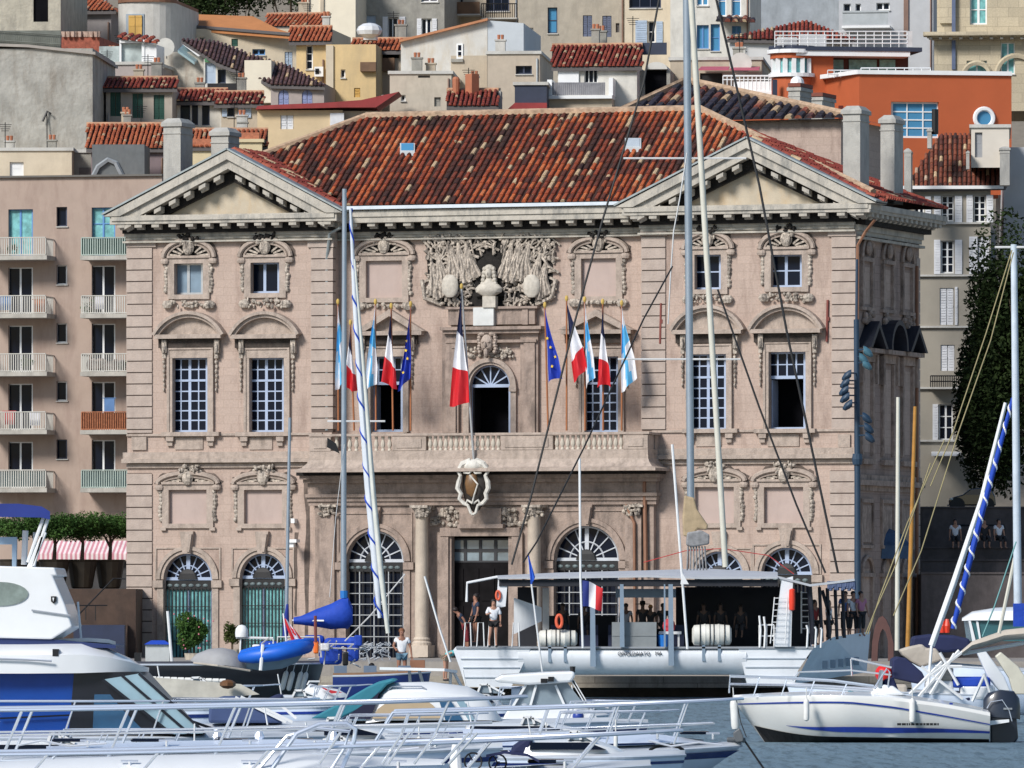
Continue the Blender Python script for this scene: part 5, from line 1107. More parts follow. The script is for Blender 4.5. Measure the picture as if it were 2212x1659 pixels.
# orange building
F=Frame(1900,340,-.16); rt=F.root('orange_villa','burnt orange modern villa with a round corner tower and a porthole window','villa','houses on the hillside')
m=MB(); a_=F.p(1856,158,0)
U0,W0,U1,W1=wall(m,F,1856,162,2185,420,[(1925,220,2028,298)],0,.3,back=8); m.build('front_wall',ORAN,rt)
b1=F.p(1785,171,2.6); A0=(U0,0,W1); wb=W0
m=MB(); lx=F.g(1785,171,3.4)[0]; m.prism([(U0,0,wb),(lx,3.4,wb),(lx,3.4,W1),(U0,0,W1)],(.0,.3,0)); m.build('splayed_wall',ORAN,rt)
m=MB(); m.prism([(U0-.1,-.12,W1),(U1,-.12,W1),(U1,.3,W1),(U0,.3,W1)],(0,0,.18)); m.prism([(U0-.1,-.12,W1),(U0,.4,W1),(lx,3.8,W1),(lx-.3,3.3,W1)],(0,0,.18)); m.build('white_coping',WHITE,rt)
window(F,rt,1925,220,2028,298,3,4,.18,WHITE,BLUEG,mid=False,fr=.08)
m=MB(); p=F.p(2126,255,-.08); rr=23/49.; m.tube([(p[0]+rr*.86*math.cos(2*PI*k/24),p[1],p[2]+rr*.86*math.sin(2*PI*k/24)) for k in range(24)],.10,6,closed=True); po=m.build('porthole_window',WHITE,rt); m=MB(); m.prism([(p[0]+rr*.82*math.cos(2*PI*k/24),-.03,p[2]+rr*.82*math.sin(2*PI*k/24)) for k in range(24)],(0,.06,0)); m.build('pane',BLUEG,po)
tcx,tv=F.g(1712,200,4.2)[0],4.2; rad=1.05
def drum(y0,y1,r,mt,name,parent,n=24):
    w1=F.g(1712,y0,tv)[1]; w0=F.g(1712,y1,tv)[1]; m=MB(); m.lathe((tcx,tv,0),[(r,w0),(r,w1)],n); return m.build(name,mt,parent)
drum(170,420,.92,ORAN,'round_tower',rt); drum(160,168,1.06,WHITE,'white_band',rt); drum(128,160,.8,TEALG,'tower_glazing',rt); drum(116,128,.98,ORAN,'tower_top_band',rt); drum(109,117,1.12,WHITE,'white_band',rt); drum(101,109,1.05,M('dark slate cladding',(.03,.04,.07)),'dark_fascia',rt)
m=MB()
for k in range(7):
    an=PI+PI*(k+.2)/7; w1=F.g(1712,128,tv)[1]; w0=F.g(1712,160,tv)[1]; m.box(tcx+.86*math.cos(an)-.09,tv+.86*math.sin(an)-.09,w0,tcx+.86*math.cos(an)+.09,tv+.86*math.sin(an)+.09,w1)
m.build('tower_mullion',WHITE,rt)
m=MB(); F.box(m,1735,116,1800,230,tv-.6,tv+3); m.build('upper_wall',ORAN,rt)
m=MB(); F.box(m,1798,122,1962,165,tv+.4,tv+2); m.build('loft_wall',M('dark brown wall',(.08,.03,.025),.7),rt)  # plain dark brown wall colour
for x0,x1 in ((1800,1822),(1834,1894),(1900,1934)):
    m=MB(); F.box(m,x0,129,x1,162,tv+.3,tv+.36); m.build('loft_window',TEALG,rt)
m=MB(); F.box(m,1720,109,1966,121,tv-1.0,tv+3.6); m.build('white_fascia',WHITE,rt); m=MB(); F.box(m,1716,101,1992,110,tv-1.05,tv+3.6); m.build('dark_fascia',M('dark slate cladding',(.03,.04,.07)),rt)
def rail(F,rt,x0,x1,y0,y1,v,n,mt,name='railing',r=.02,mids=1):
    m=MB()
    for i in range(n+1): x=x0+(x1-x0)*i/n; m.tube([F.p(x,y0,v),F.p(x,y1,v)],r,4)
    for j in range(mids+1): y=y0+(y1-y0)*j/(mids+1); m.tube([F.p(x0,y,v),F.p(x1,y,v)],r*1.4,5)
    return m.build(name,mt,rt)
rail(F,rt,1674,1960,68,102,tv-1,16,WHITE,mids=3); rail(F,rt,1860,2010,147,160,.1,8,WHITE); rail(F,rt,1788,1858,152,168,1.6,5,WHITE)
m=MB(); F.box(m,1682,80,1722,101,tv-.6,tv-.2); F.box(m,1730,74,1785,101,tv+.3,tv+.8); F.box(m,1961,67,1971,102,tv-1,tv-.7); m.build('terrace_cupboard',M('terrace white',(.6,.6,.6),.6),rt)
m=MB(); wd=F.g(1672,172,tv-1)[1]
F.box(m,1667,172,1680,245,tv-1.05,tv-.9) if False else F.box(m,1669,172,1679,245,tv-1.02,tv-.94); m.build('slot_window',M('dark slate cladding',(.03,.04,.07)),rt)
m=MB(); F.box(m,1812,228,1822,290,-.0,.1); m.build('recess',M('dark red recess',(.12,.015,.01),.8),rt)
F,rt,_=bldg('orange_wing','low orange wing with a white coping left of the round orange tower',1560,206,1668,290,344,ORAN,[],yaw=.1,cat='villa wing',extra=1)
# block behind chimneys
for lb,x0,y0,x1,y1,Y,dp in (('tall grey chimney stack with a brick collar and white cowl',1703,182,1728,330,318,1.6),('wide grey chimney stack with a red brick rim behind the cowled one',1744,203,1776,345,323,1.8)):
    F=Frame((x0+x1)/2,Y,YAW); rt=F.root('chimney_stack',lb,'chimney'); chimney(F,rt,x0,y0,x1,y1+40,0,dp,3,14,name='shaft',mt=CHIM)
    m=MB(); F.box(m,x0-1,y0-3,x1+1,y0+5,-.08,dp+.08); m.build('brick_rim',M('dark brick rim',(.20,.06,.04),.8),rt)
    if x0==1703: m=MB(); m.ball(F.p(1722,180,dp/2),.3,.3,.3,10,6); m.build('cowl',WHITE,rt)
# building right with shutters
F,rt,b=bldg('shuttered_town_house','grey town house with white shutters and a striped tile roof right of the town hall',1950,406,2140,1010,332,M('warm grey town house render',(.33,.30,.25),.85,var=.06,scale=1,dark=(.26,.24,.2),dscale=.5,damt=.4),
 [(2034,423,2060,478,'g24w'),(2062,423,2079,480,'o',WSH),(2017,423,2033,476,'o',WSH),(1975,425,1996,478,'g24w'),(1998,424,2012,476,'o',WSH),(2103,422,2129,480,'g24w'),(2087,421,2102,480,'o',WSH),(2130,421,2146,480,'o',WSH),
  (2033,520,2060,590,'g24w'),(2017,518,2032,592,'o',WSH),(2062,518,2079,592,'o',WSH),(2093,511,2112,592,'o',WSH),(2113,511,2138,592,'s',WSH),
  (2030,622,2060,702,'s',WSH),(2062,620,2069,702,'o',WSH),(2032,745,2062,801,'s',WSH),(2028,873,2058,950,'g23w'),(2014,873,2027,950,'o',WSH)],cat='town house',yaw=.06,cap=False,extra=4)
roofpoly(F,rt,planarpts(F,[(1955,404),(2172,400),(2180,384),(2096,291),(2030,291)],-.3,404,.75),(0,-1,-.75),tilemat('brown striped tiles',[(0,(.05,.02,.015)),(.3,(.14,.035,.02)),(.6,(.22,.06,.03)),(.85,(.36,.16,.09)),(.95,(.5,.4,.3))]),seed=21)
m=MB(); F.box(m,1950,401,2168,408,-.45,.1); m.build('cornice',WHITE,rt)
for y in (480,593,704,836,950): m=MB(); F.box(m,1950,y,2140,y+4,-.14,.05); m.build('floor_band',PALE,rt)
rail(F,rt,2010,2066,812,836,-.7,14,IRON,'balcony_railing'); m=MB(); F.box(m,2008,836,2068,840,-.75,0); m.build('balcony_slab',PALE,rt)
m=MB(); m.prism([F.p(2012,985,-1.4),F.p(2075,985,-1.4),F.p(2075,978,0),F.p(2012,978,0)],(0,0,.05)); m.build('white_awning',WHITE,rt)
F,rt,_=bldg('rooftop_cabin','white rooftop cabin with a grey door on the striped tile roof',2098,276,2180,352,330,M('cabin white render',(.62,.57,.50),.8,var=.05),[(2106,286,2122,340,'d',M('dull grey door',(.3,.31,.33),.6))],cat='cabin',yaw=.06,extra=.2)
chimney(F,rt,2160,316,2181,400,-.8,1.0,2,8); chimney(F,rt,2087,325,2094,365,-.6,.5,1,6)
F,rt,_=bldg('grey_gable_building','tall blank pale grey building on the right edge beyond the tree',2168,318,2280,700,338,M('cool grey render',(.45,.46,.48)),[],cat='building',yaw=.02,cap=False)
F=Frame(2015,331,.1); rt=F.root('chimney_stack','slim grey chimney with a black flue pipe in front of the blue villa window','chimney'); chimney(F,rt,2003,276,2012,320,0,.9,2,8,name='shaft'); m=MB(); m.tube([F.p(2020,290,.3),F.p(2020,236,.3)],.14,8); m.build('flue_pipe',IRON,rt)
F=Frame(1960,329,.1); rt=F.root('chimney_stack','short broad grey chimney between the hall chimney and the striped tile roof','chimney'); chimney(F,rt,1953,320,1968,420,0,1.3,1,10,name='shaft')
# dark tiled roof behind the hall
F=Frame(1500,314,YAW); rt=F.root('glazed_roof_building','hip roofed building with dark blue glazed tiles behind the town hall ridge','building')
T_=F.p(1482,178,2.5); z0=F.g(1400,262,-2)[1]; ue=F.g(1300,262,-2)[0]; uf=F.g(1830,345,-2)[0]
m=MB(); k=(T_[2]-z0)/4.5; tiles(m,[(ue,-2,z0),(uf,-2,z0),(T_[0],2.5,T_[2])],(0,-1,-k),pitch=.42,L=.6,seed=31); m.build('roof',TDARK,rt,fix=False)
m=MB(); m.tube([(ue,-2,z0+.1),(T_[0],2.5,T_[2]+.08),(uf,-2,z0+.1)],.17,6); m.build('ridge_capping',M('mortar bedded ridge tiles',(.40,.28,.19)),rt)
m=MB(); m.box(ue+.4,-1.5,0.9,uf-.4,5,z0-.02); m.build('wall',STONE,rt)
m=MB(); m.quad((uf,-2,z0),(uf,7,z0),(T_[0],2.5,T_[2])); m.build('side_roof',GAP,rt,fix=False)
# ------------------------------------------------------------------ pink apartment building on the left
A=Frame(150,330,.22); wn=[]
ys=[452+125.6*i for i in range(6)]
for i,y in enumerate(ys[:5]):
    wn += [(18,y,71,y+108 if False else y+100,'g21w' if i else 'g21b',TEALG if i in (0,) else NAVYG),(122,y-5,145,y+37,'g11w' if i in(1,2,3) else 'g11n'),(198,y-4,249,y+100,'g23b' if i==0 else 'g21w',TEALG if i==0 else NAVYG)]
F,ap,b=bldg('apartment_building','pink apartment building with stacked railed balconies left of the town hall','dummy' and -40,382,350,1112,330,PINKR,wn,cat='apartment building',cap=False,F=A,group=None,extra=2)
m=MB(); A.box(m,-40,378,350,382,-.15,2); m.build('roof_edge',M('dark roof edge',(.12,.11,.1),.6),ap)
RW=M('white metal railing',(.50,.49,.45),.5); RG=M('grey green railing',(.35,.42,.38),.5); REED=M('brown reed screen',(.35,.13,.06),.8,var=.3,scale=10)
for i,y in enumerate(ys[:5]):
    for side,(x0,x1) in enumerate(((-30,98),(176,274))):
        yt=y+62; yb=yt+38; bo=MB(); A.box(bo,x0-3,yb,x1+3,yb+9,-1.35,0); bo=bo.build('balcony',CONC,ap)
        m=MB(); n=26 if side==0 else 20; mt=RW if side==0 else (RG,RW,RW,REED,RG)[i]
        for q in range(n+1): x=x0+(x1-x0)*q/n; p=A.p(x,yt,-1.3); p2=A.p(x,yb,-1.3); m.box(p[0]-.022,p[1]-.01,p2[2],p[0]+.022,p[1]+.01,p[2])
        A.box(m,x0,yt-2,x1,yt,-1.33,-1.27); A.box(m,x0,yb-3,x1,yb-1,-1.33,-1.27)
        for xe in (x0,x1):
            u=A.g(xe,yt,-1.3)[0]; w1=A.g(xe,yt,-1.3)[1]; w0=A.g(xe,yb,-1.3)[1]; m.box(u-.02,-1.3,w1-.04,u+.02,-.02,w1)
            for q in range(1,8): m.box(u-.015,-1.3+q*.16,w0,u+.015,-1.28+q*.16+.02,w1)
        m.build('railing',mt,bo)
        if mt is REED: k=MB(); A.box(k,x0+1,yt+1,x1-1,yb-1,-1.24,-1.22); k.build('reed_screen',REED,bo)
        if side==1 and i==0: k=MB(); A.box(k,x0+1,yt+1,x1-1,yb-1,-1.24,-1.22); k.build('green_screen',M('green glass screen',(.06,.16,.13),.3),bo)
        if side==0 and i==4 or side==1 and i==4: k=MB(); A.box(k,x0+1,yt+1,x1-1,yb-1,-1.24,-1.22); k.build('tinted_screen',M('grey green tinted panel',(.2,.3,.3),.3),bo)
        if side==1 and i==2:
            k=MB(); rnd=random.Random(4)
            for q in range(12): k.ball(A.p(x0+20+q*6,yt+20+rnd.random()*10,-.8),.2,.15,.25,6,4)
            k.build('balcony_clutter',M('clutter',(.25,.2,.18),.8,var=.6,scale=5),bo)
for k_,(x,yy,mt_,sz) in enumerate(((30,ys[0]+88,LEAFB,0),(190,ys[1]+86,LEAFB,0),(75,ys[3]+80,M('pale washing',(.6,.6,.65),.8),1),(20,ys[3]+78,M('red washing',(.45,.08,.08),.8),1),(262,ys[2]+84,LEAFB,0),(60,ys[2]+84,LEAFB,0),(85,ys[1]+88,M('clay pot',(.4,.15,.08)),1),(236,ys[3]+50,M('blue washing',(.1,.2,.4),.8),1),(215,ys[1]+80,M('pale washing',(.6,.6,.65)),1),(255,ys[4]+82,LEAFB,0),(12,ys[1]+82,M('blue washing',(.1,.2,.4)),1))):
    m=MB(); p=A.p(x,yy,-.8)
    if sz: m.box(p[0]-.22,-.8,p[2]-.2,p[0]+.22,-.75,p[2]+.35); m.box(p[0]-.3,-.82,p[2]+.35,p[0]+.3,-.78,p[2]+.38)
    else: leaves(m,p,(.3,.25,.35),260,.05,k_,4)
    m.build('washing' if sz else 'balcony_plant',mt_,ap,fix=False)
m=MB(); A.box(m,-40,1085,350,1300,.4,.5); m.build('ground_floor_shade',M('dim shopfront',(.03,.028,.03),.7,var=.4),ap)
# striped awning
m=MB(); F=Frame(180,322,.1); a0=F.p(92,1168,0); c0=F.p(292,1168,0); n=40
for i in range(n):
    u0_=a0[0]+(c0[0]-a0[0])*i/n; u1_=a0[0]+(c0[0]-a0[0])*(i+1)/n; m.cm=i%2; z1=a0[2]; z0=F.g(180,1196,-1)[1]; zb=z0-.22
    m.add([(u0_,0,z1),(u1_,0,z1),(u1_,-1.3,z0),(u0_,-1.3,z0)],[(0,1,2,3)]); m.add([(u0_,-1.3,z0),(u1_,-1.3,z0),(u1_,-1.3,zb),((u0_+u1_)/2,-1.3,zb-.06),(u0_,-1.3,zb)],[(0,1,2,3,4)])
aw=m.build('awning',[M('pink stripe cloth',(.60,.26,.31),.8),M('pale stripe cloth',(.80,.70,.70),.8)]); aw.location=(F.O[0],F.O[1],0); aw.rotation_euler=(0,0,-F.a); tag(aw,'pink and white striped cafe awning behind the potted trees','awning')
# foliage
def tree(label,c,r,trunk,n,size,seed,mt,lobes=9,cat='tree',name='tree',group=None):
    rt=empty(name,(c[0],c[1],trunk),0,label,cat,group); o=(c[0],c[1],trunk)
    m=MB(); leaves(m,(0,0,c[2]-trunk),r,n,size,seed,lobes); m.build('crown',mt,rt,fix=False)
    m=MB(); rnd=random.Random(seed); m.tube([(0,0,0),(.1*r[0]*.3,0,(c[2]-trunk)*.5),(0,0,c[2]-trunk)],max(.05,r[0]*.07),7,r2=r[0]*.03)
    for i in range(5): a=rnd.uniform(0,2*PI); m.tube([(0,0,(c[2]-trunk)*rnd.uniform(.35,.7)),(r[0]*.6*math.cos(a),r[1]*.6*math.sin(a),c[2]-trunk+r[2]*rnd.uniform(0,.5))],max(.03,r[0]*.03),5,r2=.015)
    m.build('trunk',BARK,rt); return rt
def tp(px,py,Y): return P(px,py,Y)
for i,(x,y,rx,rz,lb) in enumerate(((400,-6,1.7,1.6,'small dark tree left of the other skyline trees'),(450,-10,2.3,1.9,'dark tree on the skyline behind the orange roofed long house'),(508,-6,1.6,1.6,'dark skyline tree just left of the gap of sky'),(628,-14,2.0,2.0,'dark green tree right of the gap of sky'))):
    c=tp(x,y,430); tree(lb,(c[0],c[1],c[2]),(rx,1.6,rz),hillz(0,430)-.5,2600,.11,40+i,LEAFD,group='dark trees on the skyline')
c=tp(2240,775,318); tree('very tall dark evergreen tree filling the right edge',(c[0],c[1],c[2]),(2.9,2.4,5.6),1.2,52000,.11,77,LEAFD,lobes=26)
c=tp(2132,850,321); tree('dark bushy tree standing left of the tall evergreen on the right',(c[0],c[1],c[2]),(1.35,1.4,4.7),1.2,30000,.10,78,LEAFD,lobes=22)
for i,(x,lb) in enumerate(((40,'leftmost potted tree of the row in front of the apartments, behind the blue canopy'),(125,'second potted tree of the row, above the first striped awning bays'),(185,'third potted tree of the row with a forked trunk in front of the pink awning'),(245,'potted tree closest to the town hall corner'))):
    c=tp(x-8,1140,310+i*.8); rt=tree(lb,(c[0],c[1],c[2]),(1.25,.9,.60),5.04,7000,.055,90+i,LEAFB,16,group='potted trees on the terrace')
    m=MB(); m.lathe((0,0,0),[(.36,-1.15),(.42,-1.1),(.60,-.1),(.64,-.02),(.58,0)],14); m.build('pot',M('dark bronze planter',(.035,.028,.02),.5,var=.3),rt)
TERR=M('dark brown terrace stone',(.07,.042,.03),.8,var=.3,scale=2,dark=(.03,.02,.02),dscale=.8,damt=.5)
m=MB(); m.box(*P(-80,1268,318)[:2],1.2,P(272,1268,298)[0]+.3,299.5,P(0,1272,300)[2]); tag(m.build('terrace_wall',TERR),'dark brown terrace wall carrying the row of potted trees','wall')
m=MB(); 
x0_,_,zt=P(110,1345,298); x1_=P(272,1300,298)[0]
for i in range(8): m.box(x0_+i*.0,299.45-i*.28,1.2,x1_,299.45-(i+1)*.28,2.5-.16*i)
tag(m.build('stone_steps',TERR),'shaded brown steps at the foot of the terrace wall beside the town hall corner','steps')
m=MB(); 
m.tube([P(145,1262+40,299),P(145,1302,299)],.02,4)
pts=[P(140,1330,297.5),P(234,1275,298.5),P(240,1210,298.8)]
m.tube([P(145,1308,297.4),P(232,1308,297.4)],.025,5); m.tube([P(185,1308,297.4),P(185,1340,297.4)],.02,5); m.tube([P(206,1308,297.4),P(206,1340,297.4)],.02,5); m.tube([P(158,1340,297.4),P(245,1250,298.6),P(272,1250,298.6)],.03,5)
tag(m.build('handrail',IRON),'thin black handrail on the shaded steps','handrail')
m=MB(); m.box(P(160,1380,296)[0],295.6,1.21,P(270,1380,296)[0],296.6,P(0,1350,296)[2]); tag(m.build('parked_car_cover',M('dark blue tarpaulin',(.02,.03,.07),.6)),'dark blue covered box at the left foot of the town hall','cover')
# terrace on the right with steps
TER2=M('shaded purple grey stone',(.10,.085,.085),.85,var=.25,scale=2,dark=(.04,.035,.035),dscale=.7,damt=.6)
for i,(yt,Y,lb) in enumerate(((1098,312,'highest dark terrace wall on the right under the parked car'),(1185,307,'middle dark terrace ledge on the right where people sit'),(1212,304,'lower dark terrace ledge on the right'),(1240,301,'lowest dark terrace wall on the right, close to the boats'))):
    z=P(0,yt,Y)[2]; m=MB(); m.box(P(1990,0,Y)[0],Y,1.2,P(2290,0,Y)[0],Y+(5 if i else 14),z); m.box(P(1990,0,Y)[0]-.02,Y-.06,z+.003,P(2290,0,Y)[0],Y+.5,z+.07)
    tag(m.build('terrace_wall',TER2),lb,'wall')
F=Frame(2100,311.5,0); m=MB(); rr_=rail(F,None,2066,2170,1135,1175,0,3,IRON,'handrail',.03,0); rr_.location=(F.O[0],F.O[1],0); tag(rr_,'black handrail on the right terrace above the seated people','handrail')
# dark car on the terrace
F=Frame(2098,314,.0); rt=F.root('parked_car','dark car parked in shade under the trees on the right','car'); m=MB()
prof=[(2050,1092),(2050,1078),(2062,1073),(2080,1068),(2096,1056),(2120,1053),(2142,1057),(2150,1072),(2152,1092)]
m.prism([F.p(x,y,0) for x,y in prof][::-1],(0,1.7,0)); m.build('body',M('black car paint',(.01,.011,.014),.2,coat=1),rt,bevel=.05)
m=MB(); m.prism([F.p(x,y,-.01) for x,y in ((2084,1069),(2098,1058),(2118,1056),(2138,1060),(2142,1069))][::-1],(0,.02,0)); m.build('window',M('car glass',(.04,.06,.09),.1),rt)
for x in (2068,2132): m=MB(); p=F.p(x,1091,-.02); m.loft([[(p[0]+.31*math.cos(2*PI*k/14),q,p[2]+.31*math.sin(2*PI*k/14)) for k in range(14)] for q in (-.03,.2)]); m.build('wheel',IRON,rt)
m=MB(); m.ball(F.p(2055,1078,-.02),.08,.04,.05); m.build('headlight',M('headlight',(.7,.7,.65),.2),rt)
# ------------------------------------------------------------------ flags of the hall
FN=M('flag navy',(.012,.018,.07),.7); FW=M('flag white',(.72,.72,.76),.7); FR=M('flag red',(.55,.012,.02),.7); FB=M('flag sky blue',(.10,.42,.72),.7); FE=M('flag european blue',(.012,.04,.38),.7); FY=M('flag yellow',(.8,.55,.03),.6)
POLE=M('orange brown pole',(.36,.13,.05),.6)
def flag(label,kind,top,foot,lowx0,lowx1,lowy,v,seed=0,thick=.04,group='flags on the hall balcony'):
    """a limp flag on a leaning pole: gathered at the pole tip and hanging in folds"""
    t=H.p(top[0],top[1],v); f=H.p(foot[0],foot[1],v+.35); rt=empty('flag',(0,0,0),0,label,'flag',group,parent=None)
    rt.location=(H.O[0],H.O[1],0); rt.rotation_euler=(0,0,-H.a)
    m=MB(); m.tube([f,t],thick,6,thick*.8); m.build('pole',POLE if kind!='big' else GRAYM,rt)
    m=MB(); m.ball((t[0],t[1],t[2]+.06),.07,.07,.12); m.build('finial',M('gilt finial',(.55,.38,.1),.4),rt)
    a=H.p(lowx0,lowy,v); b=H.p(lowx1,lowy-8,v); m=MB(); nu,nv=10,26; vs=[]; rnd=random.Random(seed)
    ph=rnd.uniform(0,6)
    for j in range(nv+1):
        s=j/nv; w=min(1,.10+s*1.25)
        for i in range(nu+1):
            q=i/nu; x0=t[0]+(a[0]-t[0])*s; x1=t[0]+.08+(b[0]-t[0])*min(1,s*1.0)**.85
            x=x0+(x1-x0)*q*w+ (x1-x0)*(1-w)*.2; z=t[2]-.1+(a[2]-t[2])*s*(1-(.10 if seed%2 else -.02)*q*s)+.35*(q-.5)*(1 if seed%2 else -1)*math.sin(PI*s)-(.12*math.sin(q*PI+ph)*s)
            y=t[1]-.05-.13*math.sin(q*9+ph+s*2.2)*s-.05*s
            vs.append((x,y,z))
    def colour(q,s):
        d=s
        if kind in('tri','big'): return 0 if d<.38 else (1 if d<.70 else 2)
        if kind=='eu': return 0
        if kind=='mars': return 1 if (.25<d<.5 or abs(q-.35-.4*(s-.5))<.16 and s>.2) else 0
    fs=[(j*(nu+1)+i,j*(nu+1)+i+1,(j+1)*(nu+1)+i+1,(j+1)*(nu+1)+i) for j in range(nv) for i in range(nu)]
    m.add(vs,fs); m.m=[colour((k%nu+.5)/nu,(k//nu+.5)/nv) for k in range(nu*nv)]
    cl=m.build('cloth',{'tri':[FN,FW,FR],'big':[FN,FW,FR],'eu':[FE,FE],'mars':[FW,FB]}[kind],rt,smooth=1,fix=False)
    if kind=='eu':
        for k in range(4):
            st=MB(); j=int(nv*(.42+.14*k)); p=vs[j*(nu+1)+3+(k*2)%5]; pts=[]
            for q in range(10): r=.07 if q%2==0 else .03; pts.append((p[0]+r*math.sin(PI*q/5),p[1]-.05,p[2]+r*math.cos(PI*q/5)))
            st.prism(pts,(0,.02,0)); st.build('star',FY,cl)
    return rt
V1=-1.0
flag('sky blue and white flag at the far left, half behind the grey mast','mars',(730,655),(731,930),726,748,832,V1,1)
flag('tricolour flag just right of the grey mast','tri',(757,700),(765,930),748,768,832,V1,2)
flag('sky blue and white flag right of the furled sail','mars',(811,655),(812,930),788,812,828,V1,4)
flag('tricolour flag over the half open left balcony window','tri',(845,664),(849,930),827,855,826,V1,6)
flag('dark blue starred flag on the left side of the hall centre','eu',(887,660),(887,930),860,884,834,V1,3)
flag('long tricolour flag on a grey pole in front of the balcony door','big',(997,622),(1024,1002),972,1011,866,-1.9,8,.05)
flag('blue starred flag right of the balcony door','eu',(1177,662),(1184,930),1186,1214,826,V1,5)
flag('widest tricolour flag, hanging just left of the right hand balcony window','tri',(1224,648),(1224,930),1240,1268,815,V1,7)
flag('narrow sky blue and white flag between two tricolours','mars',(1263,650),(1264,930),1266,1286,832,V1,9)
flag('tricolour flag second from the right end of the balcony','tri',(1302,655),(1303,930),1290,1319,830,V1,12)
flag('sky blue and white flag at the far right end of the balcony','mars',(1343,658),(1343,930),1343,1374,836,V1,13)

# ------------------------------------------------------------------ people
SKIN=M('skin',(.42,.22,.15),.55,var=.06); SKIN2=M('tanned skin',(.30,.14,.09),.55,var=.06)
def skinmesh(name,verts,edges,mt,parent,sub=1):
    me=bpy.data.meshes.new(name); me.from_pydata([v[0] for v in verts],edges,[]); me.materials.append(mt)
    o=bpy.data.objects.new(name,me); COL.objects.link(o); o.parent=parent
    md=o.modifiers.new('skin','SKIN'); md.use_smooth_shade=True
    if not me.skin_vertices: 
        import bmesh
        bm=bmesh.new(); bm.from_mesh(me); bm.verts.layers.skin.verify(); bm.to_mesh(me); bm.free()
    for i,v in enumerate(verts):
        r=v[1]; me.skin_vertices[0].data[i].radius=(r,r) if not isinstance(r,tuple) else r
    me.skin_vertices[0].data[0].use_root=True
    o.modifiers.new('subdivision','SUBSURF').levels=sub; o.modifiers[-1].render_levels=sub
    return o
def person(label,loc,rz=0,h=1.7,top=None,bottom=None,hair=None,skin=None,arms=None,legs=None,lean=0,sit=False,shorts=True,sleeve=.6,group=None,hold=None,longhair=False,simple=False,hat=None):
    k=h/1.7; rt=empty('person',loc,rz,label,'person',group); skin=skin or SKIN
    def Q(x,y,z):       # lean the trunk forward about the hips
        if z>.93: d=z-.93; y2=y-d*math.sin(lean); z=.93+d*math.cos(lean); y=y2
        return (x*k,y*k,z*k)
    arms=arms or [((-.24,-.02,1.14),(-.25,-.10,.90)),((.24,-.02,1.14),(.25,-.10,.90))]
    if sit: legs=[((-.11,-.42,.90),(-.12,-.44,.47)),((.11,-.42,.90),(.12,-.44,.47))]
    legs=legs or [((-.10,-.02,.50),(-.11,.02,.08)),((.10,-.02,.50),(.11,.02,.08))]
    V=[(Q(0,0,.95),(.135*k,.10*k)),(Q(0,0,1.12),(.115*k,.09*k)),(Q(0,.01,1.32),(.15*k,.105*k)),(Q(0,0,1.45),(.055*k,.055*k)),(Q(0,-.01,1.54),(.07*k,.085*k)),(Q(0,-.01,1.62),(.078*k,.09*k)),(Q(0,.0,1.69),(.05*k,.06*k)),(Q(0,-.11,1.56),.014*k)]
    E=[(0,1),(1,2),(2,3),(3,4),(4,5),(5,6),(4,7)]
    at=[]; lt=[]
    for s,(el,wr) in zip((-1,1),arms):
        b=len(V); V+= [(Q(s*.175,0,1.38),.055*k),(Q(*el),.042*k),(Q(*wr),.028*k)]; E+= [(2,b),(b,b+1),(b+1,b+2)]; at.append(b)
        w=Vector(Q(*wr)); d=(w-Vector(Q(*el))).normalized(); n=d.cross(Vector((0,1,0.01))).normalized(); p=len(V)
        V.append((tuple(w+d*.055*k),(.034*k,.016*k))); E.append((b+2,p))
        for f in range(4):
            o=n*((f-1.5)*.021*k); L=(.065,.078,.074,.058)[f]*k; q=len(V)
            V+= [(tuple(w+d*.10*k+o),.009*k),(tuple(w+d*(.10*k+L*.6)+o+Vector((0,-.012,0))),.0085*k),(tuple(w+d*(.10*k+L)+o+Vector((0,-.03,0))),.007*k)]; E+= [(p,q),(q,q+1),(q+1,q+2)]
        q=len(V); V+= [(tuple(w+d*.05*k-n*s*.035*k+Vector((0,-.015,0))),.010*k),(tuple(w+d*.085*k-n*s*.05*k+Vector((0,-.03,0))),.0085*k)]; E+= [(p,q),(q,q+1)]
    for s,(kn,an) in zip((-1,1),legs):
        b=len(V); V+= [(Q(s*.085,0,.88),.088*k),((kn[0]*k,kn[1]*k,kn[2]*k),.058*k),((an[0]*k,an[1]*k,(an[2]+.2)*k),.047*k),((an[0]*k,an[1]*k,an[2]*k),.036*k),((an[0]*k,(an[1]-.14)*k,(an[2]-.045)*k),(.04*k,.03*k))]; E+= [(0,b),(b,b+1),(b+1,b+2),(b+2,b+3),(b+3,b+4)]; lt.append(b)
    body=skinmesh('body',V,E,skin,rt)
    def cloth(name,ids,edges,mt,grow):
        mp={v:i for i,v in enumerate(ids)}
        vs=[]
        for v in ids:
            r=V[v][1]; r=(r,r) if not isinstance(r,tuple) else r; vs.append((V[v][0],(r[0]+grow,r[1]+grow)))
        return skinmesh(name,vs,[(mp[a],mp[b]) for a,b in edges],mt,rt)
    ids=[1,0,2]+[at[0],at[1]]; ed=[(1,0),(1,2),(2,at[0]),(2,at[1])]
    for a in at: # sleeve end
        e0=Vector(V[a][0]); e1=Vector(V[a+1][0]); V.append((tuple(e0.lerp(e1,sleeve)),.05*k)); ids.append(len(V)-1); ed.append((a,len(V)-1))
    cloth('shirt',ids,ed,top or WHITE,.022*k)
    ids=[0]; ed=[]
    for l in lt:
        e0=Vector(V[l][0]); e1=Vector(V[l+1][0]); ids.append(l); ed.append((0,l))
        if shorts is True: V.append((tuple(e0.lerp(e1,.55)),.078*k)); ids.append(len(V)-1); ed.append((l,len(V)-1))
        else: ids+=[l+1,l+2]; ed+=[(l,l+1),(l+1,l+2)]
    cloth('trousers' if shorts is not True else 'shorts',ids,ed,bottom or FN,.024*k)
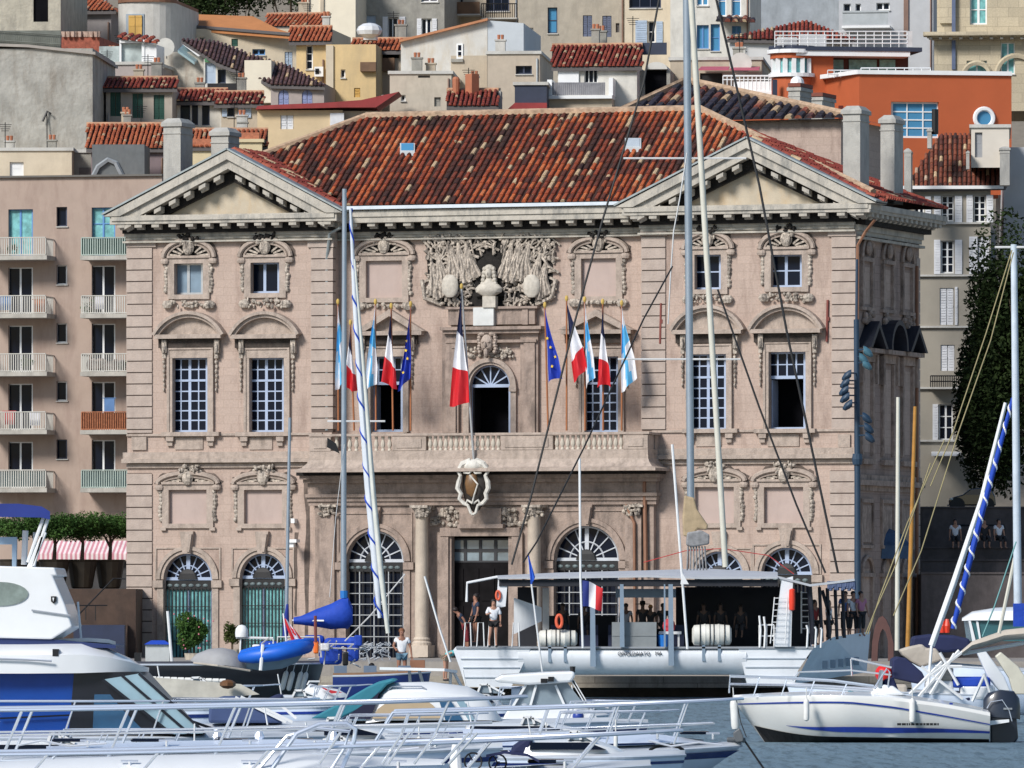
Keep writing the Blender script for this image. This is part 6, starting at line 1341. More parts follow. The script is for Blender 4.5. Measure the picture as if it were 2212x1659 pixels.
    hr=MB(); c=Q(0,.02,1.635); hr.ball(c,.098*k,.105*k,.095*k,10,7)
    if longhair: c2=Q(0,.08,1.52); hr.tube([c,c2,Q(0,.10,1.38)],[.09*k,.07*k,.03*k],8)
    hr.build('hair',hair or M('dark hair',(.02,.012,.01),.6),rt,smooth=1)
    ey=MB()
    for s in (-1,1): ey.ball(Q(s*.032,-.093,1.60),.014*k,.01*k,.010*k,6,4)
    ey.ball(Q(0,-.09,1.505),.026*k,.01*k,.007*k,6,4); ey.build('face_features',M('dark eyes and lips',(.10,.03,.03),.5),rt)
    if shorts is True:
        sh=MB()
        for l in lt: p=V[l+4][0]; a=V[l+3][0]; sh.ball(((p[0]+a[0])/2,(p[1]+a[1])/2,p[2]+.0),.05*k,.13*k,.045*k,8,5)
        sh.build('shoes',M('dark shoes',(.03,.03,.035),.6),rt)
    if hold: hb=MB(); p=V[at[1]+2][0]; hb.box(p[0]-.04,p[1]-.06,p[2]-.01,p[0]+.04,p[1]-.02,p[2]+.12); hb.build('phone' ,IRON,rt)
    return rt

# ------------------------------------------------------------------ tour boat
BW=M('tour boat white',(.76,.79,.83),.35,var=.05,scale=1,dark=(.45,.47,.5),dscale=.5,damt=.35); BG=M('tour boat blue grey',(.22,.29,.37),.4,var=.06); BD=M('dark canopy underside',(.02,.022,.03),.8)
T=Frame(1350,268,.0); tb=T.root('tour_boat','wide white tour boat with a long flat canopy moored at the quay','boat')
def poly(F,name,pts,v0,v1,mt,parent,**k):
    m=MB(); m.prism([F.p(x,y,v0) for x,y in pts][::-1],(0,v1-v0,0)); return m.build(name,mt,parent,**k)
m=MB(); u0=T.g(1119,1400)[0]; u1=T.g(1612,1400)[0]; zt=T.g(1350,1401)[1]; zb=T.g(1350,1458)[1]; r=(zt-zb)
ring=[(0,zt),(-.12,zt-.06)]+[(.25-.45*math.cos(a*PI/2/6*1.2)*1.0, zt-.2-(r-.2)*math.sin(a/6*PI/2)) for a in range(7)]+[(4.5,zb),(4.5,zt)]
m.loft([[(u,o,z) for o,z in ring] for u in (u0,u1)]); hull=m.build('hull_side',BW,tb,smooth=True)
hp_=poly(T,'bow_section',[(979,1404),(984,1398),(1147,1399),(1119,1458),(1104,1484),(1006,1484),(992,1440)],-.15,4.6,BW,tb)
hp2=poly(T,'stern_section',[(1595,1400),(1757,1399),(1724,1448),(1716,1478),(1614,1478)],-.15,4.6,BW,tb)
m=MB()
for y,x0,x1 in ((1422,995,1130),(1441,1000,1122),(1462,1004,1110)): T.box(m,x0,y,x1,y+2.2,-.19,-.14)
m.build('strake',M('shallow plank groove',(.45,.50,.56),.5),hp_)
m=MB()
for y,x0,x1 in ((1421,1604,1742),(1440,1610,1728),(1460,1614,1720)): T.box(m,x0,y,x1,y+2.2,-.19,-.14)
m.build('strake',M('shallow plank groove',(.45,.50,.56),.5),hp2)
m=MB(); A_=T.p(1757,1399,-.15); B_=T.p(1800,1376,1.2); C_=T.p(1880,1364,4.2); D_=T.p(1872,1452,4.2); E_=T.p(1716,1478,-.15)
m.add([A_,B_,C_,D_,E_],[(0,1,2,3,4)]); m.add([A_,C_,(A_[0],4.4,A_[2]),B_],[(0,3,1,2)]); m.build('stern_flank',M('pale blue hull flank',(.72,.80,.88),.35,var=.05),tb,fix=False)
m=MB()
for i in range(5):
    x=1782+i*17; v=(x-1757)/123*4.35-.15; m=MB(); p=T.p(x,1436-i*2,v-.04); m.box(p[0]-.09,p[1]-.06,p[2]-.14,p[0]+.09,p[1]+.02,p[2]+.14); m.build('flank_window',BG,tb)
m=MB(); T.box(m,985,1397,1757,1401,-.2,4.6); m.build('deck',M('grey deck',(.3,.32,.35),.6),tb)
# canopy
m=MB(); 
def rp(x,y,v): return T.p(x,y,v)
prof=[(1075,1247,1243),(1200,1246,1237),(1400,1243,1232),(1520,1247,1228),(1680,1246,1236)]
m.loft([[T.p(x,ye+4,-.5),T.p(x,ye,-.5),T.p(x,yt_,2.2),T.p(x,ye,5),T.p(x,ye+4,5)] for x,ye,yt_ in prof]); cp=m.build('canopy',M('grey canopy cloth',(.47,.49,.53),.7,var=.06),tb,smooth=True)
m=MB(); m.loft([[T.p(x,y+5,v) for v in (-.4,4)]+[T.p(x,y,v) for v in (4,-.4)] for x,y in ((1680,1244),(1750,1262),(1800,1256),(1846,1250))]); m.build('awning',M('grey canopy cloth',(.47,.49,.53)),cp)
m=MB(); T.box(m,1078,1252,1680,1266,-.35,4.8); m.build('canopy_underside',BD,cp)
m=MB(); 
for i in range(16):
    m.tube([T.p(1790+i*3.6,1256,-.3),T.p(1791+i*3.6,1272+4*math.sin(i*1.7),-.35)],.07,5)
m.build('rolled_curtain',M('navy curtain roll',(.05,.08,.17),.7),cp)
m=MB(); m.tube([T.p(1008,1300,-.3),T.p(1009,1259,-.3),T.p(1075,1246,-.3)],.045,6); m.tube([T.p(1009,1259,3),T.p(1075,1246,3)],.045,6); m.tube([T.p(1009,1259,-.3),T.p(1009,1259,3)],.03,5); m.build('bow_frame',WHITE,tb)
poly(T,'pillar',[(1076,1248),(1097,1250),(1092,1310),(1082,1312),(1072,1310)],-.3,.0,BW,tb)
poly(T,'pillar',[(1688,1252),(1713,1245),(1709,1397),(1672,1397)],-.35,.05,BW,tb)
for x,yb,w in ((1344,1398,5),(1450,1438,6),(1281,1440,6),(1352+84,1398,2)):
    poly(T,'post',[(x-w,1262),(x+w*.6,1262),(x+w,yb),(x-w,yb)],-.4,-.25,BG,tb)
poly(T,'signboard',[(1330,1272),(1460,1272),(1460,1291),(1330,1291)],1.0,1.1,BG,tb)
m=MB(); T.box(m,1322,1344,1418,1400,-.1,.6); T.box(m,1322,1372,1418,1374,-.12,-.1); m.build('grey_locker',M('grey locker',(.23,.25,.26),.6),tb)
def barrel(x0,x1,y0,y1,lb):
    m=MB(); a=T.p(x0,(y0+y1)/2,.0); c=T.p(x1,(y0+y1)/2,.0); r=(T.p(x0,y0,0)[2]-T.p(x0,y1,0)[2])/2; L=c[0]-a[0]
    m.loft([[(a[0]+L*t,a[1]+rr*r*math.cos(2*PI*k/14),a[2]+rr*r*math.sin(2*PI*k/14)) for k in range(14)] for t,rr in ((0,.6),(.05,.92),(.3,1),(.31,1.04),(.34,1.04),(.35,1),(.65,1),(.66,1.04),(.69,1.04),(.7,1),(.95,.92),(1,.6))])
    o=m.build('life_raft_canister',M('canister white',(.70,.69,.64),.5),None,smooth=True); o.location=(T.O[0],T.O[1],0); tag(o,lb,'life raft','life raft canisters on the tour boat')
    m=MB()
    for t in (.2,.45,.55,.82): m.loft([[(a[0]+L*t+d,a[1]+1.06*r*math.cos(2*PI*k/14),a[2]+1.06*r*math.sin(2*PI*k/14)) for k in range(14)] for d in (-.015,.015)])
    m.build('strap',IRON,o); m=MB(); m.box(a[0]+L*.25,a[1]-.2,a[2]-r-.5,a[0]+L*.33,a[1]+.1,a[2]-r+.05); m.box(a[0]+L*.65,a[1]-.2,a[2]-r-.5,a[0]+L*.73,a[1]+.1,a[2]-r+.05); m.build('cradle',BG,o)
barrel(1163,1247,1360,1398,'white life raft canister strapped on the deck edge left of the tricolour flag')
barrel(1495,1580,1348,1396,'white life raft canister strapped on the deck edge near the ladder pillar')
m=MB()
for x in (1667,1699): m.tube([T.p(x+ (6 if x<1680 else 2),1290,-.5),T.p(x-3,1390,-.5)],.022,5)
for i in range(8): y=1292+i*13; m.tube([T.p(1672-(i*.6),y,-.5),T.p(1700-i*.4,y,-.5)],.014,5)
m.build('ladder',WHITE,tb)
m=MB()
for x in (1731,1748): m.tube([T.p(x,1277,2.5),T.p(x,1368,2.5)],.03,5)
for i in range(7): m.tube([T.p(1731,1280+i*13,2.5),T.p(1748,1280+i*13,2.5)],.02,5)
m.build('ladder',WHITE,tb)
for x,y0,y1,lb,pp_ in ((1711,1271,1320,'red float hanging on the slanted white pillar of the tour boat',-.5),(1329-1,1375,1442,None,0)):
    if lb: m=MB(); p=T.p(x,(y0+y1)/2,pp_); m.lathe((p[0],p[1],p[2]),[(.03,-.38),(.10,-.34),(.11,0),(.10,.34),(.03,.38)],10); o=m.build('rescue_float',M('red float',(.75,.05,.02),.4),None,smooth=True); o.location=(T.O[0],T.O[1],0); tag(o,lb,'float')
m=MB(); p=T.p(1331,1401,-.3)
m=MB(); p=T.p(1330,1402,-.3)
c=T.p(1331,1402,0)
m=MB(); q=T.p(1330,1400,0)
m=MB(); p=T.p(1331,1399,-.2)
def lifebuoy(x,y,rpx,lb,F=T,mt=None):
    m=MB(); p=F.p(x,y,-.35); r=rpx/62; m.tube([(p[0]+r*.6*math.cos(2*PI*k/20),p[1],p[2]+r*1.3*math.sin(2*PI*k/20)) for k in range(20)],r*.35,7,closed=True)
    o=m.build('lifebuoy',mt or M('orange lifebuoy',(.75,.13,.06),.5),None,smooth=True); o.location=(F.O[0],F.O[1],0); tag(o,lb,'lifebuoy')
lifebuoy(1330-1,1345,0.01,'x') if False else lifebuoy(1208,1342,10,'orange and white lifebuoy standing behind the left canister on the tour boat'); lifebuoy(1076,1286,7,'orange lifebuoy at the white bow pillar of the tour boat')
# inside the boat
m=MB(); T.box(m,1118,1268,1160,1396,4.0,4.1); T.box(m,1180,1330,1330,1396,4.0,4.1); T.box(m,1460,1268,1690,1396,4.0,4.1); T.box(m,1330,1358,1460,1396,4.0,4.1); T.box(m,1690,1280,1750,1396,3.6,3.7); m.build('dark_panel',BD,tb)  # black sheets stand in for the shade inside the cabin
m=MB(); T.box(m,1132,1268,1150,1396,3.2,3.3) if False else T.box(m,1172,1270,1186,1394,3.4,3.6); m.build('inner_post',WHITE,tb)
poly(T,'tilted_panel',[(1110,1291),(1170,1312),(1170,1342),(1110,1370)],1.2,1.3,BW,tb)
for i in range(6):
    x=1190+i*62; m=MB(); T.box(m,x,1372,x+40,1397,1.6,2.1); T.box(m,x,1350,x+40,1372,2.1,2.2); o=m.build('bench',M('navy bench',(.03,.04,.09),.6),tb)
m=MB(); T.box(m,1423,1364,1472,1370,.3,1.0); T.box(m,1426,1370,1430,1398,.4,.5); T.box(m,1464,1370,1468,1398,.4,.5); m.build('table',WHITE,tb)
m=MB(); p=T.p(1432,1398,.2); m.lathe((p[0],p[1],p[2]),[(.16,0),(.20,.42)],10); o=m.build('bucket',M('bright blue plastic',(.02,.18,.6),.4)); o.location=(T.O[0],T.O[1],0); tag(o,'bright blue bucket under the white table on the tour boat','bucket')
m=MB(); p=T.p(1445,1352,.6); m.ball(p,.22,.15,.26,8,6); o=m.build('red_bag',M('red bag',(.5,.04,.06),.7,var=.4,scale=8)); o.location=(T.O[0],T.O[1],0); tag(o,'red bag on the white table of the tour boat','bag')
m=MB()
for i,(x0,y0,x1,y1) in enumerate(((1748,1262,1757,1392),(1770,1268,1776,1386),(1787,1270,1792,1383),(1804,1272,1808,1381),(1820,1270,1824,1378),(1776,1275,1792,1330))):
    v0=(x1-1750)/120*3; m.tube([T.p(x0,y0,v0),T.p(x1,y1,v0)],.09 if i==0 else .06,6)
m.build('awning_stanchion',M('black stanchion',(.015,.017,.03),.6),tb)
for x in (1640,1650,1742,1760,1772): m=MB(); m.tube([T.p(x,1330+abs(x-1640)*.2,-.2),T.p(x+3,1360,-.2),T.p(x+1,1399,-.2)],.04,5); m.build('white_stanchion',WHITE,tb)
for xx in (1002,1030,1054,1106): m=MB(); m.tube([T.p(xx,1397,-.2),T.p(xx+3,1345,-.2),T.p(xx+14,1345,-.2),T.p(xx+16,1397,-.2)],.024,5); m.build('white_stanchion',WHITE,tb)
rail(T,tb,1640,1672,1350,1398,-.1,2,WHITE,'side_rail',.02,1)
def text(body,F,x,y,hpx,v,mt,parent,name='lettering',ext=.01,sx=1.0,rot=0):
    cu=bpy.data.curves.new(name,'FONT'); cu.body=body; cu.size=1; cu.extrude=ext; to=bpy.data.objects.new('t',cu); COL.objects.link(to)
    dg=bpy.context.evaluated_depsgraph_get(); me=bpy.data.meshes.new_from_object(to.evaluated_get(dg)); bpy.data.objects.remove(to); me.materials.clear(); me.materials.append(mt)
    o=bpy.data.objects.new(name,me); COL.objects.link(o); o.parent=parent; s=hpx/(FPX/F.Y)/.7; o.scale=(s*sx,s,1); o.rotation_euler=(PI/2,0,0); o.location=F.p(x,y,v); return o
text('OIVOLDAIATO',T,1334,1416,8.5,-.235,IRON,hull,sx=.86); text('MA',T,1415,1415,8,-.235,IRON,hull,sx=.9)
# poles and pennants on the boat
def wpole(label,a,b,Y,r,mt,cat='pole',name='pole',r2=None):
    o=Vector(P(*b,Y)); m=MB(); m.tube([(0,0,0),tuple(Vector(P(*a,Y))-o)],r,7,r2); q=m.build(name,mt); q.location=o; return tag(q,label,cat)
def hangflag(root,pts,mats,colfn,Y,nu=10,nv=8,wave=.06,name='cloth'):
    """pts: four photo corners, hoist top, fly top, fly bottom, hoist bottom"""
    A,B,C,D=[Vector(P(*p,Y)) for p in pts]; m=MB()
    def f(q,s): p=(A.lerp(B,q)).lerp(D.lerp(C,q),s); return (p.x,p.y-wave*math.sin(q*8+s*2)*min(1,q*3),p.z+.04*math.sin(q*5))
    m.grid(f,nu,nv); m.m=[colfn((k%nu+.5)/nu,(k//nu+.5)/nv) for k in range(nu*nv)]
    return m.build(name,mats,root,smooth=1,fix=False)
rt=empty('flag',(0,0,0),0,'tricolour flag flying from the white pole of the tour boat','flag'); rt.name='flag'
m=MB(); m.tube([P(1252,990,263),P(1254,1250,263),P(1259,1400,263)],.04,6); m.build('pole',WHITE,rt)
hangflag(rt,[(1258,1254),(1302,1268),(1300,1318),(1258,1310)],[M('ensign navy',(.015,.03,.20),.7),FW,FR],lambda q,s:0 if q<.33 else(1 if q<.68 else 2),263,12)
rt=empty('flag',(0,0,0),0,'small royal blue pennant on a thin white pole at the bow of the tour boat','pennant')
m=MB(); m.tube([P(1148,1262,258),P(1172,1456,258)],.03,6); m.build('pole',WHITE,rt); hangflag(rt,[(1140,1194),(1146,1210),(1156,1244),(1147,1270)],[M('royal blue cloth',(.02,.10,.55),.7)]*2,lambda q,s:0,258,5,10,.03)
wpole('thin white pole with a knotted rag standing right of the grey locker',(1452,960),(1485,1402),262,.045,WHITE)
m=MB(); m.prism([P(1473,1236,261.8),P(1488,1262,261.8),P(1470,1262,261.8)],(0,.05,0)); tag(m.build('rag',WHITE),'white rag tied to the thin pole at canopy height','rag')
# people on the tour boat and quay
DK=M('dark navy shirt',(.02,.03,.06),.8); DKR=M('maroon shorts',(.16,.012,.02),.8); BLKC=M('black cloth',(.01,.01,.012),.8)
zd=T.g(1066,1398)[1]
person('woman in a white top and black shorts looking down on the tour boat',(P(1066,0,267.4)[0],267.4,zd),.15,1.62,M('white blouse',(.75,.76,.8),.8),BLKC,skin=SKIN,arms=[((-.26,-.06,1.16),(-.20,-.30,1.20)),((.25,-.02,1.13),(.24,-.08,.90))],legs=[((-.12,-.02,.5),(-.15,.02,.08)),((.09,-.02,.5),(.10,.02,.08))],sleeve=.95,hold=None)
person('man in a dark shirt standing in shadow at the bow of the tour boat',(P(1028,0,268.6)[0],268.6,zd+.1),-1.2,1.72,DK,BLKC,skin=SKIN2)
person('person in a navy jacket and maroon trousers bending over the bow rail',(P(1008,0,268)[0],268.2,zd-.1),-1.3,1.6,DK,DKR,skin=SKIN2,lean=.7,shorts=False)
SIL=M('dim clothing',(.03,.03,.035),.9); SK3=M('skin in shade',(.12,.07,.05),.7)
for i,(x,hh,lb,mt) in enumerate(((1215,1.5,'passenger with dark clothes seated behind the left canister',SIL),(1262,1.45,'passenger seated in shade right behind the tricolour flag',SIL),(1352,1.5,'passenger in a white shirt seated left of the signboard posts',M('pale shirt',(.35,.37,.42),.8)),(1388,1.55,'passenger in a wide dark hat seated behind the grey locker',SIL),(1405,1.45,'passenger with ginger hair seated behind the grey locker',SIL),(1432,1.5,'passenger seated behind the white table',SIL),(1520,1.5,'passenger seated above the right hand canister, on its left',SIL),(1556,1.5,'passenger seated above the right hand canister, on its right',SIL),(1600,1.45,'passenger seated in shade between canister and ladder',SIL))):
    o=person(lb,(T.O[0]+T.p(x,1398,2.4)[0],T.O[1]+2.3,zd-.02),0.2*math.sin(i*3),hh,mt,SIL,skin=SK3,sit=True,shorts=False,group='passengers seated on the tour boat',hair=M('ginger hair',(.45,.2,.05),.6) if i==4 else None)
    if i==3: k=MB(); k.lathe((0,0,1.62*hh/1.7),[(.26,0),(.26,.02),(.1,.03),(.09,.12),(.02,.13)],12); k.build('hat',BLKC,o)
CL=[M('red clothing',(.4,.05,.05),.8),M('blue clothing',(.08,.15,.4),.8),M('white blouse',(.75,.76,.8)),M('pink clothing',(.5,.2,.3),.8)]
for i,(x,lb) in enumerate(((1826,'person in blue at the stern of the tour boat behind the black stanchions'),(1843,'person in white leaning on the stern rail of the tour boat'),(1860,'person in pink and white at the stern end of the tour boat'),(1760,'person in red standing by the black stanchions of the tour boat'),(1790,'person in white standing between the black stanchions'))):
    v=3.4 if x>1800 else 2.4; person(lb,(T.O[0]+T.p(x,1398,v)[0],T.O[1]+v,zd+.35-(0 if x>1800 else .3)),.3*i,1.55,CL[(1,2,3,0,2)[i]],SIL,shorts=False,group='people at the stern of the tour boat')
person('man in a white polo shirt and blue shorts walking in front of the columns',(P(868,0,262)[0],262,.62),.1,1.82,M('white polo',(.74,.75,.78),.8),M('blue patterned shorts',(.12,.22,.30),.8,var=.6,scale=9),hair=M('reddish hair',(.18,.07,.03),.7),skin=SKIN2,arms=[((-.27,-.04,1.16),(-.22,-.26,1.08)),((.27,.0,1.14),(.30,-.06,.88))])
person('person in turquoise bending down on the quay beside the tour boat bow',(P(962,0,270)[0],271,.62),1.2,1.6,M('turquoise shirt',(.12,.42,.45),.8),M('beige shorts',(.4,.32,.24),.8),lean=1.25,skin=SKIN)
person('person in a grey blue shirt seen from behind, sitting among moored boats',(P(803,0,250)[0],250,-.25),PI,1.62,M('grey blue shirt',(.12,.17,.24),.8),BLKC,sit=True,shorts=False,skin=SKIN2)
for i,(x,y,Y,mt,lb) in enumerate(((2066,1182,306,0,'person in a white top sitting on the right terrace, nearest the town hall'),(2128,1188,306.2,1,'person in dark clothes in the sitting pair on the right terrace'),(2160,1186,306,2,'person in a white top sitting at the right of the pair on the terrace'))):
    c=P(x,y,Y); person(lb,(c[0],306.8,P(0,1185,306.8)[2]-.35),.2*i,1.5,CL[2] if mt!=1 else SIL,SIL,sit=True,shorts=False,group='people sitting on the right terrace')

# ------------------------------------------------------------------ masts and rigging
MASTM=M('grey anodised mast',(.36,.42,.50),.3,metal=.5,var=.08); MASTC=M('cream mast',(.62,.60,.52),.4,var=.06); WOOD=M('varnished wood mast',(.42,.20,.04),.35,var=.2,scale=3); ROPE=M('black rigging',(.012,.012,.014),.6); STEELW=M('white wire',(.6,.6,.6),.5); GOLD=M('tan rope',(.32,.27,.14),.8)
BLUEC=M('royal blue canvas',(.008,.055,.42),.75,var=.12,scale=2,bump=.4,bscale=5); SAILW=M('furled white sail',(.62,.66,.72),.7,var=.08); NAVC=M('dark navy canvas',(.012,.018,.07),.8,var=.15); BEIC=M('beige canvas',(.47,.42,.36),.8,var=.1,bump=.4,bscale=5)
def hullmesh(name,x0,x1,Yc,hb,z0,z1,mt,deckm,parent,stripe=None,keel=-.3,bowrake=.5,low=0,dirn=1,tr=.15,fine=.62,bulge=1.0):
    """x0 stern, x1 bow (metres); returns fn(t,side)->sheer point"""
    n=24; L=abs(x1-x0)
    def bt(t): return hb*(.86+.14*math.sin(min(1,t/.5)*PI/2)) if t<fine-.1 else hb*max(0.0,1-((t-(fine-.1))/(1-(fine-.1)))**2.3)
    def zs(t): return z0+(z1-z0)*t**1.8
    def X(t,f): # f=0 sheer, 1 keel
        return x0+dirn*(L*t-(bowrake*L*.12*f*(t**3)) + tr*f*(1-t)*0)
    rings=[]
    for i in range(n+1):
        t=i/n; b=max(.02,bt(t)); z=zs(t); r=[]
        for f,bf,zz in ((0,1,z),(.05,1.01*bulge,z-.08),(.35,.95,z*.62+low),(.75,.80,z*.2+low*.3),(1,.45,-.1),(1.05,.02,keel)):
            r.append((X(t,f),Yc-b*bf,zz))
        rings.append(r+[(p[0],2*Yc-p[1],p[2]) for p in r[::-1]])
    m=MB(); m.loft(rings,close=False); o=m.build(name,mt,parent,smooth=True)
    m=MB(); m.loft([[(X(t,0),Yc-max(.02,bt(t))*.985,zs(t)-.01),(X(t,0),Yc-bt(t)*.5,zs(t)+.06),(X(t,0),Yc+bt(t)*.5,zs(t)+.06),(X(t,0),Yc+max(.02,bt(t))*.985,zs(t)-.01)] for t in [k/n for k in range(n+1)]],close=False,cap=False); m.build('deck',deckm,parent,smooth=1)
    if stripe:
        for f0,f1,sm in stripe:
            m=MB(); R1=[]
            for i in range(n+1):
                t=i/n; b=max(.02,bt(t)); z=zs(t)
                def pt(f): 
                    return (X(t,f*.35),Yc-b*(1.01-.06*f)-.012,z-.08-(z-.08-z*.62-low)*f)
                R1.append([pt(f0),pt(f1)])
            m.loft(R1,close=False,cap=False); m.build('hull_stripe',sm,o,fix=False)
    for s in (-1,1):
        m=MB(); m.tube([(X(k/n,0),Yc+s*max(.03,bt(k/n)),zs(k/n)-.03) for k in range(n+1)],.03,5); m.build('rubbing_strake',M('pale rubber strake',(.5,.55,.62),.4) ,parent)
    return lambda t,s: Vector((X(t,0),Yc+s*bt(t),zs(t)))
def sail_boat_mast(label,a,b,Y,r,mt,spread=(),cat='mast',taper=.75):
    rt=empty('boat_mast',P(*b,Y),0,label,cat); o=Vector(P(*b,Y)); t=Vector(P(*a,Y))-o
    m=MB(); m.tube([(0,0,0),tuple(t)],r,10,r*taper); m.build('mast_tube',mt,rt,smooth=True)
    for (x0,x1,y) in spread: m=MB(); m.tube([tuple(Vector(P(x0,y,Y+.5))-o),tuple(Vector(P((a[0]+b[0])/2,y,Y))-o),tuple(Vector(P(x1,y+ (x1-x0)*.0,Y-.5))-o)],.03,5); m.build('spreader',STEELW,rt)
    return rt,o
def stay(label,pts,Y,r,mt,cat='rigging line'):
    m=MB(); m.tube([P(x,y,Y) for x,y in pts],r,5); return tag(m.build('rigging_line',mt),label,cat)
sail_boat_mast('grey mast rising in front of the left pavilion edge up to the roof',(744,408),(742,1292),250,.095,MASTM,[(708,832,910)])
sail_boat_mast('slim grey mast ending below the left pavilion sills',(626,902),(618,1372),252,.062,MASTM)
sail_boat_mast('tall blue grey mast crossing the whole right pavilion',(1483,-20),(1492,1078),240,.115,MASTM,[(1347,1612,342),(1335,1600,776)],taper=1)
rt,o=sail_boat_mast('tall cream mast slanting beside the blue grey one',(1492,-20),(1567,1225),236,.09,MASTC,taper=1.0)
m=MB(); m.tube([tuple(Vector(P(1488,80,239.6))-Vector(P(1492,1078,240))) for _ in (0,)]+[(0,-.17,-.2)],.03,5)
sail_boat_mast('slim white mast in front of the hall flank',(1940,858),(1938,1405),235,.075,MASTC)
sail_boat_mast('orange varnished wooden mast in front of the hall flank',(1977,878),(1961,1398),238,.075,WOOD)
rt,o=sail_boat_mast('thick pale mast close to the right edge',(2190,528),(2199,1345),205,.11,M('pale grey mast paint',(.55,.62,.70),.35),[(2150,2230,534)])
m=MB(); m.box(-.12,-.14,-.1,.16,.14,.5); m.build('mast_collar',BLUEC,rt)
for lb,pts,Y,r,mt in (('black stay running down left from the top of the tall mast to the door column',[(1425,-10),(1390,180),(1300,480),(1240,700),(1145,1080),(1105,1220)],238,.035,ROPE),
 ('second black stay crossing the balcony to the right arch',[(1453,575),(1390,690),(1265,960),(1160,1170),(1130,1215)],237,.028,ROPE),
 ('black stay running from the tall mast top down to the right pavilion window',[(1545,-10),(1640,400),(1700,720),(1745,930),(1810,1238)],237,.04,ROPE),
 ('black stay crossing the right pavilion between the tall masts and the arch',[(1550,625),(1640,880),(1720,1090),(1783,1238)],236,.033,ROPE),
 ('pale halyard drifting left of the tall blue grey mast',[(1484,330),(1468,430),(1455,500),(1448,600),(1443,700)],238,.022,STEELW),
 ('thin tan rope pair rising to the thick right mast',[(2186,540),(2130,720),(2060,930),(2010,1050)],203,.018,GOLD),
 ('thin tan rope beside the rope pair of the thick right mast',[(2189,545),(2140,735),(2070,935),(1990,1190),(1930,1330)],202.7,.018,GOLD),
 ('tan rope sagging from the wooden mast to the stern of the tour boat',[(2040,950),(1960,1130),(1900,1290),(1875,1370)],230,.02,GOLD),
 ('second tan rope sagging to the stern of the tour boat',[(2010,1000),(1935,1220),(1890,1320),(1870,1370)],229,.02,GOLD),
 ('turquoise line left of the thick right mast',[(2195,1170),(2148,1310),(2122,1375)],204,.02,M('turquoise rope',(.15,.35,.35),.7)),
 ('white backstay rising from the blue sail cover',[(875,1240),(800,1330),(745,1385)],248,.022,STEELW),
 ('white boat pole leaning against the hall column',[(917,1245),(950,1360),(973,1430)],245,.035,WHITE),
 ('red safety line strung between the tall masts',[(1390,1215),(1480,1190),(1560,1185),(1660,1200),(1715,1240)],240,.014,M('red cord',(.5,.05,.05),.7)),
 ('thin grey wire on the left side of the grey mast',[(744,960),(725,1120),(712,1290)],249,.012,STEELW)): stay(lb,pts,Y,r,mt)
# furled jibs
def furled(label,pts,Y,r,mt,wind=None,n=26,name='furled_sail'):
    rt=empty(name,P(*pts[-1],Y),0,label,'sail'); o=Vector(P(*pts[-1],Y)); m=MB(); q=[Vector(P(x,y,Y))-o for x,y in pts]; m.tube(q,r,9); m.build('rolled_cloth',mt,rt,smooth=True)
    if wind:
        a,b=q[0],q[-1]; w=MB(); ln=[]; tot=sum((q[i+1]-q[i]).length for i in range(len(q)-1))
        N_=n*10
        for i in range(N_+1):
            d=tot*i/N_; j=0
            while j<len(q)-2 and d>(q[j+1]-q[j]).length: d-=(q[j+1]-q[j]).length; j+=1
            c=q[j].lerp(q[j+1],min(1,d/(q[j+1]-q[j]).length)); rr=(r[j] if isinstance(r,list) else r)*1.06; an=2*PI*i/10
            ln.append(c+Vector((rr*math.cos(an),rr*math.sin(an),0)))
        w.tube(ln,.03,5); w.build('wound_edge',wind,rt)
    return rt
furled('pale furled jib with blue windings hanging in front of the left balcony arch',[(757,450),(766,640),(778,830),(795,1050),(812,1230),(820,1335)],246,[.04,.08,.10,.12,.12,.06],SAILW,BLUEC,12)
furled('white furled foresail slanting right beside the wound jib',[(766,560),(790,850),(806,1060),(822,1230),(838,1368)],244,[.03,.06,.08,.09,.07],M('cream furled sail',(.62,.63,.58),.7))
furled('white spar slanting up to the right behind the speedboat',[(2172,870),(2120,1080),(2060,1260),(2012,1395)],212,[.05,.07,.09,.09],WHITE)
furled('royal blue furled sail wound with white on the right',[(2188,860),(2150,1000),(2110,1150),(2075,1290),(2058,1358)],211,[.05,.07,.08,.08,.06],BLUEC,WHITE,13)
furled('blue striped tube along the slim mast foot on the left',[(621,1305),(618,1345),(616,1378)],251,[.04,.10,.09],M('deep blue canvas',(.01,.03,.25),.8))
m=MB(); m.prism([P(707,945,248.5),P(726,958,248.5),P(734,980,248.5),P(706,966,248.5)],(0,.03,0)); tag(m.build('pennant',IRON),'small black pennant tied to the rigging at the left end of the balcony','pennant')
# blue sail cover on its boom
rt=empty('boom_with_cover',P(690,1345,248),0,'royal blue sail cover bulging over a boom in front of the left portico arch','sail cover'); o=Vector(P(690,1345,248))
m=MB(); secs=[(634,1334,1348,.16),(650,1330,1350,.25),(685,1316,1354,.32),(715,1305,1358,.36),(738,1290,1359,.36),(752,1290,1357,.32),(762,1310,1348,.2)]
m.loft([[tuple(Vector(P(x,(a+b)/2+(b-a)/2*math.sin(2*PI*k/12)*(1+.06*math.sin(k*3+x)),248-w*math.cos(2*PI*k/12)))-o) for k in range(12)] for x,a,b,w in secs]); m.build('canvas_cover',BLUEC,rt,smooth=True)
m=MB(); m.tube([tuple(Vector(P(743,1292,248))-o),tuple(Vector(P(743,1276,248))-o)],.12,8); m.build('mast_collar',M('bright blue canvas',(.01,.16,.50),.7),rt)
m=MB(); m.tube([tuple(Vector(P(632,1340,248))-o),tuple(Vector(P(700,1341,247.6))-o)],.03,6); m.build('boom',WHITE,rt)
wpole('dark red pole standing in front of the blue sail cover',(681,1330),(682,1388),246,.05,M('rust red iron',(.2,.05,.04)))
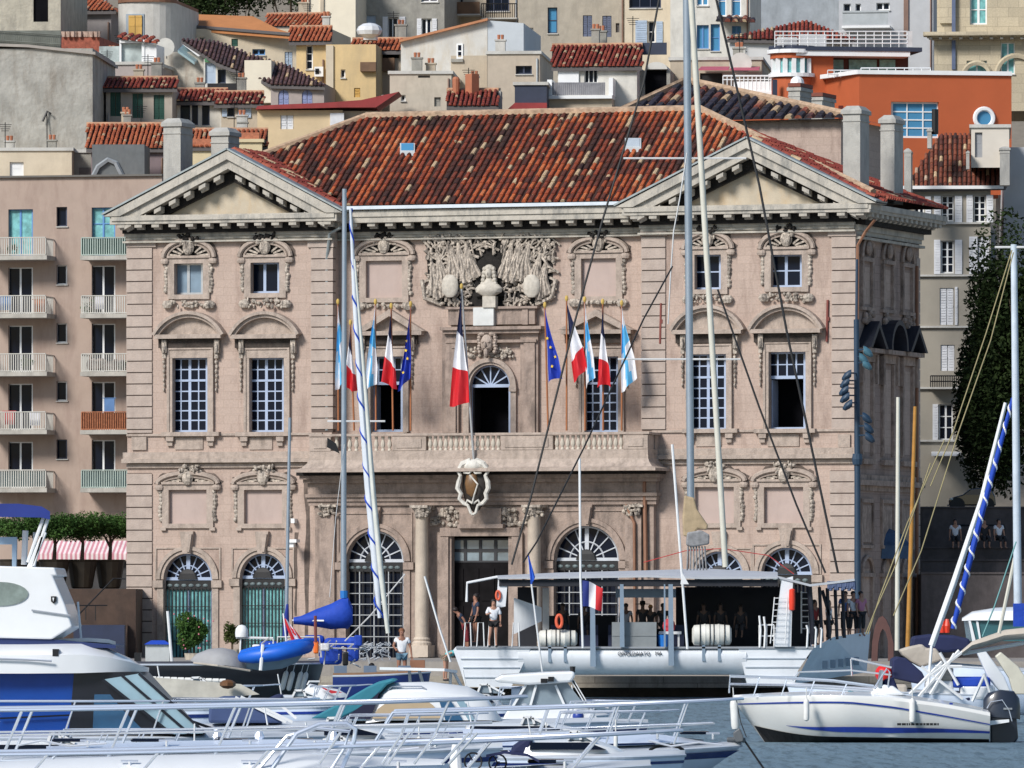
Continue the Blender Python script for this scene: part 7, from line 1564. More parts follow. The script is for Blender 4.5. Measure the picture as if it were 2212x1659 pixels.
# grey sagging sail bag under the tall mast
rt=empty('sail_bundle',P(1490,1150,238),0,'crumpled cream and grey sail bundle hanging at the foot of the tall mast','sail'); o=Vector(P(1490,1150,238))
m=MB(); m.prism([tuple(Vector(P(x,y,238))-o) for x,y in ((1478,1070),(1500,1075),(1506,1100),(1530,1135),(1527,1145),(1508,1142),(1500,1152),(1490,1160),(1476,1158),(1474,1120))][::-1],(0,.18,0)); m.build('hanging_cloth',M('brownish cream cloth',(.42,.32,.20),.85,var=.2,scale=4),rt,bevel=.05)
m=MB(); m.prism([tuple(Vector(P(x,y,237.9))-o) for x,y in ((1484,1150),(1515,1145),(1533,1155),(1532,1176),(1495,1182),(1482,1178))][::-1],(0,.3,0)); m.build('grey_cloth',M('grey sailcloth',(.25,.25,.26),.8,var=.3,scale=6),rt,bevel=.05)
m=MB()
for i in range(7): m.tube([tuple(Vector(P(1486+i*6,1180,238))-o),tuple(Vector(P(1484+i*7,1232,238))-o)],.03,5)
m.build('hanging_lines',M('grey sailcloth',(.25,.25,.26)),rt)
# blue lamp post with floodlights
LPm=M('dark blue lamp post paint',(.018,.045,.085),.5)
rt=empty('floodlight_post',P(1852,1425,288),0,'tall dark blue lamp post with rows of floodlights at the hall corner','lamp post'); o=Vector(P(1852,1425,288))
m=MB(); m.tube([tuple(Vector(P(1853,1425,288))-o),tuple(Vector(P(1852,980,288))-o),tuple(Vector(P(1850,690,288))-o)],[.13,.11,.10],10); m.tube([tuple(Vector(P(1850,690,288))-o),tuple(Vector(P(1851,560,288))-o)],.05,8); m.build('pole',LPm,rt,smooth=True)
for i,(x,y,s) in enumerate(((1868,755,1),(1866,783,1),(1859,770,1),(1836,806,-1),(1832,822,-1),(1830,838,-1),(1832,854,-1),(1838,870,-1),(1866,898,1),(1870,920,1),(1872,940,1))):
    c=Vector(P(x,y,287.5))-o; m=MB(); m.loft([[(c.x+s*(-.05+.05*j),c.y+r_*math.cos(2*PI*k/10),c.z+(.0-.03*j)+r_*math.sin(2*PI*k/10)) for k in range(10)] for j,r_ in ((0,.14),(2,.17),(5,.15),(7,.04))]); fl=m.build('floodlight',M('lamp lens blue',(.06,.15,.20),.25) if i<3 else LPm,rt,smooth=1)
    m=MB(); m.tube([(c.x,c.y,c.z),(0,0,c.z)],.03,5); m.build('bracket',LPm,fl)
m=MB(); m.lathe((0,0,P(0,1112-120,288)[2]-o.z),[(.17,-.2),(.2,0),(.17,.2)],10); m.build('collar',LPm,rt)
# brown steel arch on the quay
F=Frame(1902,283,.1); m=MB()
ou=[(1882,1428),(1884,1385),(1890,1352),(1898,1335),(1906,1330),(1914,1338),(1922,1356),(1930,1390),(1930,1428)]; inn=[(1918,1428),(1918,1385),(1913,1365),(1907,1358),(1902,1366),(1897,1390),(1895,1428)]
m.prism([F.p(x,y,0) for x,y in ou+inn][::-1],(0,.5,0)); sc_=m.build('steel_arch',M('maroon painted steel',(.10,.045,.04),.7,var=.15)); sc_.location=(F.O[0],F.O[1],0); sc_.rotation_euler=(0,0,-F.a); tag(sc_,'maroon brown steel arch with a tall opening on the quay behind the tour boat stern','sculpture')
# ------------------------------------------------------------------ quayside plants and boxes
def bush(label,x0,y0,x1,y1,Y,n,mt,flowers=None,seed=1):
    c=P((x0+x1)/2,(y0+y1)/2,Y); s=Y/FPX; rx=(x1-x0)/2*s; rz=(y1-y0)/2*s; rt=empty('potted_shrub',(c[0],c[1],c[2]-rz),0,label,'shrub','shrubs in front of the hall windows')
    m=MB(); leaves(m,(0,0,rz),(rx*1.05,rx*.8,rz*1.05),n,.055,seed,6); m.build('foliage',mt,rt,fix=False)
    m=MB(); m.tube([(0,0,-.25),(0,0,rz)],.04,6); m.build('stem',BARK,rt)
    m=MB(); m.lathe((0,0,-.55),[(.28,0),(.36,.5),(.33,.5)],12); m.build('pot',M('pale clay pot',(.45,.4,.33),.8),rt)
    if flowers:
        m=MB(); rnd=random.Random(seed)
        for i in range(14): m.ball((rnd.uniform(-rx,rx),-rx*.7,rnd.uniform(rz*1.1,rz*2.05) if i%2 else rnd.uniform(.1,rz)),.035,.03,.035,5,3)
        m.build('blossom',flowers,rt)
bush('large round leafy shrub with pink blossoms in front of the leftmost arched window',376,1322,462,1408,290,6500,LEAFB,M('pink blossom',(.6,.2,.25),.7),3)
bush('small sparse shrub between the two left arched windows',484,1342,519,1400,290,1500,leafmat('olive foliage',(.03,.045,.012),(.10,.12,.03)),None,5)
m=MB(); a=P(314,1434,276); b=P(366,1392,276); m.box(a[0],276,.62 if False else a[2],b[0],277,b[2]); cb=m.build('quay_cabinet',M('pale grey cabinet',(.5,.52,.52),.6)); tag(cb,'pale grey cabinet with a blue lid at the foot of the left pavilion','cabinet')
m=MB(); m.loft([[(a[0]-.05,275.9,b[2]),(b[0]+.05,275.9,b[2]),(b[0]+.05,277.1,b[2]),(a[0]-.05,277.1,b[2])],[(a[0]+.2,276.1,b[2]+.14),(b[0]-.2,276.1,b[2]+.14),(b[0]-.2,276.9,b[2]+.14),(a[0]+.2,276.9,b[2]+.14)]]); m.build('lid',BLUEC,cb)
wpole('white marker pole in front of the large leafy shrub',(362,1320),(374,1462),255,.05,WHITE)
m=MB(); m.box(P(290,0,275)[0],275,.62,P(304,0,275)[0],275.5,P(0,1410,275)[2]); tag(m.build('mooring_post',IRON),'short dark mooring post left of the pale cabinet','post')
BALLS=M('glossy white gel coat',(.80,.82,.84),.25,var=.03,coat=.3); GEL2=M('bluish white gel coat',(.68,.76,.90),.25,var=.04,coat=.3); DECKW=M('pale deck',(.58,.61,.65),.5,var=.05); STST=M('polished rail steel',(.78,.82,.90),.2,metal=.6,var=.03); NAVY=M('navy hull paint',(.012,.03,.16),.25,coat=.4)
FENM=M('white fender',(.72,.72,.70),.45)
def fender(x,y0,y1,Y,label,group=None,lean=0):
    a=Vector(P(x,(y0+y1)/2,Y)); h=(y1-y0)/2*Y/FPX; r=h*.26; m=MB(); m.lathe((0,0,0),[(r*.2,-h),(r*.8,-h*.9),(r,-h*.7),(r,h*.6),(r*.8,h*.85),(r*.25,h)],12); m.tube([(0,0,h),(0,.05,h+.25)],.012,4); o=m.build('fender',FENM,smooth=True); o.location=a; o.rotation_euler=(0,lean,0); return tag(o,label,'fender',group)
# ------------------------------------------------------------------ dark working boat with tenders (left middle)
def bt(name,label,cat,loc=(0,0,0),group=None): return empty(name,loc,0,label,cat,group)
rt=bt('sailing_yacht','long black hulled yacht with a white fender row and blue covers, left of centre','boat')
sh=hullmesh('hull',P(250,0,252)[0],P(700,0,252)[0],252,1.7,P(0,1434,250.3)[2],P(0,1432,250.3)[2],M('black hull',(.008,.009,.013),.3,coat=.3),M('dark deck',(.05,.05,.06),.6),rt,fine=.9)
m=MB()
for (x0,y0,x1,y1,v) in ((690,1395,738,1436,0),(700,1378,760,1398,.5),(655,1372,700,1392,1.0),(750,1376,775,1430,.2),(560,1385,600,1412,1.5)): a=P(x0,y1,251+v); b=P(x1,y0,251+v); m.box(a[0],251+v,a[2],b[0],252+v,b[2])
m.build('blue_dodger',BLUEC,rt,bevel=.12)
m=MB(); rnd=random.Random(3)
for i in range(34):
    x=rnd.uniform(560,790); y=rnd.uniform(1388,1434); a=P(x,y,250.4+rnd.random()); b=P(x+rnd.uniform(-18,18),y+rnd.uniform(-22,10),250.4+rnd.random()); m.tube([a,b],.025,4)
m.build('deck_gear',STEELW,rt)
m=MB(); m.tube([P(596,1424,250),P(600,1376,250),P(690,1376,250),P(694,1420,250)],.03,5); m.tube([P(700,1436,250.2),P(704,1400,250.2),P(790,1402,250.2),P(800,1440,250.2)],.03,5); m.tube([P(640,1390,250),P(800,1392,250)],.02,5); m.build('guard_rail',STEELW,rt)
m=MB(); c=P(522,1376,251); m.lathe((c[0],c[1],c[2]),[(.2,0),(.21,.12),(.19,.26),(.12,.36),(.02,.39)],14); m.build('radar_dome',WHITE,rt,smooth=True)
m=MB(); m.tube([P(520,1377,251),P(518,1425,251)],.03,5); m.tube([P(510,1377,251),P(590,1379,251)],.04,5); m.tube([P(590,1379,251),P(592,1425,251)],.03,5); m.build('radar_arch',WHITE,rt)
for i,(x0,y0,x1,y1,mt) in enumerate(((677,1385,688,1412,M('orange bag',(.8,.16,.02),.6)),(692,1390,712,1406,M('white panel with ropes',(.6,.6,.62),.7,var=.4,scale=8)),(740,1408,752,1438,IRON),(765,1372,782,1396,BLUEC),(545,1392,562,1410,WHITE),(575,1398,590,1410,M('red box',(.4,.03,.02),.6)))):
    a=P(x0,y1,250); b=P(x1,y0,250); m=MB(); m.box(a[0],249.9,a[2],b[0],250.4,b[2]); m.build('deck_box',mt,rt,bevel=.05)
for i in range(12):
    x=316+i*15.0; c=P(x,1465+i*.5,249.4); m=MB(); m.loft([[(d,r_*math.cos(2*PI*k/10),r_*math.sin(2*PI*k/10)) for k in range(10)] for d,r_ in ((-.11,.03),(-.09,.07),(.09,.07),(.11,.03))]); o=m.build('fender',FENM,smooth=True); o.location=c; tag(o,'%s short white fender from the left in the row along the black hull'%('first','second','third','fourth','fifth','sixth','seventh','eighth','ninth','tenth','eleventh','last')[i],'fender','fender row on the black hull')
for i,x in enumerate((614,628,646,657)): fender(x,1448+i,1492+i,247,'long white fender hanging at the right end of the black hull, %s of four'%('leftmost','second','third','rightmost')[i],'four hanging fenders',.25)
# covered tender and rib
m=MB(); secs=[]
for t,top,bot,w in ((412,1424,1428,.1),(425,1412,1432,.5),(450,1402,1434,.9),(480,1399,1436,1),(505,1404,1440,.9),(528,1422,1446,.6),(545,1446,1449,.1)):
    secs.append([P(t,bot+(top-bot)*math.sin(PI*k/10)**.7,246.5-w*math.cos(PI*k/10)) for k in range(11)])
m.loft(secs,close=True); tn=m.build('covered_tender',M('grey boat cover',(.33,.33,.34),.85,var=.08,bump=.5,bscale=3),smooth=True); tag(tn,'tender under a tight grey cover on the black hulled yacht','dinghy')
m=MB(); m.tube([P(418,1432,245.6),P(470,1438,245.4),P(540,1449,245.8)],.035,6); m.build('cover_hem',BEIC,tn)
rt=bt('inflatable_boat','bright blue inflatable dinghy hanging beside the grey covered tender','dinghy')
m=MB(); tb1=[P(x,y,246-w) for x,y,w in ((522,1420,.2),(545,1418,.6),(600,1411,.7),(640,1402,.6),(664,1398,.1),(660,1400,-.5))]; m.tube(tb1,[.16,.22,.24,.23,.19,.12],10); m.build('inflatable_tube',M('bright blue rubber',(.01,.12,.60),.45,var=.08),rt,smooth=True)
m=MB(); m.tube([(p[0],p[1]+1.3,p[2]+.08) for p in tb1],[.16,.22,.24,.23,.19,.12],10); m.build('far_tube',M('bright blue rubber',(.01,.12,.60)),rt,smooth=True)
m=MB(); m.loft([[P(x,y0,245.5),P(x,y1,246),P(x,y0,247.2)] for x,y0,y1 in ((532,1426,1444),(570,1428,1449),(610,1422,1444),(640,1414,1432),(662,1402,1406))]); m.build('hull',M('grey rubber hull',(.25,.32,.38),.5),rt)
m=MB(); a=P(563,1448,245.2); m.tube([a,P(568,1392,245.2)],.06,7); m.build('davit',WHITE,rt)
# red and white flag with leaf shape
rt=bt('flag','red and white flag with a red leaf hanging off the stern of the black yacht','flag'); m=MB(); m.tube([P(612,1325,247),P(620,1400,247)],.03,5); m.build('pole',WHITE,rt)
cl=hangflag(rt,[(611,1334),(636,1356),(660,1388),(630,1384)],[FR,FW],lambda q,s:1 if .28<q<.72 else 0,247,16,8,.05)
m=MB(); A_,B_,C_,D_=[Vector(P(*p,246.9)) for p in [(611,1334),(636,1356),(660,1388),(630,1384)]]
lf=[(.5,.12),(.56,.3),(.64,.28),(.6,.5),(.66,.55),(.56,.68),(.52,.68),(.5,.85),(.48,.68),(.44,.68),(.34,.55),(.4,.5),(.36,.28),(.44,.3)]
m.prism([tuple((A_.lerp(B_,q)).lerp(D_.lerp(C_,q),s)-Vector((0,.08,0))) for q,s in lf],(0,.02,0)); m.build('leaf',FR,cl)
# small boats behind the rails
def rails(rt,sh,t0,t1,h,Y0,n=7,r=.026,mid=True,lean=.10,dirn=1,mt=None,inset=.06,close=True,name='guard_rail',zo=0):
    mt=mt or STST
    for s in (-1,1):
        pts=[]; K=18
        for i in range(K+1):
            t=t0+(t1-t0)*i/K; p=sh(t,s); p.y-=s*inset; p.z+=h*min(1,(i+.4)/1.2)+zo; p.x+=dirn*lean*2; pts.append(p)
        m=MB(); m.tube(pts,r,7)
        if mid: m.tube([p-Vector((dirn*lean,0,h*.5)) for p in pts[1:]],r*.6,6)
        m.build('side_rail',mt,rt,smooth=True)
        for i in range(n):
            t=t0+(t1-t0)*(i+.5)/n; b=sh(t,s); b.y-=s*inset; a=sh(min(t1,t+.0),s); a.y-=s*inset; a.z+=h+zo; a.x+=dirn*lean*2; 
            m=MB(); m.tube([b,a],r*.75,6); m.build('stanchion',mt,rt,smooth=True)
    a=sh(t1,-1); b=sh(t1,1); a.y+=inset; b.y-=inset; c=(a+b)/2+Vector((dirn*.35,0,0))
    for q in (a,b,c): q.z+=h+zo; q.x+=dirn*lean*2
    m=MB(); m.tube([a,(a*.45+c*.55)+Vector((dirn*.08,0,.02)),c+Vector((dirn*.02,0,.02)),(b*.45+c*.55)+Vector((dirn*.08,0,.02)),b],r,7); m.build('pulpit',mt,rt,smooth=True)
# ------------------------------------------------------------------ foreground boats, bows to the right
def X(px,Y): return (px-CX)/FPX*Y
def Z(py,Y): return HC-(py-HY)/FPX*Y
# 1 big motor yacht on the left
Y1=132
rt=bt('motor_yacht','large white motor yacht with navy windows and a flybridge filling the lower left','boat')
sh=hullmesh('hull',X(-500,Y1),X(700,Y1),Y1,2.0,Z(1592,Y1-2),Z(1588,Y1),GEL2,DECKW,rt,[(.3,.9,NAVY)])
def side(name,pts,Ya,Yb,mt,parent,**k):
    m=MB(); m.prism([P(x,y,Ya) for x,y in pts][::-1],(0,Yb-Ya,0)); return m.build(name,mt,parent,**k)
YS=Y1-1.6; YE=Y1+1.6
side('saloon_windows',[(-60,1454),(165,1454),(152,1588),(-60,1588)],YS+.05,YE-.05,M('deep blue tinted glass',(.010,.06,.30),.2,var=.1,spec=.3),rt)
side('window_pillar',[(160,1452),(300,1452),(420,1584),(148,1588)],YS+.03,YE-.03,M('black window frame',(.01,.012,.02),.3),rt)
side('side_window',[(204,1500),(238,1500),(262,1530),(310,1578),(200,1580)],YS,YE,M('blue side glass',(.03,.10,.20),.15),rt)
m=MB(); m.loft([[P(x,y,Y1-w) ,P(x,y,Y1+w)] for x,y,w in ((218,1462,1.62),(300,1455,1.3))],cap=False,close=False)
m=MB(); L1=[P(300,1455,Y1-1.66),P(444,1584,Y1-1.66),P(372,1586,Y1-1.68),P(222,1468,Y1-1.68)]; m.add(L1+[P(300,1455,Y1+1.5),P(444,1584,Y1+1.25)],[(0,1,2,3),(0,4,5,1)]); m.build('windshield',M('pale blue windshield glass',(.25,.38,.46),.08,var=.25,scale=1,spec=.8),rt,fix=False)
m=MB(); m.tube([P(305,1500,YS-.03),P(385,1548,YS-.03),P(470,1578,YS+.2)],.025,5); m.tube([P(388,1540,YS),P(404,1580,YS)],.03,5); m.tube([P(0,1552,YS-.02),P(150,1545,YS-.02)],.015,5); m.build('wiper',IRON,rt)
rings=[]
for x,yt_,yb_,w in ((-60,1392,1455,1.85),(60,1392,1455,1.85),(176,1390,1454,1.8),(230,1402,1452,1.65),(280,1424,1451,1.4),(312,1444,1451,1.0),(322,1449,1451,.5)):
    rings.append([P(x,yb_,Y1-w),P(x,(yt_+yb_)/2-8,Y1-w*1.0),P(x,yt_,Y1-w*.8),P(x,yt_-3,Y1),P(x,yt_,Y1+w*.8),P(x,yb_,Y1+w)])
m=MB(); m.loft(rings); rf=m.build('cabin_roof',BALLS,rt,smooth=True)
m=MB(); m.tube([P(-40,1422,Y1-1.9),P(80,1426,Y1-1.9),P(112,1428,Y1-1.9)],.02,5); m.build('grab_rail',STST,rf)
m=MB(); a=P(114,1402,Y1-1.75); m.box(a[0],a[1]-.08,a[2]-.12,a[0]+.1,a[1]+.1,a[2]); m.build('nav_light',IRON,rf)
fb=side('flybridge',[(-60,1221),(118,1226),(124,1244),(114,1244),(140,1305),(156,1354),(112,1381),(-60,1377)],Y1-1.5,Y1+1.5,BALLS,rt,bevel=.06)
side('dark_coaming',[(-60,1377),(112,1381),(250,1394),(250,1400),(-60,1395)],Y1-1.45,Y1+1.45,M('deep blue panel',(.015,.03,.12),.5),rt)  # even deep blue strip below the flybridge
m=MB(); c=P(0,1283,Y1-1.52); m.prism([(c[0]+.47*math.cos(2*PI*k/24),c[1],c[2]+.2*math.sin(2*PI*k/24)) for k in range(24)],(0,.05,0)); m.build('tinted_screen',M('greenish tinted screen',(.22,.27,.25),.2,var=.3,scale=4),fb)
m=MB(); m.prism([P(x,y,Y1-1.53) for x,y in ((110,1288),(122,1288),(122,1299),(116,1304),(110,1299))][::-1],(0,.02,0)); m.build('shield_emblem',IRON,fb); m=MB(); m.prism([P(x,y,Y1-1.55) for x,y in ((113,1291),(117,1291),(115,1300))][::-1],(0,.02,0)); m.build('emblem_mark',WHITE,fb)
m=MB(); m.tube([P(68,1318,Y1-1.53),P(152,1330,Y1-1.53)],.015,5); m.build('moulded_line',M('shadow grey',(.35,.38,.42),.5),fb)
m=MB(); m.loft([[P(x,y-4,Y1-w),P(x,y+4,Y1-w),P(x,y+4,Y1+w),P(x,y-4,Y1+w)] for x,y,w in ((116,1384,.9),(190,1382,.8),(235,1385,.5),(250,1390,.2))]); m.build('folding_mast',BALLS,rt,smooth=1)
m=MB(); m.loft([[P(x,y0,Y1-1.4+.0),P(x,y1,Y1-1.45),P(x,y1,Y1+1.4),P(x,y0,Y1+1.4)] for x,y0,y1 in ((-60,1088,1116),(40,1088,1117),(90,1094,1118),(108,1105,1122))]); bm_=m.build('bimini',M('navy bimini canvas',(.012,.03,.20),.8,var=.1),rt,smooth=1)
m=MB()
for a_,b_ in (((104,1118),(72,1222)),((96,1112),(60,1215)),((98,1150),(52,1262)),((90,1160),(46,1262))): m.tube([P(*a_,Y1-1.3),P(*b_,Y1-1.3)],.03,6)
m.tube([P(55,1146,Y1-.4),P(52,1220,Y1-.4)],.05,6); m.tube([P(76,1150,Y1),P(73,1225,Y1)],.035,6); m.build('bimini_frame',WHITE,bm_)
side('radar_post',[(-40,1160),(36,1160),(36,1175),(34,1250),(26,1250),(26,1176),(-40,1176)],Y1-.4,Y1-.2,M('pale blue post',(.35,.48,.62),.4),rt)
for x_,y_,x2_,y2_ in ((262,1458,408,1584),(300,1455,444,1584),(222,1468,372,1586)): m=MB(); m.bar(P(x_,y_,Y1-1.70),P(x2_,y2_,Y1-1.70),.045,.04); m.build('windshield_frame',M('black window frame',(.01,.012,.02)),rt)
m=MB(); m.tube([P(176,1391,Y1),P(168,1300,Y1)],.02,5); m.build('aerial',WHITE,rt)
m=MB(); m.tube([P(0,1385,Y1-1.6),P(0,1385,Y1)],.02,4); rails(rt,sh,.0,.93,Z(1514,Y1)-Z(1590,Y1),Y1,n=6,r=.022,mid=False,lean=.1)
# 2 second boat: its rail crosses the whole lower left
Y2=122
rt=bt('white_motorboat','white motorboat whose long thick bow rail crosses the lower left and centre','boat')
sh=hullmesh('hull',X(-400,Y2),X(1085,Y2),Y2,1.55,Z(1640,Y2),Z(1612,Y2),GEL2,DECKW,rt,[(.25,.5,NAVY)])
rails(rt,sh,.05,.97,Z(1506,Y2)-Z(1612,Y2),Y2,n=6,r=.031,mid=True,lean=.16)
m=MB(); m.loft([[P(x,yb,Y2-w),P(x,yt_,Y2-w*.6),P(x,yt_,Y2+w*.6),P(x,yb,Y2+w)] for x,yt_,yb,w in ((100,1612,1632,1.1),(400,1600,1625,1.1),(640,1596,1616,.9),(800,1604,1612,.4))]); m.build('coach_roof',GEL2,rt,smooth=1)
m=MB(); 
for x in (470,560,720): p=P(x,1598,Y2-.3); m.lathe(p,[(.06,0),(.08,.05),(.05,.12),(.07,.16)],8)
m.build('deck_cleat',STST,rt)
# 3 bottom boat
Y3=110
rt=bt('white_motorboat','nearest white motorboat at the bottom edge with a looped steel bow rail','boat')
sh=hullmesh('hull',X(-300,Y3),X(1405,Y3),Y3,1.5,Z(1700,Y3),Z(1650,Y3),GEL2,DECKW,rt,[(.2,.45,NAVY)])
rails(rt,sh,.0,.97,Z(1578,Y3)-Z(1650,Y3),Y3,n=7,r=.027,mid=False,lean=.20)
m=MB(); m.loft([[P(x,yb,Y3-w),P(x,yt_,Y3-w*.6),P(x,yt_,Y3+w*.6),P(x,yb,Y3+w)] for x,yt_,yb,w in ((-60,1648,1680,1.1),(300,1632,1668,1.1),(640,1628,1660,1.0),(960,1640,1652,.5))]); m.build('coach_roof',BALLS,rt,smooth=1)
m=MB(); m.tube([P(588,1660,Y3-1.3),P(641,1585,Y3-1.25),P(690,1564,Y3-1.2),P(748,1563,Y3-1.2),P(768,1575,Y3-1.2),P(765,1600,Y3-1.2),P(738,1662,Y3-1.3)],.034,8); m.tube([P(560,1660,Y3-1.0),P(620,1590,Y3-1.0),P(684,1573,Y3-1.0),P(755,1580,Y3-1.0),P(742,1620,Y3-1.0),P(715,1662,Y3-1)],.026,8); m.build('rail_gate',STST,rt,smooth=True)
m=MB()
for x,x2 in ((869,826),(884,838),(944,894),(1014,954),(1031,969),(735,690)): m.tube([P(x,1583,Y3-1.5),P(x2,1650,Y3-1.5)],.02,6)
m.build('raked_stanchion',STST,rt,smooth=True)
for (px,py,mt) in ((1022,1645,BEIC),(1075,1648,IRON)):
    m=MB(); p=P(px,py,Y3-.6); m.tube([(p[0]+.12*math.cos(2*PI*k/14),p[1],p[2]+.12*math.sin(2*PI*k/14)) for k in range(14)],.014,5,closed=True)
    for k in range(3): m.tube([p,(p[0]+.12*math.cos(2*PI*k/3),p[1],p[2]+.12*math.sin(2*PI*k/3))],.01,4)
    m.build('steering_wheel',IRON,rt)
m=MB(); p=P(984,1640,Y3-.2); m.lathe((p[0],p[1],p[2]),[(.10,-.2),(.08,0),(.05,.2),(.07,.26)],10); m.build('windlass',WHITE,rt)
m=MB(); m.loft([[P(x,y,Y3-1.2+.0*k),P(x,y+6,Y3-1.2),P(x,y+6,Y3-.4),P(x,y,Y3-.4)] for x,y,k in ((1050,1630,0),(1090,1622,0),(1140,1628,0),(1165,1642,0))]); m.build('seat_cover',NAVC,rt,smooth=1)
# 4 boat with the bow pointing to the open water
Y4=138
rt=bt('white_motorboat','white motorboat with a navy striped bow and anchor pointing into the open water','boat')
sh=hullmesh('hull',X(500,Y4),X(1602,Y4),Y4,1.7,Z(1640,Y4),Z(1608,Y4),GEL2,DECKW,rt,[(.1,.7,NAVY)],bowrake=1.0)
rails(rt,sh,.25,.93,Z(1508,Y4)-Z(1608,Y4),Y4,n=5,r=.025,mid=True,lean=-.18 if False else .14)
m=MB(); m.loft([[P(x,yb,Y4-w),P(x,yt_,Y4-w*.6),P(x,yt_,Y4+w*.6),P(x,yb,Y4+w)] for x,yt_,yb,w in ((1000,1574,1612,1.2),(1250,1580,1608,1.1),(1420,1586,1604,.9),(1520,1598,1604,.4))]); m.build('coach_roof',GEL2,rt,smooth=1)
an=MB(); an.tube([P(1570,1598,Y4-.1),P(1600,1597,Y4-.1),P(1610,1600,Y4-.1)],.05,7); an.prism([P(x,y,Y4-.2) for x,y in ((1584,1582),(1598,1572),(1606,1590),(1606,1602),(1592,1604),(1586,1598))][::-1],(0,.25,0)); an.build('anchor',M('dark galvanised anchor',(.12,.13,.14),.5),rt,bevel=.02)
m=MB(); p=P(1440,1625,Y4-1.3); m.lathe((p[0],p[1],p[2]),[(.12,-.1),(.12,.2)],8) if False else m.tube([(p[0]+.3*math.cos(2*PI*k/16),p[1],p[2]+.12*math.sin(2*PI*k/16)) for k in range(16)],.03,5,closed=True); m.build('rope_coil',IRON,rt)
stay('dark mooring line dropping from the anchored bow into the water',[(1608,1600),(1630,1632),(1652,1664)],Y4-.1,.02,ROPE,'rope')
# 5 cruiser with teal cover
Y5=152
rt=bt('cabin_cruiser','white cabin cruiser with a teal cockpit cover and a beige window cover','boat')
sh=hullmesh('hull',X(560,Y5),X(1330,Y5),Y5,1.5,Z(1566,Y5),Z(1556,Y5),GEL2,DECKW,rt,[(.2,.5,NAVY)])
def shell(name,secs,Yc,mt,parent,**k):
    m=MB(); m.loft([[P(x,yb,Yc-w),P(x,yt_+(yb-yt_)*.25,Yc-w*.93),P(x,yt_,Yc-w*.7),P(x,yt_-1.5,Yc),P(x,yt_,Yc+w*.7),P(x,yt_+(yb-yt_)*.25,Yc+w*.93),P(x,yb,Yc+w)] for x,yt_,yb,w in secs]); return m.build(name,mt,parent,smooth=True,**k)
shell('cabin',[(790,1552,1562,1.2),(806,1520,1560,1.22),(822,1492,1558,1.25),(840,1476,1556,1.25),(930,1474,1556,1.25),(1010,1484,1556,1.2),(1050,1505,1556,1.1),(1085,1556,1558,.9)],Y5,BALLS,rt)
TEALC=M('teal canvas',(.03,.20,.27),.8,var=.1,bump=.3,bscale=4)
m=MB(); 
A=[P(x,y,Y5-1.2) for x,y in ((671,1552),(735,1518),(790,1486),(815,1474),(846,1467),(858,1470),(836,1480),(818,1500),(780,1532),(734,1552))]; m.prism(A[::-1],(0,2.4,0)); m.build('cockpit_cover',TEALC,rt,bevel=.05)
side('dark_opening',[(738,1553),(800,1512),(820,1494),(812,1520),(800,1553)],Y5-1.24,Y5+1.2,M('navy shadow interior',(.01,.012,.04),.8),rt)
side('window_cover',[(804,1552),(815,1532),(835,1518),(856,1511),(918,1511),(936,1524),(956,1551)],Y5-1.30,Y5-1.2,M('tan window cover',(.48,.37,.24),.85,var=.06),rt)
side('side_glass',[(948,1512),(972,1512),(1000,1556),(962,1556)],Y5-1.27,Y5-1.2,M('blue side glass',(.03,.10,.20)),rt)
side('side_glass',[(984,1512),(1002,1514),(1026,1556),(1012,1556)],Y5-1.27,Y5-1.2,M('pale blue windshield glass',(.25,.38,.46)),rt)
m=MB(); m.tube([P(838,1490,Y5-1.1),P(846,1483,Y5-1.1),P(910,1483,Y5-1.1),P(921,1490,Y5-1.1)],.018,5); m.build('grab_rail',STST,rt)
m=MB(); m.loft([[P(x,y,Y5+2-w),P(x,y+6,Y5+2-w),P(x,y+6,Y5+2+w),P(x,y,Y5+2+w)] for x,y,w in ((820,1441,.9),(960,1444,.9),(988,1448,.6))]); tt=m.build('tee_top',WHITE,rt)
m=MB()
for a_,b_ in (((884,1446),(886,1476)),((905,1446),(914,1478)),((974,1448),(972,1486)),((978,1448),(998,1486))): m.tube([P(*a_,Y5+2),P(*b_,Y5+2)],.03,6)
m.build('tee_top_leg',WHITE,tt)
# navy canvas boat left of it
Y6=148
rt=bt('sport_boat','low white sport boat with a navy canvas cover and white windscreen strips','boat')
sh=hullmesh('hull',X(330,Y6),X(760,Y6),Y6,1.2,Z(1572,Y6),Z(1560,Y6),GEL2,DECKW,rt)
side('navy_cover',[(450,1562),(452,1520),(470,1506),(510,1506),(580,1545),(610,1562)],Y6-1.05,Y6+1.0,M('steel blue canvas',(.05,.08,.19),.8,var=.1),rt,bevel=.05)
m=MB(); m.bar(P(508,1506,Y6-1.08),P(618,1560,Y6-1.08),.05,.04); m.bar(P(520,1505,Y6-1.08),P(632,1560,Y6-1.08),.05,.04); m.bar(P(606,1523,Y6-.5),P(640,1552,Y6-.5),.05,.04); m.build('windscreen_strip',WHITE,rt)
m=MB(); m.prism([P(x,y,Y6+2) for x,y in ((316,1462),(520,1478),(560,1500),(470,1508),(360,1508))][::-1],(0,.2,0)); m.build('far_canopy',M('cream and grey cover',(.50,.48,.42),.8,var=.25,scale=2),rt)
m=MB(); m.ball(P(492,1478,Y6+1.7),.16,.2,.09); m.build('brown_buoy',M('brown wood',(.14,.06,.02),.6),rt)
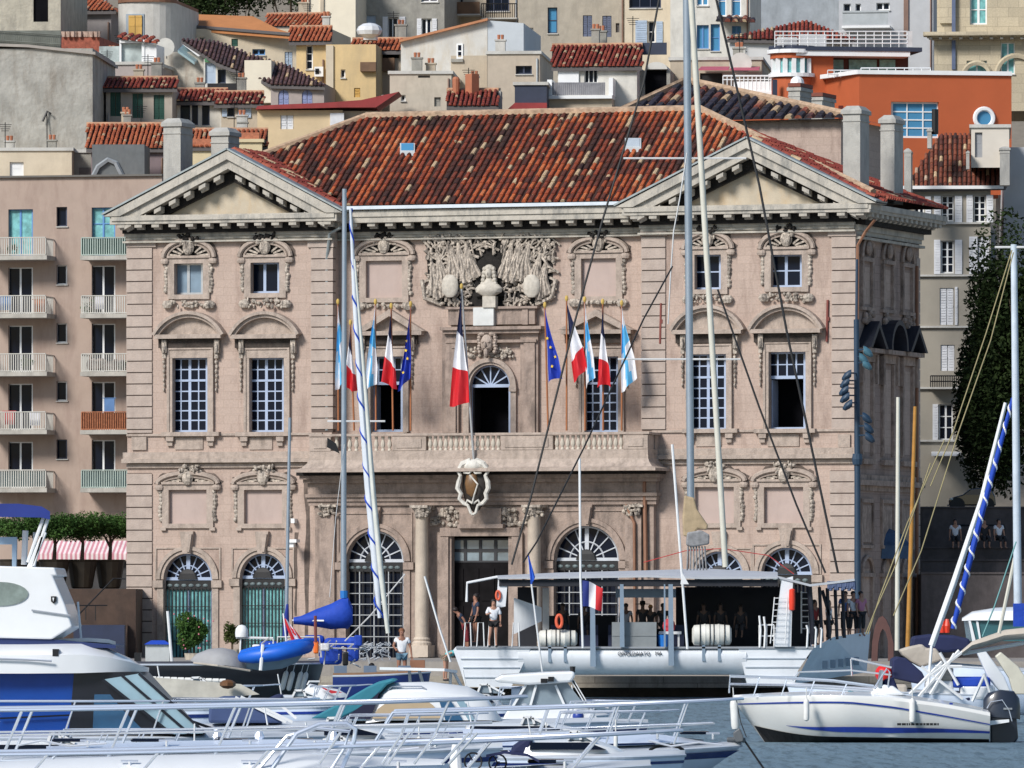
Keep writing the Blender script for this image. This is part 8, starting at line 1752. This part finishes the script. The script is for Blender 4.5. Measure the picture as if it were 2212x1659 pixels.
# 6 pilothouse boat
Y7=164
rt=bt('pilothouse_boat','small white pilothouse boat with grey tinted windows in the centre','boat')
sh=hullmesh('hull',X(960,Y7),X(1400,Y7),Y7,1.2,Z(1556,Y7),Z(1560,Y7),GEL2,DECKW,rt,[(.2,.5,NAVY)])
GT=M('grey tinted glass',(.22,.28,.33),.12,var=.1,spec=.8)
side('cabin_lower',[(1085,1556),(1100,1528),(1270,1528),(1292,1556),(1296,1575),(1080,1575)],Y7-.95,Y7+.95,BALLS,rt,bevel=.04)
side('windshield_glass',[(1106,1530),(1140,1478),(1225,1474),(1268,1530)],Y7-.88,Y7+.85,GT,rt)
m=MB()
for a_,b_ in (((1104,1532),(1138,1476)),((1144,1530),(1158,1480)),((1222,1530),(1200,1480)),((1272,1532),(1236,1470)),((1292,1560),(1238,1470))): m.bar(P(*a_,Y7-.93),P(*b_,Y7-.93),.05,.06)
m.build('window_post',BALLS,rt)
side('side_flap',[(1105,1485),(1128,1482),(1105,1530),(1104,1534)],Y7-.9,Y7-.84,M('slate canvas',(.12,.17,.25),.8),rt)
side('pilothouse_roof',[(1066,1468),(1084,1458),(1180,1452),(1240,1450),(1243,1460),(1234,1474),(1142,1480),(1076,1474)],Y7-1.05,Y7+1.05,BALLS,rt,bevel=.05)
m=MB(); a=P(1168,1470,Y7-1.1); m.box(a[0],a[1]-.05,a[2]-.05,a[0]+.14,a[1]+.05,a[2]+.04); a=P(1184,1466,Y7-1.1); m.box(a[0],a[1]-.05,a[2]-.06,a[0]+.12,a[1]+.05,a[2]+.04); m.lathe(P(1237,1452,Y7),[(.05,0),(.06,.12)],8); m.build('roof_light',IRON,rt)
m=MB(); m.lathe(P(1133,1522,Y7-.97),[(.02,-.03),(.08,0),(.02,.03)],8); m.build('horn',STST,rt)
rails(rt,sh,.55,.95,.42,Y7,n=4,r=.022,mid=False)
m=MB(); c=P(1249,1548,Y7-1.2); m.ball(c,.12,.12,.14,10,8); fo=m.build('buoy',M('navy buoy',(.02,.05,.3),.4),smooth=True); tag(fo,'small navy and white buoy ball hanging by the pilothouse boat','buoy')
# little boats behind
rt=bt('jet_ski','white and red small watercraft moored in front of the black yacht','jet ski')
shell('body',[(652,1496,1508,.3),(670,1478,1510,.5),(700,1486,1510,.5),(730,1490,1508,.4),(748,1500,1506,.15)],238,BALLS,rt); m=MB(); m.tube([P(664,1480,237.5),P(668,1472,237.5),P(690,1472,237.6)],.03,5); m.build('handlebar',WHITE,rt)
m=MB(); m.prism([P(x,y,237.3) for x,y in ((688,1482),(712,1490),(740,1496),(716,1498))][::-1],(0,.1,0)); m.build('red_trim',M('red trim',(.5,.02,.03),.5),rt)
rt=bt('work_dinghy','small dinghy with an open grey box in the dark water left of the teal cover','dinghy')
shell('hull',[(605,1550,1556,.3),(625,1545,1560,.6),(700,1545,1562,.6),(716,1540,1556,.4)],205,GEL2,rt); m=MB(); a=P(668,1552,204); b=P(704,1516,204); m.box(a[0],203.6,a[2],b[0],204.4,b[2]); m.build('grey_box',GEL2,rt,bevel=.03); m=MB(); a=P(682,1548,203.5); b=P(698,1524,203.5); m.box(a[0],203.5,a[2],b[0],203.7,b[2]); m.build('box_opening',BLK,rt)
rt=bt('open_motorboat','open blue motorboat with folding chairs in front of the white shirted man','boat')
hullmesh('hull',X(720,246),X(930,246),246,1.0,Z(1458,246),Z(1450,246),NAVY,M('teak deck',(.3,.16,.07),.6,var=.2),rt)
m=MB()
for x in (722,786,860): a=P(x,1462,246); m.box(a[0],245.7,a[2],a[0]+.4,245.8,a[2]+.35); m.tube([P(x,1462,245.6),P(x+2,1478,245.6)],.02,4)
m.build('folding_chair',M('slate canvas',(.12,.17,.25)),rt)
m=MB(); rnd=random.Random(9)
for i in range(60): p=P(rnd.uniform(770,850),rnd.uniform(1392,1428),254+rnd.random()*3); q=P(rnd.uniform(770,850),rnd.uniform(1392,1428),254+rnd.random()*3); m.tube([p,((p[0]*2+q[0])/3,p[1],p[2]+.1)],.018,4)
gr=m.build('gear_heap',M('mixed rigging metal',(.4,.42,.45),.4,var=.5,scale=5)); tag(gr,'tangle of rigging and deck hardware beside the white shirted man','rigging gear')
m=MB(); m.box(P(886,0,266)[0],265.5,.6,P(918,0,266)[0],266.5,Z(1426,266)); tag(m.build('cardboard_box',M('brown carton',(.26,.12,.07),.8)),'brown box on the quay just left of the tour boat bow','box')
m=MB(); c=P(905,1424,268); 
# ------------------------------------------------------------------ white speedboat on the right
Y8=185
rt=bt('speedboat','white speedboat with blue stripes, two fenders and an outboard on the right','boat')
n=26; rg=[]; dk=[]; st=[]; st2=[]
def sx(t): return X(1583+(2132-1583)*t,Y8)
def top(t): return 1509-8*math.sin(min(1,t*1.4)*PI)*.9+ (0 if t<.62 else (t-.62)**1.5*130)
def half(t): return max(.03,1.2*min(1,(t/.42))**.6)
for i in range(n+1):
    t=i/n; b=half(t); zt_=Z(top(t),Y8-b); zc=.20-.10*t+.25*(1-min(1,t*3))**2; rk_=.80*(1-min(1,t*1.6))**1.6
    ox=lambda z: sx(t)+rk_*(1-max(0,z)/zt_)
    r=[(sx(t),Y8-b,zt_),(ox(zt_-.08),Y8-b*1.03,zt_-.08),(ox((zt_+zc)/2),Y8-b*.93,(zt_+zc)/2-.04),(ox(zc),Y8-b*.74,zc),(ox(0)+.03,Y8-b*.2,-.12)]
    rg.append(r+[(p[0],2*Y8-p[1],p[2]) for p in r[::-1]])
    dk.append([(sx(t),Y8-b*.97,zt_),(sx(t),Y8,zt_+.08),(sx(t),Y8+b*.97,zt_)])
    f=lambda a: tuple(Vector(r[1]).lerp(Vector(r[2]),a)+Vector((0,-.02,0)))
    a0=.15+ .55*max(0,t-.45)/.55; st.append([f(a0),f(a0+.09)])
    g=lambda a: tuple(Vector(r[2]).lerp(Vector(r[3]),a)+Vector((0,-.02,0)))
    if t>.14: wv=.08*max(0,math.sin((t-.14)*3.6)); a1=.62-.25*max(0,(t-.62)/.38); st2.append([g(a1-wv*1.6),g(a1+.18*min(1,(t-.14)*4))])
m=MB(); m.loft(rg,close=False); hl=m.build('hull',M('speedboat gel coat',(.72,.72,.70),.22,var=.03,coat=.4),rt,smooth=True)
m=MB(); m.loft(dk,close=False,cap=False); m.build('deck',BALLS,rt,smooth=1)
BS=M('royal blue stripe',(.02,.05,.32),.3)
for s_ in (st,st2): m=MB(); m.loft(s_,close=False,cap=False); m.build('hull_stripe',BS,hl,fix=False)
side('swim_platform',[(2124,1558),(2180,1554),(2180,1560),(2130,1568)],Y8-.9,Y8+.9,BALLS,rt)
side('console',[(1880,1502),(1886,1488),(1905,1478),(1930,1482),(1958,1502)],Y8-.5,Y8+.5,BALLS,rt,bevel=.06)
side('windscreen',[(1897,1487),(1904,1448),(1909,1448),(1905,1487)],Y8-.5,Y8+.5,GT,rt); 
m=MB(); m.tube([P(1888,1487,Y8-.5),P(1916,1444,Y8-.5),P(1922,1452,Y8-.5),P(1918,1484,Y8-.5)],.02,5); m.build('windscreen_frame',STST,rt)
side('seat',[(1905,1502),(1908,1470),(1930,1462),(1945,1500)],Y8-.3,Y8+.3,NAVC,rt,bevel=.05)
rr_pts=[(1575,1497),(1577,1462),(1700,1466),(1800,1472),(1888,1484)]
for dy,yo in ((-1.0,0),(.8,-3)): m=MB(); m.tube([P(x,y+yo,Y8+dy*min(1,(x-1570)/120)) for x,y in rr_pts],.02,6); m.tube([P(x,y+yo+ (1500-y)*.45,Y8+dy*min(1,(x-1570)/120)) for x,y in rr_pts[1:]],.012,5); [m.tube([P(x,y+yo,Y8+dy*min(1,(x-1570)/120)),P(x-12,1502,Y8+dy*min(1,(x-1570)/120))],.014,5) for x,y in ((1640,1464),(1700,1466),(1760,1470),(1830,1476))]; m.build('bow_rail',STST,rt,smooth=1)
m=MB(); rnd=random.Random(2); x=1938
while x<2028: w_=rnd.uniform(3,9); a_=P(x,1567,Y8-1.2); b_=P(min(2028,x+w_),1562,Y8-1.2); m.box(a_[0],a_[1],a_[2],b_[0],a_[1]+.02,b_[2]); x+=w_+1.4
m.build('model_lettering',IRON,hl)
m=MB(); a_=P(2051,1522,Y8-1.2); b_=P(2058,1518,Y8-1.2); m.box(a_[0],a_[1],a_[2],b_[0],a_[1]+.02,b_[2]); m.build('emblem',BS,hl); m=MB(); a_=P(2060,1522,Y8-1.2); b_=P(2070,1518,Y8-1.2); m.box(a_[0],a_[1],a_[2],b_[0],a_[1]+.02,b_[2]); m.build('badge',GRAYM,hl)
st3=[[tuple(Vector(r[3]).lerp(Vector(r[4]),.12)+Vector((0,-.03,.01))),tuple(Vector(r[4])+Vector((0,-.03,0)))] for r in rg]; m=MB(); m.loft(st3,close=False,cap=False); m.build('antifouling',IRON,hl,fix=False)
fender(1742,1509,1558,Y8-1.25,'white fender hanging amidships on the near side of the speedboat, nearer the bow'); fender(1971,1508,1562,Y8-1.25,'white fender hanging on the speedboat side just left of the helm')
o=fender(1587,1508,1578,Y8-.35,'large white fender squeezed at the bow tip of the speedboat',None,-.06)
OB=M('black blue engine cowl',(.018,.024,.04),.3,coat=.3)
rt=bt('outboard_motor','large black outboard engine with chrome line on the speedboat stern','outboard motor')
shell('cowl',[(2124,1512,1545,.2),(2134,1498,1548,.28),(2160,1491,1550,.32),(2190,1494,1552,.3),(2202,1510,1554,.22),(2204,1530,1556,.15)],Y8-.2,OB,rt)
side('leg',[(2140,1546),(2196,1550),(2200,1595),(2186,1612),(2140,1606)],Y8-.42,Y8,OB,rt,bevel=.04)
m=MB(); m.tube([P(2132,1530,Y8-.52),P(2140,1516,Y8-.55),P(2165,1512,Y8-.55),P(2180,1535,Y8-.5),P(2186,1558,Y8-.5)],.012,5); m.build('chrome_line',STST,rt)
m=MB()
for k in range(6): a_=P(2168+k*3.2,1533,Y8-.54); b_=P(2170.4+k*3.2,1529,Y8-.54); m.box(a_[0],a_[1],a_[2],b_[0],a_[1]+.02,b_[2])
m.build('cowl_lettering',GRAYM,rt)
# ------------------------------------------------------------------ boats behind the speedboat
Y9=215
rt=bt('sailing_boat','white sailing boat with navy hatch cover and beige tarpaulin behind the speedboat','boat')
sh=hullmesh('hull',X(2150,Y9),X(1700,Y9),Y9,1.3,Z(1498,Y9),Z(1478,Y9),GEL2,DECKW,rt,dirn=-1)
side('navy_cover',[(1927,1465),(1928,1424),(1940,1418),(1958,1422),(1992,1452),(2000,1468),(1985,1478)],Y9-.8,Y9+.8,NAVC,rt,bevel=.05)
side('beige_tarpaulin',[(1942,1404),(1960,1398),(1993,1391),(2000,1400),(2022,1400),(2040,1425),(1990,1442),(1968,1430),(1950,1416)],Y9-.2,Y9+.6,BEIC,rt,bevel=.06)
m=MB(); m.tube([P(1838,1422,Y9-1),P(1926,1442,Y9-1)],.03,6); m.tube([P(1838,1424,Y9-1),P(1840,1460,Y9-1)],.025,5); m.tube([P(1726,1452,Y9-1),P(1838,1448,Y9-1),P(1925,1458,Y9-1)],.025,6); m.tube([P(1726,1452,Y9-1),P(1712,1470,Y9-1)],.025,6); m.build('pulpit_rail',STST,rt)
for x in range(1740,1930,22): m.tube([P(x,1452,Y9-1),P(x+3,1480,Y9-1)],.015,5)
m=MB(); rnd=random.Random(21)
for a_,b_ in (((2072,1405),(1985,1505)),((2062,1412),(2010,1500)),((2012,1395),(2005,1480)),((1990,1440),(2080,1510)),((2030,1410),(2070,1480)),((2080,1408),(1995,1470)),((2020,1440),(2078,1440)),((1965,1500),(2035,1430)),((2125,1460),(2100,1515)),((2125,1455),(2140,1500))): m.tube([P(*a_,Y9-1.4),P(*b_,Y9-1.4)],.045,5)
m.build('folded_gantry',WHITE,rt)
for x0,y0,x1,y1,mt in ((2000,1470,2060,1506,BALLS),(2030,1440,2060,1470,BEIC),(2058,1462,2140,1486,BLUEC),(1900,1486,1930,1502,BLUEC),(1895,1478,1960,1500,BEIC),(2075,1480,2150,1512,BALLS),(2000,1500,2100,1515,NAVC),(1830,1490,1885,1503,TEALC)):
    a=P(x0,y1,Y9-1.2); b=P(x1,y0,Y9-1.2); m=MB(); m.box(a[0],a[1],a[2],b[0],a[1]+.8,b[2]); m.build('deck_gear',mt,rt,bevel=.08)
m=MB(); c=P(1909,1455,Y9-.5); m.ball(c,.24,.24,.24,14,10); tag(m.build('buoy',M('red buoy',(.75,.02,.02),.4),smooth=True),'round red buoy hanging behind the speedboat windscreen','buoy')
Y10=232
rt=bt('cabin_boat','white cabin boat with a curved hardtop and an arch near the right edge','boat')
sh=hullmesh('hull',X(2330,Y10),X(1960,Y10),Y10,1.6,Z(1450,Y10),Z(1425,Y10),GEL2,DECKW,rt,dirn=-1)
shell('hardtop',[(2078,1336,1341,1.0),(2100,1322,1340,1.3),(2150,1314,1340,1.35),(2230,1310,1340,1.35)],Y10,BALLS,rt)
side('cabin_glass',[(2092,1341),(2230,1341),(2230,1385),(2098,1385)],Y10-1.2,Y10+1.2,M('dim teal glass',(.04,.13,.15),.15),rt)
side('window_post',[(2092,1341),(2097,1341),(2108,1385),(2100,1385)],Y10-1.25,Y10-1.15,BALLS,rt); side('window_post',[(2108,1341),(2113,1341),(2120,1385),(2116,1385)],Y10-1.25,Y10-1.15,BALLS,rt)
m=MB(); a=P(1966,1395,Y10-1.7)
side('navy_dodger',[(1968,1398),(1972,1375),(2010,1370),(2060,1372),(2095,1380),(2098,1405),(2040,1410)],Y10-1.8,Y10-.6,NAVC,rt,bevel=.08)
side('arch',[(2110,1408),(2128,1404),(2170,1462),(2185,1500),(2166,1500),(2135,1465)],214,214.4,BALLS,rt,bevel=.03)
side('arch',[(2150,1418),(2162,1408),(2200,1440),(2240,1500),(2190,1500),(2180,1465)],216,216.4,M('cream gel coat',(.62,.6,.5),.4),rt,bevel=.03)
m=MB(); c=P(2042,1352,Y10-1); 
for x in (2036,2046): c=P(x,1352,Y10-1.2); m.lathe((c[0],c[1],c[2]),[(.08,-.2),(.1,0),(.05,.2)],8)
m.build('red_bottle',M('red float',(.75,.05,.02)),rt)
rt=bt('boom_with_cover','beige sail cover lying along a boom at the right edge','sail cover')
m=MB(); m.loft([[P(x,(a_+b_)/2+(b_-a_)/2*math.sin(2*PI*k/10),208-.25*math.cos(2*PI*k/10)) for k in range(10)] for x,a_,b_ in ((2078,1404,1416),(2100,1385,1402),(2130,1374,1396),(2170,1360,1384),(2240,1352,1380))]); m.build('canvas_cover',BEIC,rt,smooth=True)
m=MB(); m.tube([P(2080,1412,208.3),P(2240,1384,208.3)],.05,6); m.build('boom',WHITE,rt)
wpole('white boat pole leaning from the beige sail cover up to the thick mast',(2192,1205),(2158,1368),206,.05,MASTC)
# floating ice-like plastic sheets are not built; a mooring rope instead
stay('thin mooring line from the speedboat bow into the water',[(1590,1512),(1600,1560),(1612,1592)],Y8-.4,.012,ROPE,'rope')

# ------------------------------------------------------------------ more boats in the dense foreground
def hatch(rt,x,y,Yc,w=.35,mt=None):
    p=P(x,y,Yc); m=MB(); m.box(p[0]-w,Yc-.25,p[2],p[0]+w,Yc+.25,p[2]+.05); o=m.build('deck_hatch',mt or NAVYG,rt,bevel=.02)
def cruiser(label,xa,xb,Y,dy,cab,col,rail_=True,stripe=True,cover=None,name='motorboat',hb=1.2):
    rt=bt(name,label,'boat'); sh=hullmesh('hull',X(xa,Y),X(xb,Y),Y,hb,Z(dy,Y),Z(dy-4,Y),GEL2,DECKW,rt,[(.15,.4,col)] if stripe else None)
    x0,x1,yt=cab; w=hb*.75
    shell('cabin',[(x0,dy-3,dy,w),(x0+8,yt+4,dy,w),(x0+(x1-x0)*.25,yt,dy,w),(x0+(x1-x0)*.65,yt+1,dy,w*.95),(x0+(x1-x0)*.85,yt+(dy-yt)*.45,dy,w*.8),(x1,dy-3,dy,w*.4)],Y,BALLS,rt)
    h=dy-yt; side('side_window',[(x0+14,dy-h*.35),(x0+16,yt+h*.22),(x0+(x1-x0)*.62,yt+h*.22),(x0+(x1-x0)*.78,dy-h*.35)],Y-w-.03,Y+w+.03,NAVYG,rt)
    if cover: side('canvas_cover',[(x0-30,dy-2),(x0-22,yt+h*.5),(x0+6,yt-2),(x0+22,yt-1),(x0+14,dy-4)],Y-w*.95,Y+w*.95,cover,rt,bevel=.05)
    # raked windscreen with white frame
    wx=x0+(x1-x0)*.42; side('windscreen_glass',[(wx,yt+2),(wx+6,yt-h*.42),(wx+20,yt-h*.44),(wx+54,yt+h*.12)],Y-w*.8,Y+w*.8,M('grey tinted glass',(.22,.28,.33),.12),rt)
    m=MB(); [m.bar(P(a_[0],a_[1],Y-w*.84),P(b_[0],b_[1],Y-w*.84),.045,.05) for a_,b_ in (((wx,yt+2),(wx+6,yt-h*.42)),((wx+4,yt-h*.43),(wx+22,yt-h*.45)),((wx+20,yt-h*.45),(wx+58,yt+h*.14)),((wx+28,yt+2),(wx+24,yt-h*.38)))]; m.build('windscreen_frame',WHITE,rt)
    side('engine_cover',[(x0-34,dy-2),(x0-34,dy-h*.3),(x0-12,dy-h*.34),(x0-10,dy-2)],Y-w*.6,Y+w*.4,col,rt,bevel=.03)
    if rail_: rails(rt,sh,.5,.96,.45,Y,n=4,r=.016,mid=False)
    hatch(rt,(x1+xb)/2,dy-3,Y,.22); m=MB(); m.tube([P(x0+18,yt,Y),P(x0+10,yt-46,Y)],.014,4); m.build('aerial',WHITE,rt); return rt
cruiser('cream roofed cabin boat behind the windscreen of the big left yacht',250,560,168,1530,(330,520,1484),NAVY,cover=M('cream and grey cover',(.50,.48,.42)))
cruiser('small white cabin boat behind the navy sport boat, left of the teal cover',560,760,184,1526,(590,690,1502),BS,cover=NAVC)
cruiser('white cabin boat with a beige cover between the teal cruiser and the pilothouse boat',930,1180,176,1530,(990,1090,1494),NAVY,cover=BEIC)
cruiser('low white cruiser with dark side windows in front of the pilothouse boat',930,1420,146,1592,(1000,1300,1562),NAVY)
cruiser('long white cruiser with dark side windows in front of the teal covered one',420,1010,143,1600,(560,900,1566),BS)
cruiser('white cruiser low in the frame under the bow rail of the big left yacht',-260,430,126,1640,(-60,330,1600),NAVY)
cruiser('small open white boat moored behind the bow rails near the tour boat stone ledge',1200,1330,200,1545,(1225,1300,1526),BS,rail_=False)
for i,(x,y0,y1,Y) in enumerate(((560,1540,1580,149),(905,1585,1625,141),(1180,1590,1628,144),(1330,1586,1622,136),(655,1602,1640,141.5),(420,1598,1640,124))): fender(x,y0,y1,Y-1.3,'white fender hung on a foreground hull, number %s of six counting from the left'%('two','five','','','three','one')[i] if i in(0,1,4,5) else ('white fender hung below the pilothouse boat' if i==2 else 'rightmost white fender hung on the foreground hulls'),'foreground hull fenders')

cruiser('small white motorboat with a teal cover in the gap below the balcony mast',600,860,128,1640,(650,800,1606),BS,cover=TEALC,rail_=False)
cruiser('white motorboat with a navy engine cover below the pilothouse boat',1080,1480,132,1632,(1130,1360,1596),NAVY,cover=NAVC,rail_=False)
m=MB(); rnd=random.Random(12)
for rt_,Yq,xs,yy in ((bpy.data.objects['white_motorboat'],122,(150,320,500,640,900),1604),(bpy.data.objects['white_motorboat.001'],110,(240,500,820,1180),1650),(bpy.data.objects['white_motorboat.002'],138,(1100,1250,1380,1500),1588)):
    for x in xs: hatch(rt_,x,yy-2,Yq-.2,.26); m=MB(); p=P(x+40,yy+4,Yq-.9); m.tube([(p[0]-.12,p[1],p[2]+.06),(p[0]+.12,p[1],p[2]+.06)],.02,5); m.tube([(p[0],p[1],p[2]-.04),(p[0],p[1],p[2]+.06)],.025,5); m.build('cleat',STST,rt_)
for i,pts in enumerate(([(40,1610),(90,1600),(150,1612),(230,1606)],[(700,1625),(760,1612),(850,1622),(905,1616)],[(1400,1600),(1450,1612),(1510,1604),(1560,1609)])):
    m=MB(); m.tube([P(x,y,(120.6,109,136.6)[i]) for x,y in pts],.018,5); tag(m.build('mooring_rope',M('white blue rope',(.55,.58,.65),.8)),'slack mooring rope lying on a foreground deck, %s'%('at the far left','in the middle','near the anchor')[i],'rope')
# ------------------------------------------------------------------ camera, light
cd = bpy.data.cameras.new('camera'); cam = bpy.data.objects.new('camera', cd); COL.objects.link(cam)
cam.location = (0,0,HC); cam.rotation_euler = (R(90),0,0)
cd.sensor_width = 36; cd.lens = FPX/2212*36; cd.shift_y = (HY-829.5)/2212; cd.clip_start = 1; cd.clip_end = 6000
scene.camera = cam
SUN = Vector((-.55,-.62,.60)).normalized()
sd_ = bpy.data.lights.new('sun','SUN'); sd_.energy = 3.5; sd_.angle = R(16); sd_.color = (1,.955,.89)
so_ = bpy.data.objects.new('sun', sd_); COL.objects.link(so_); so_.rotation_euler = SUN.to_track_quat('Z','Y').to_euler(); so_.location = (-50,-50,60)
w = bpy.data.worlds.new('World'); scene.world = w; w.use_nodes = True; nt = w.node_tree
sk = nt.nodes.new('ShaderNodeTexSky'); sk.sky_type = 'NISHITA'; sk.sun_disc = False; sk.sun_elevation = math.asin(SUN.z); sk.sun_rotation = math.atan2(SUN.x, SUN.y)
sk.air_density = 1.2; sk.dust_density = .6; sk.ozone_density = 3
nt.links.new(sk.outputs[0], nt.nodes['Background'].inputs[0]); nt.nodes['Background'].inputs[1].default_value = .09
vs = scene.view_settings; vs.view_transform = 'Standard'; vs.look = 'None'; vs.exposure = .22; vs.gamma = 1; vs.use_curve_mapping = False
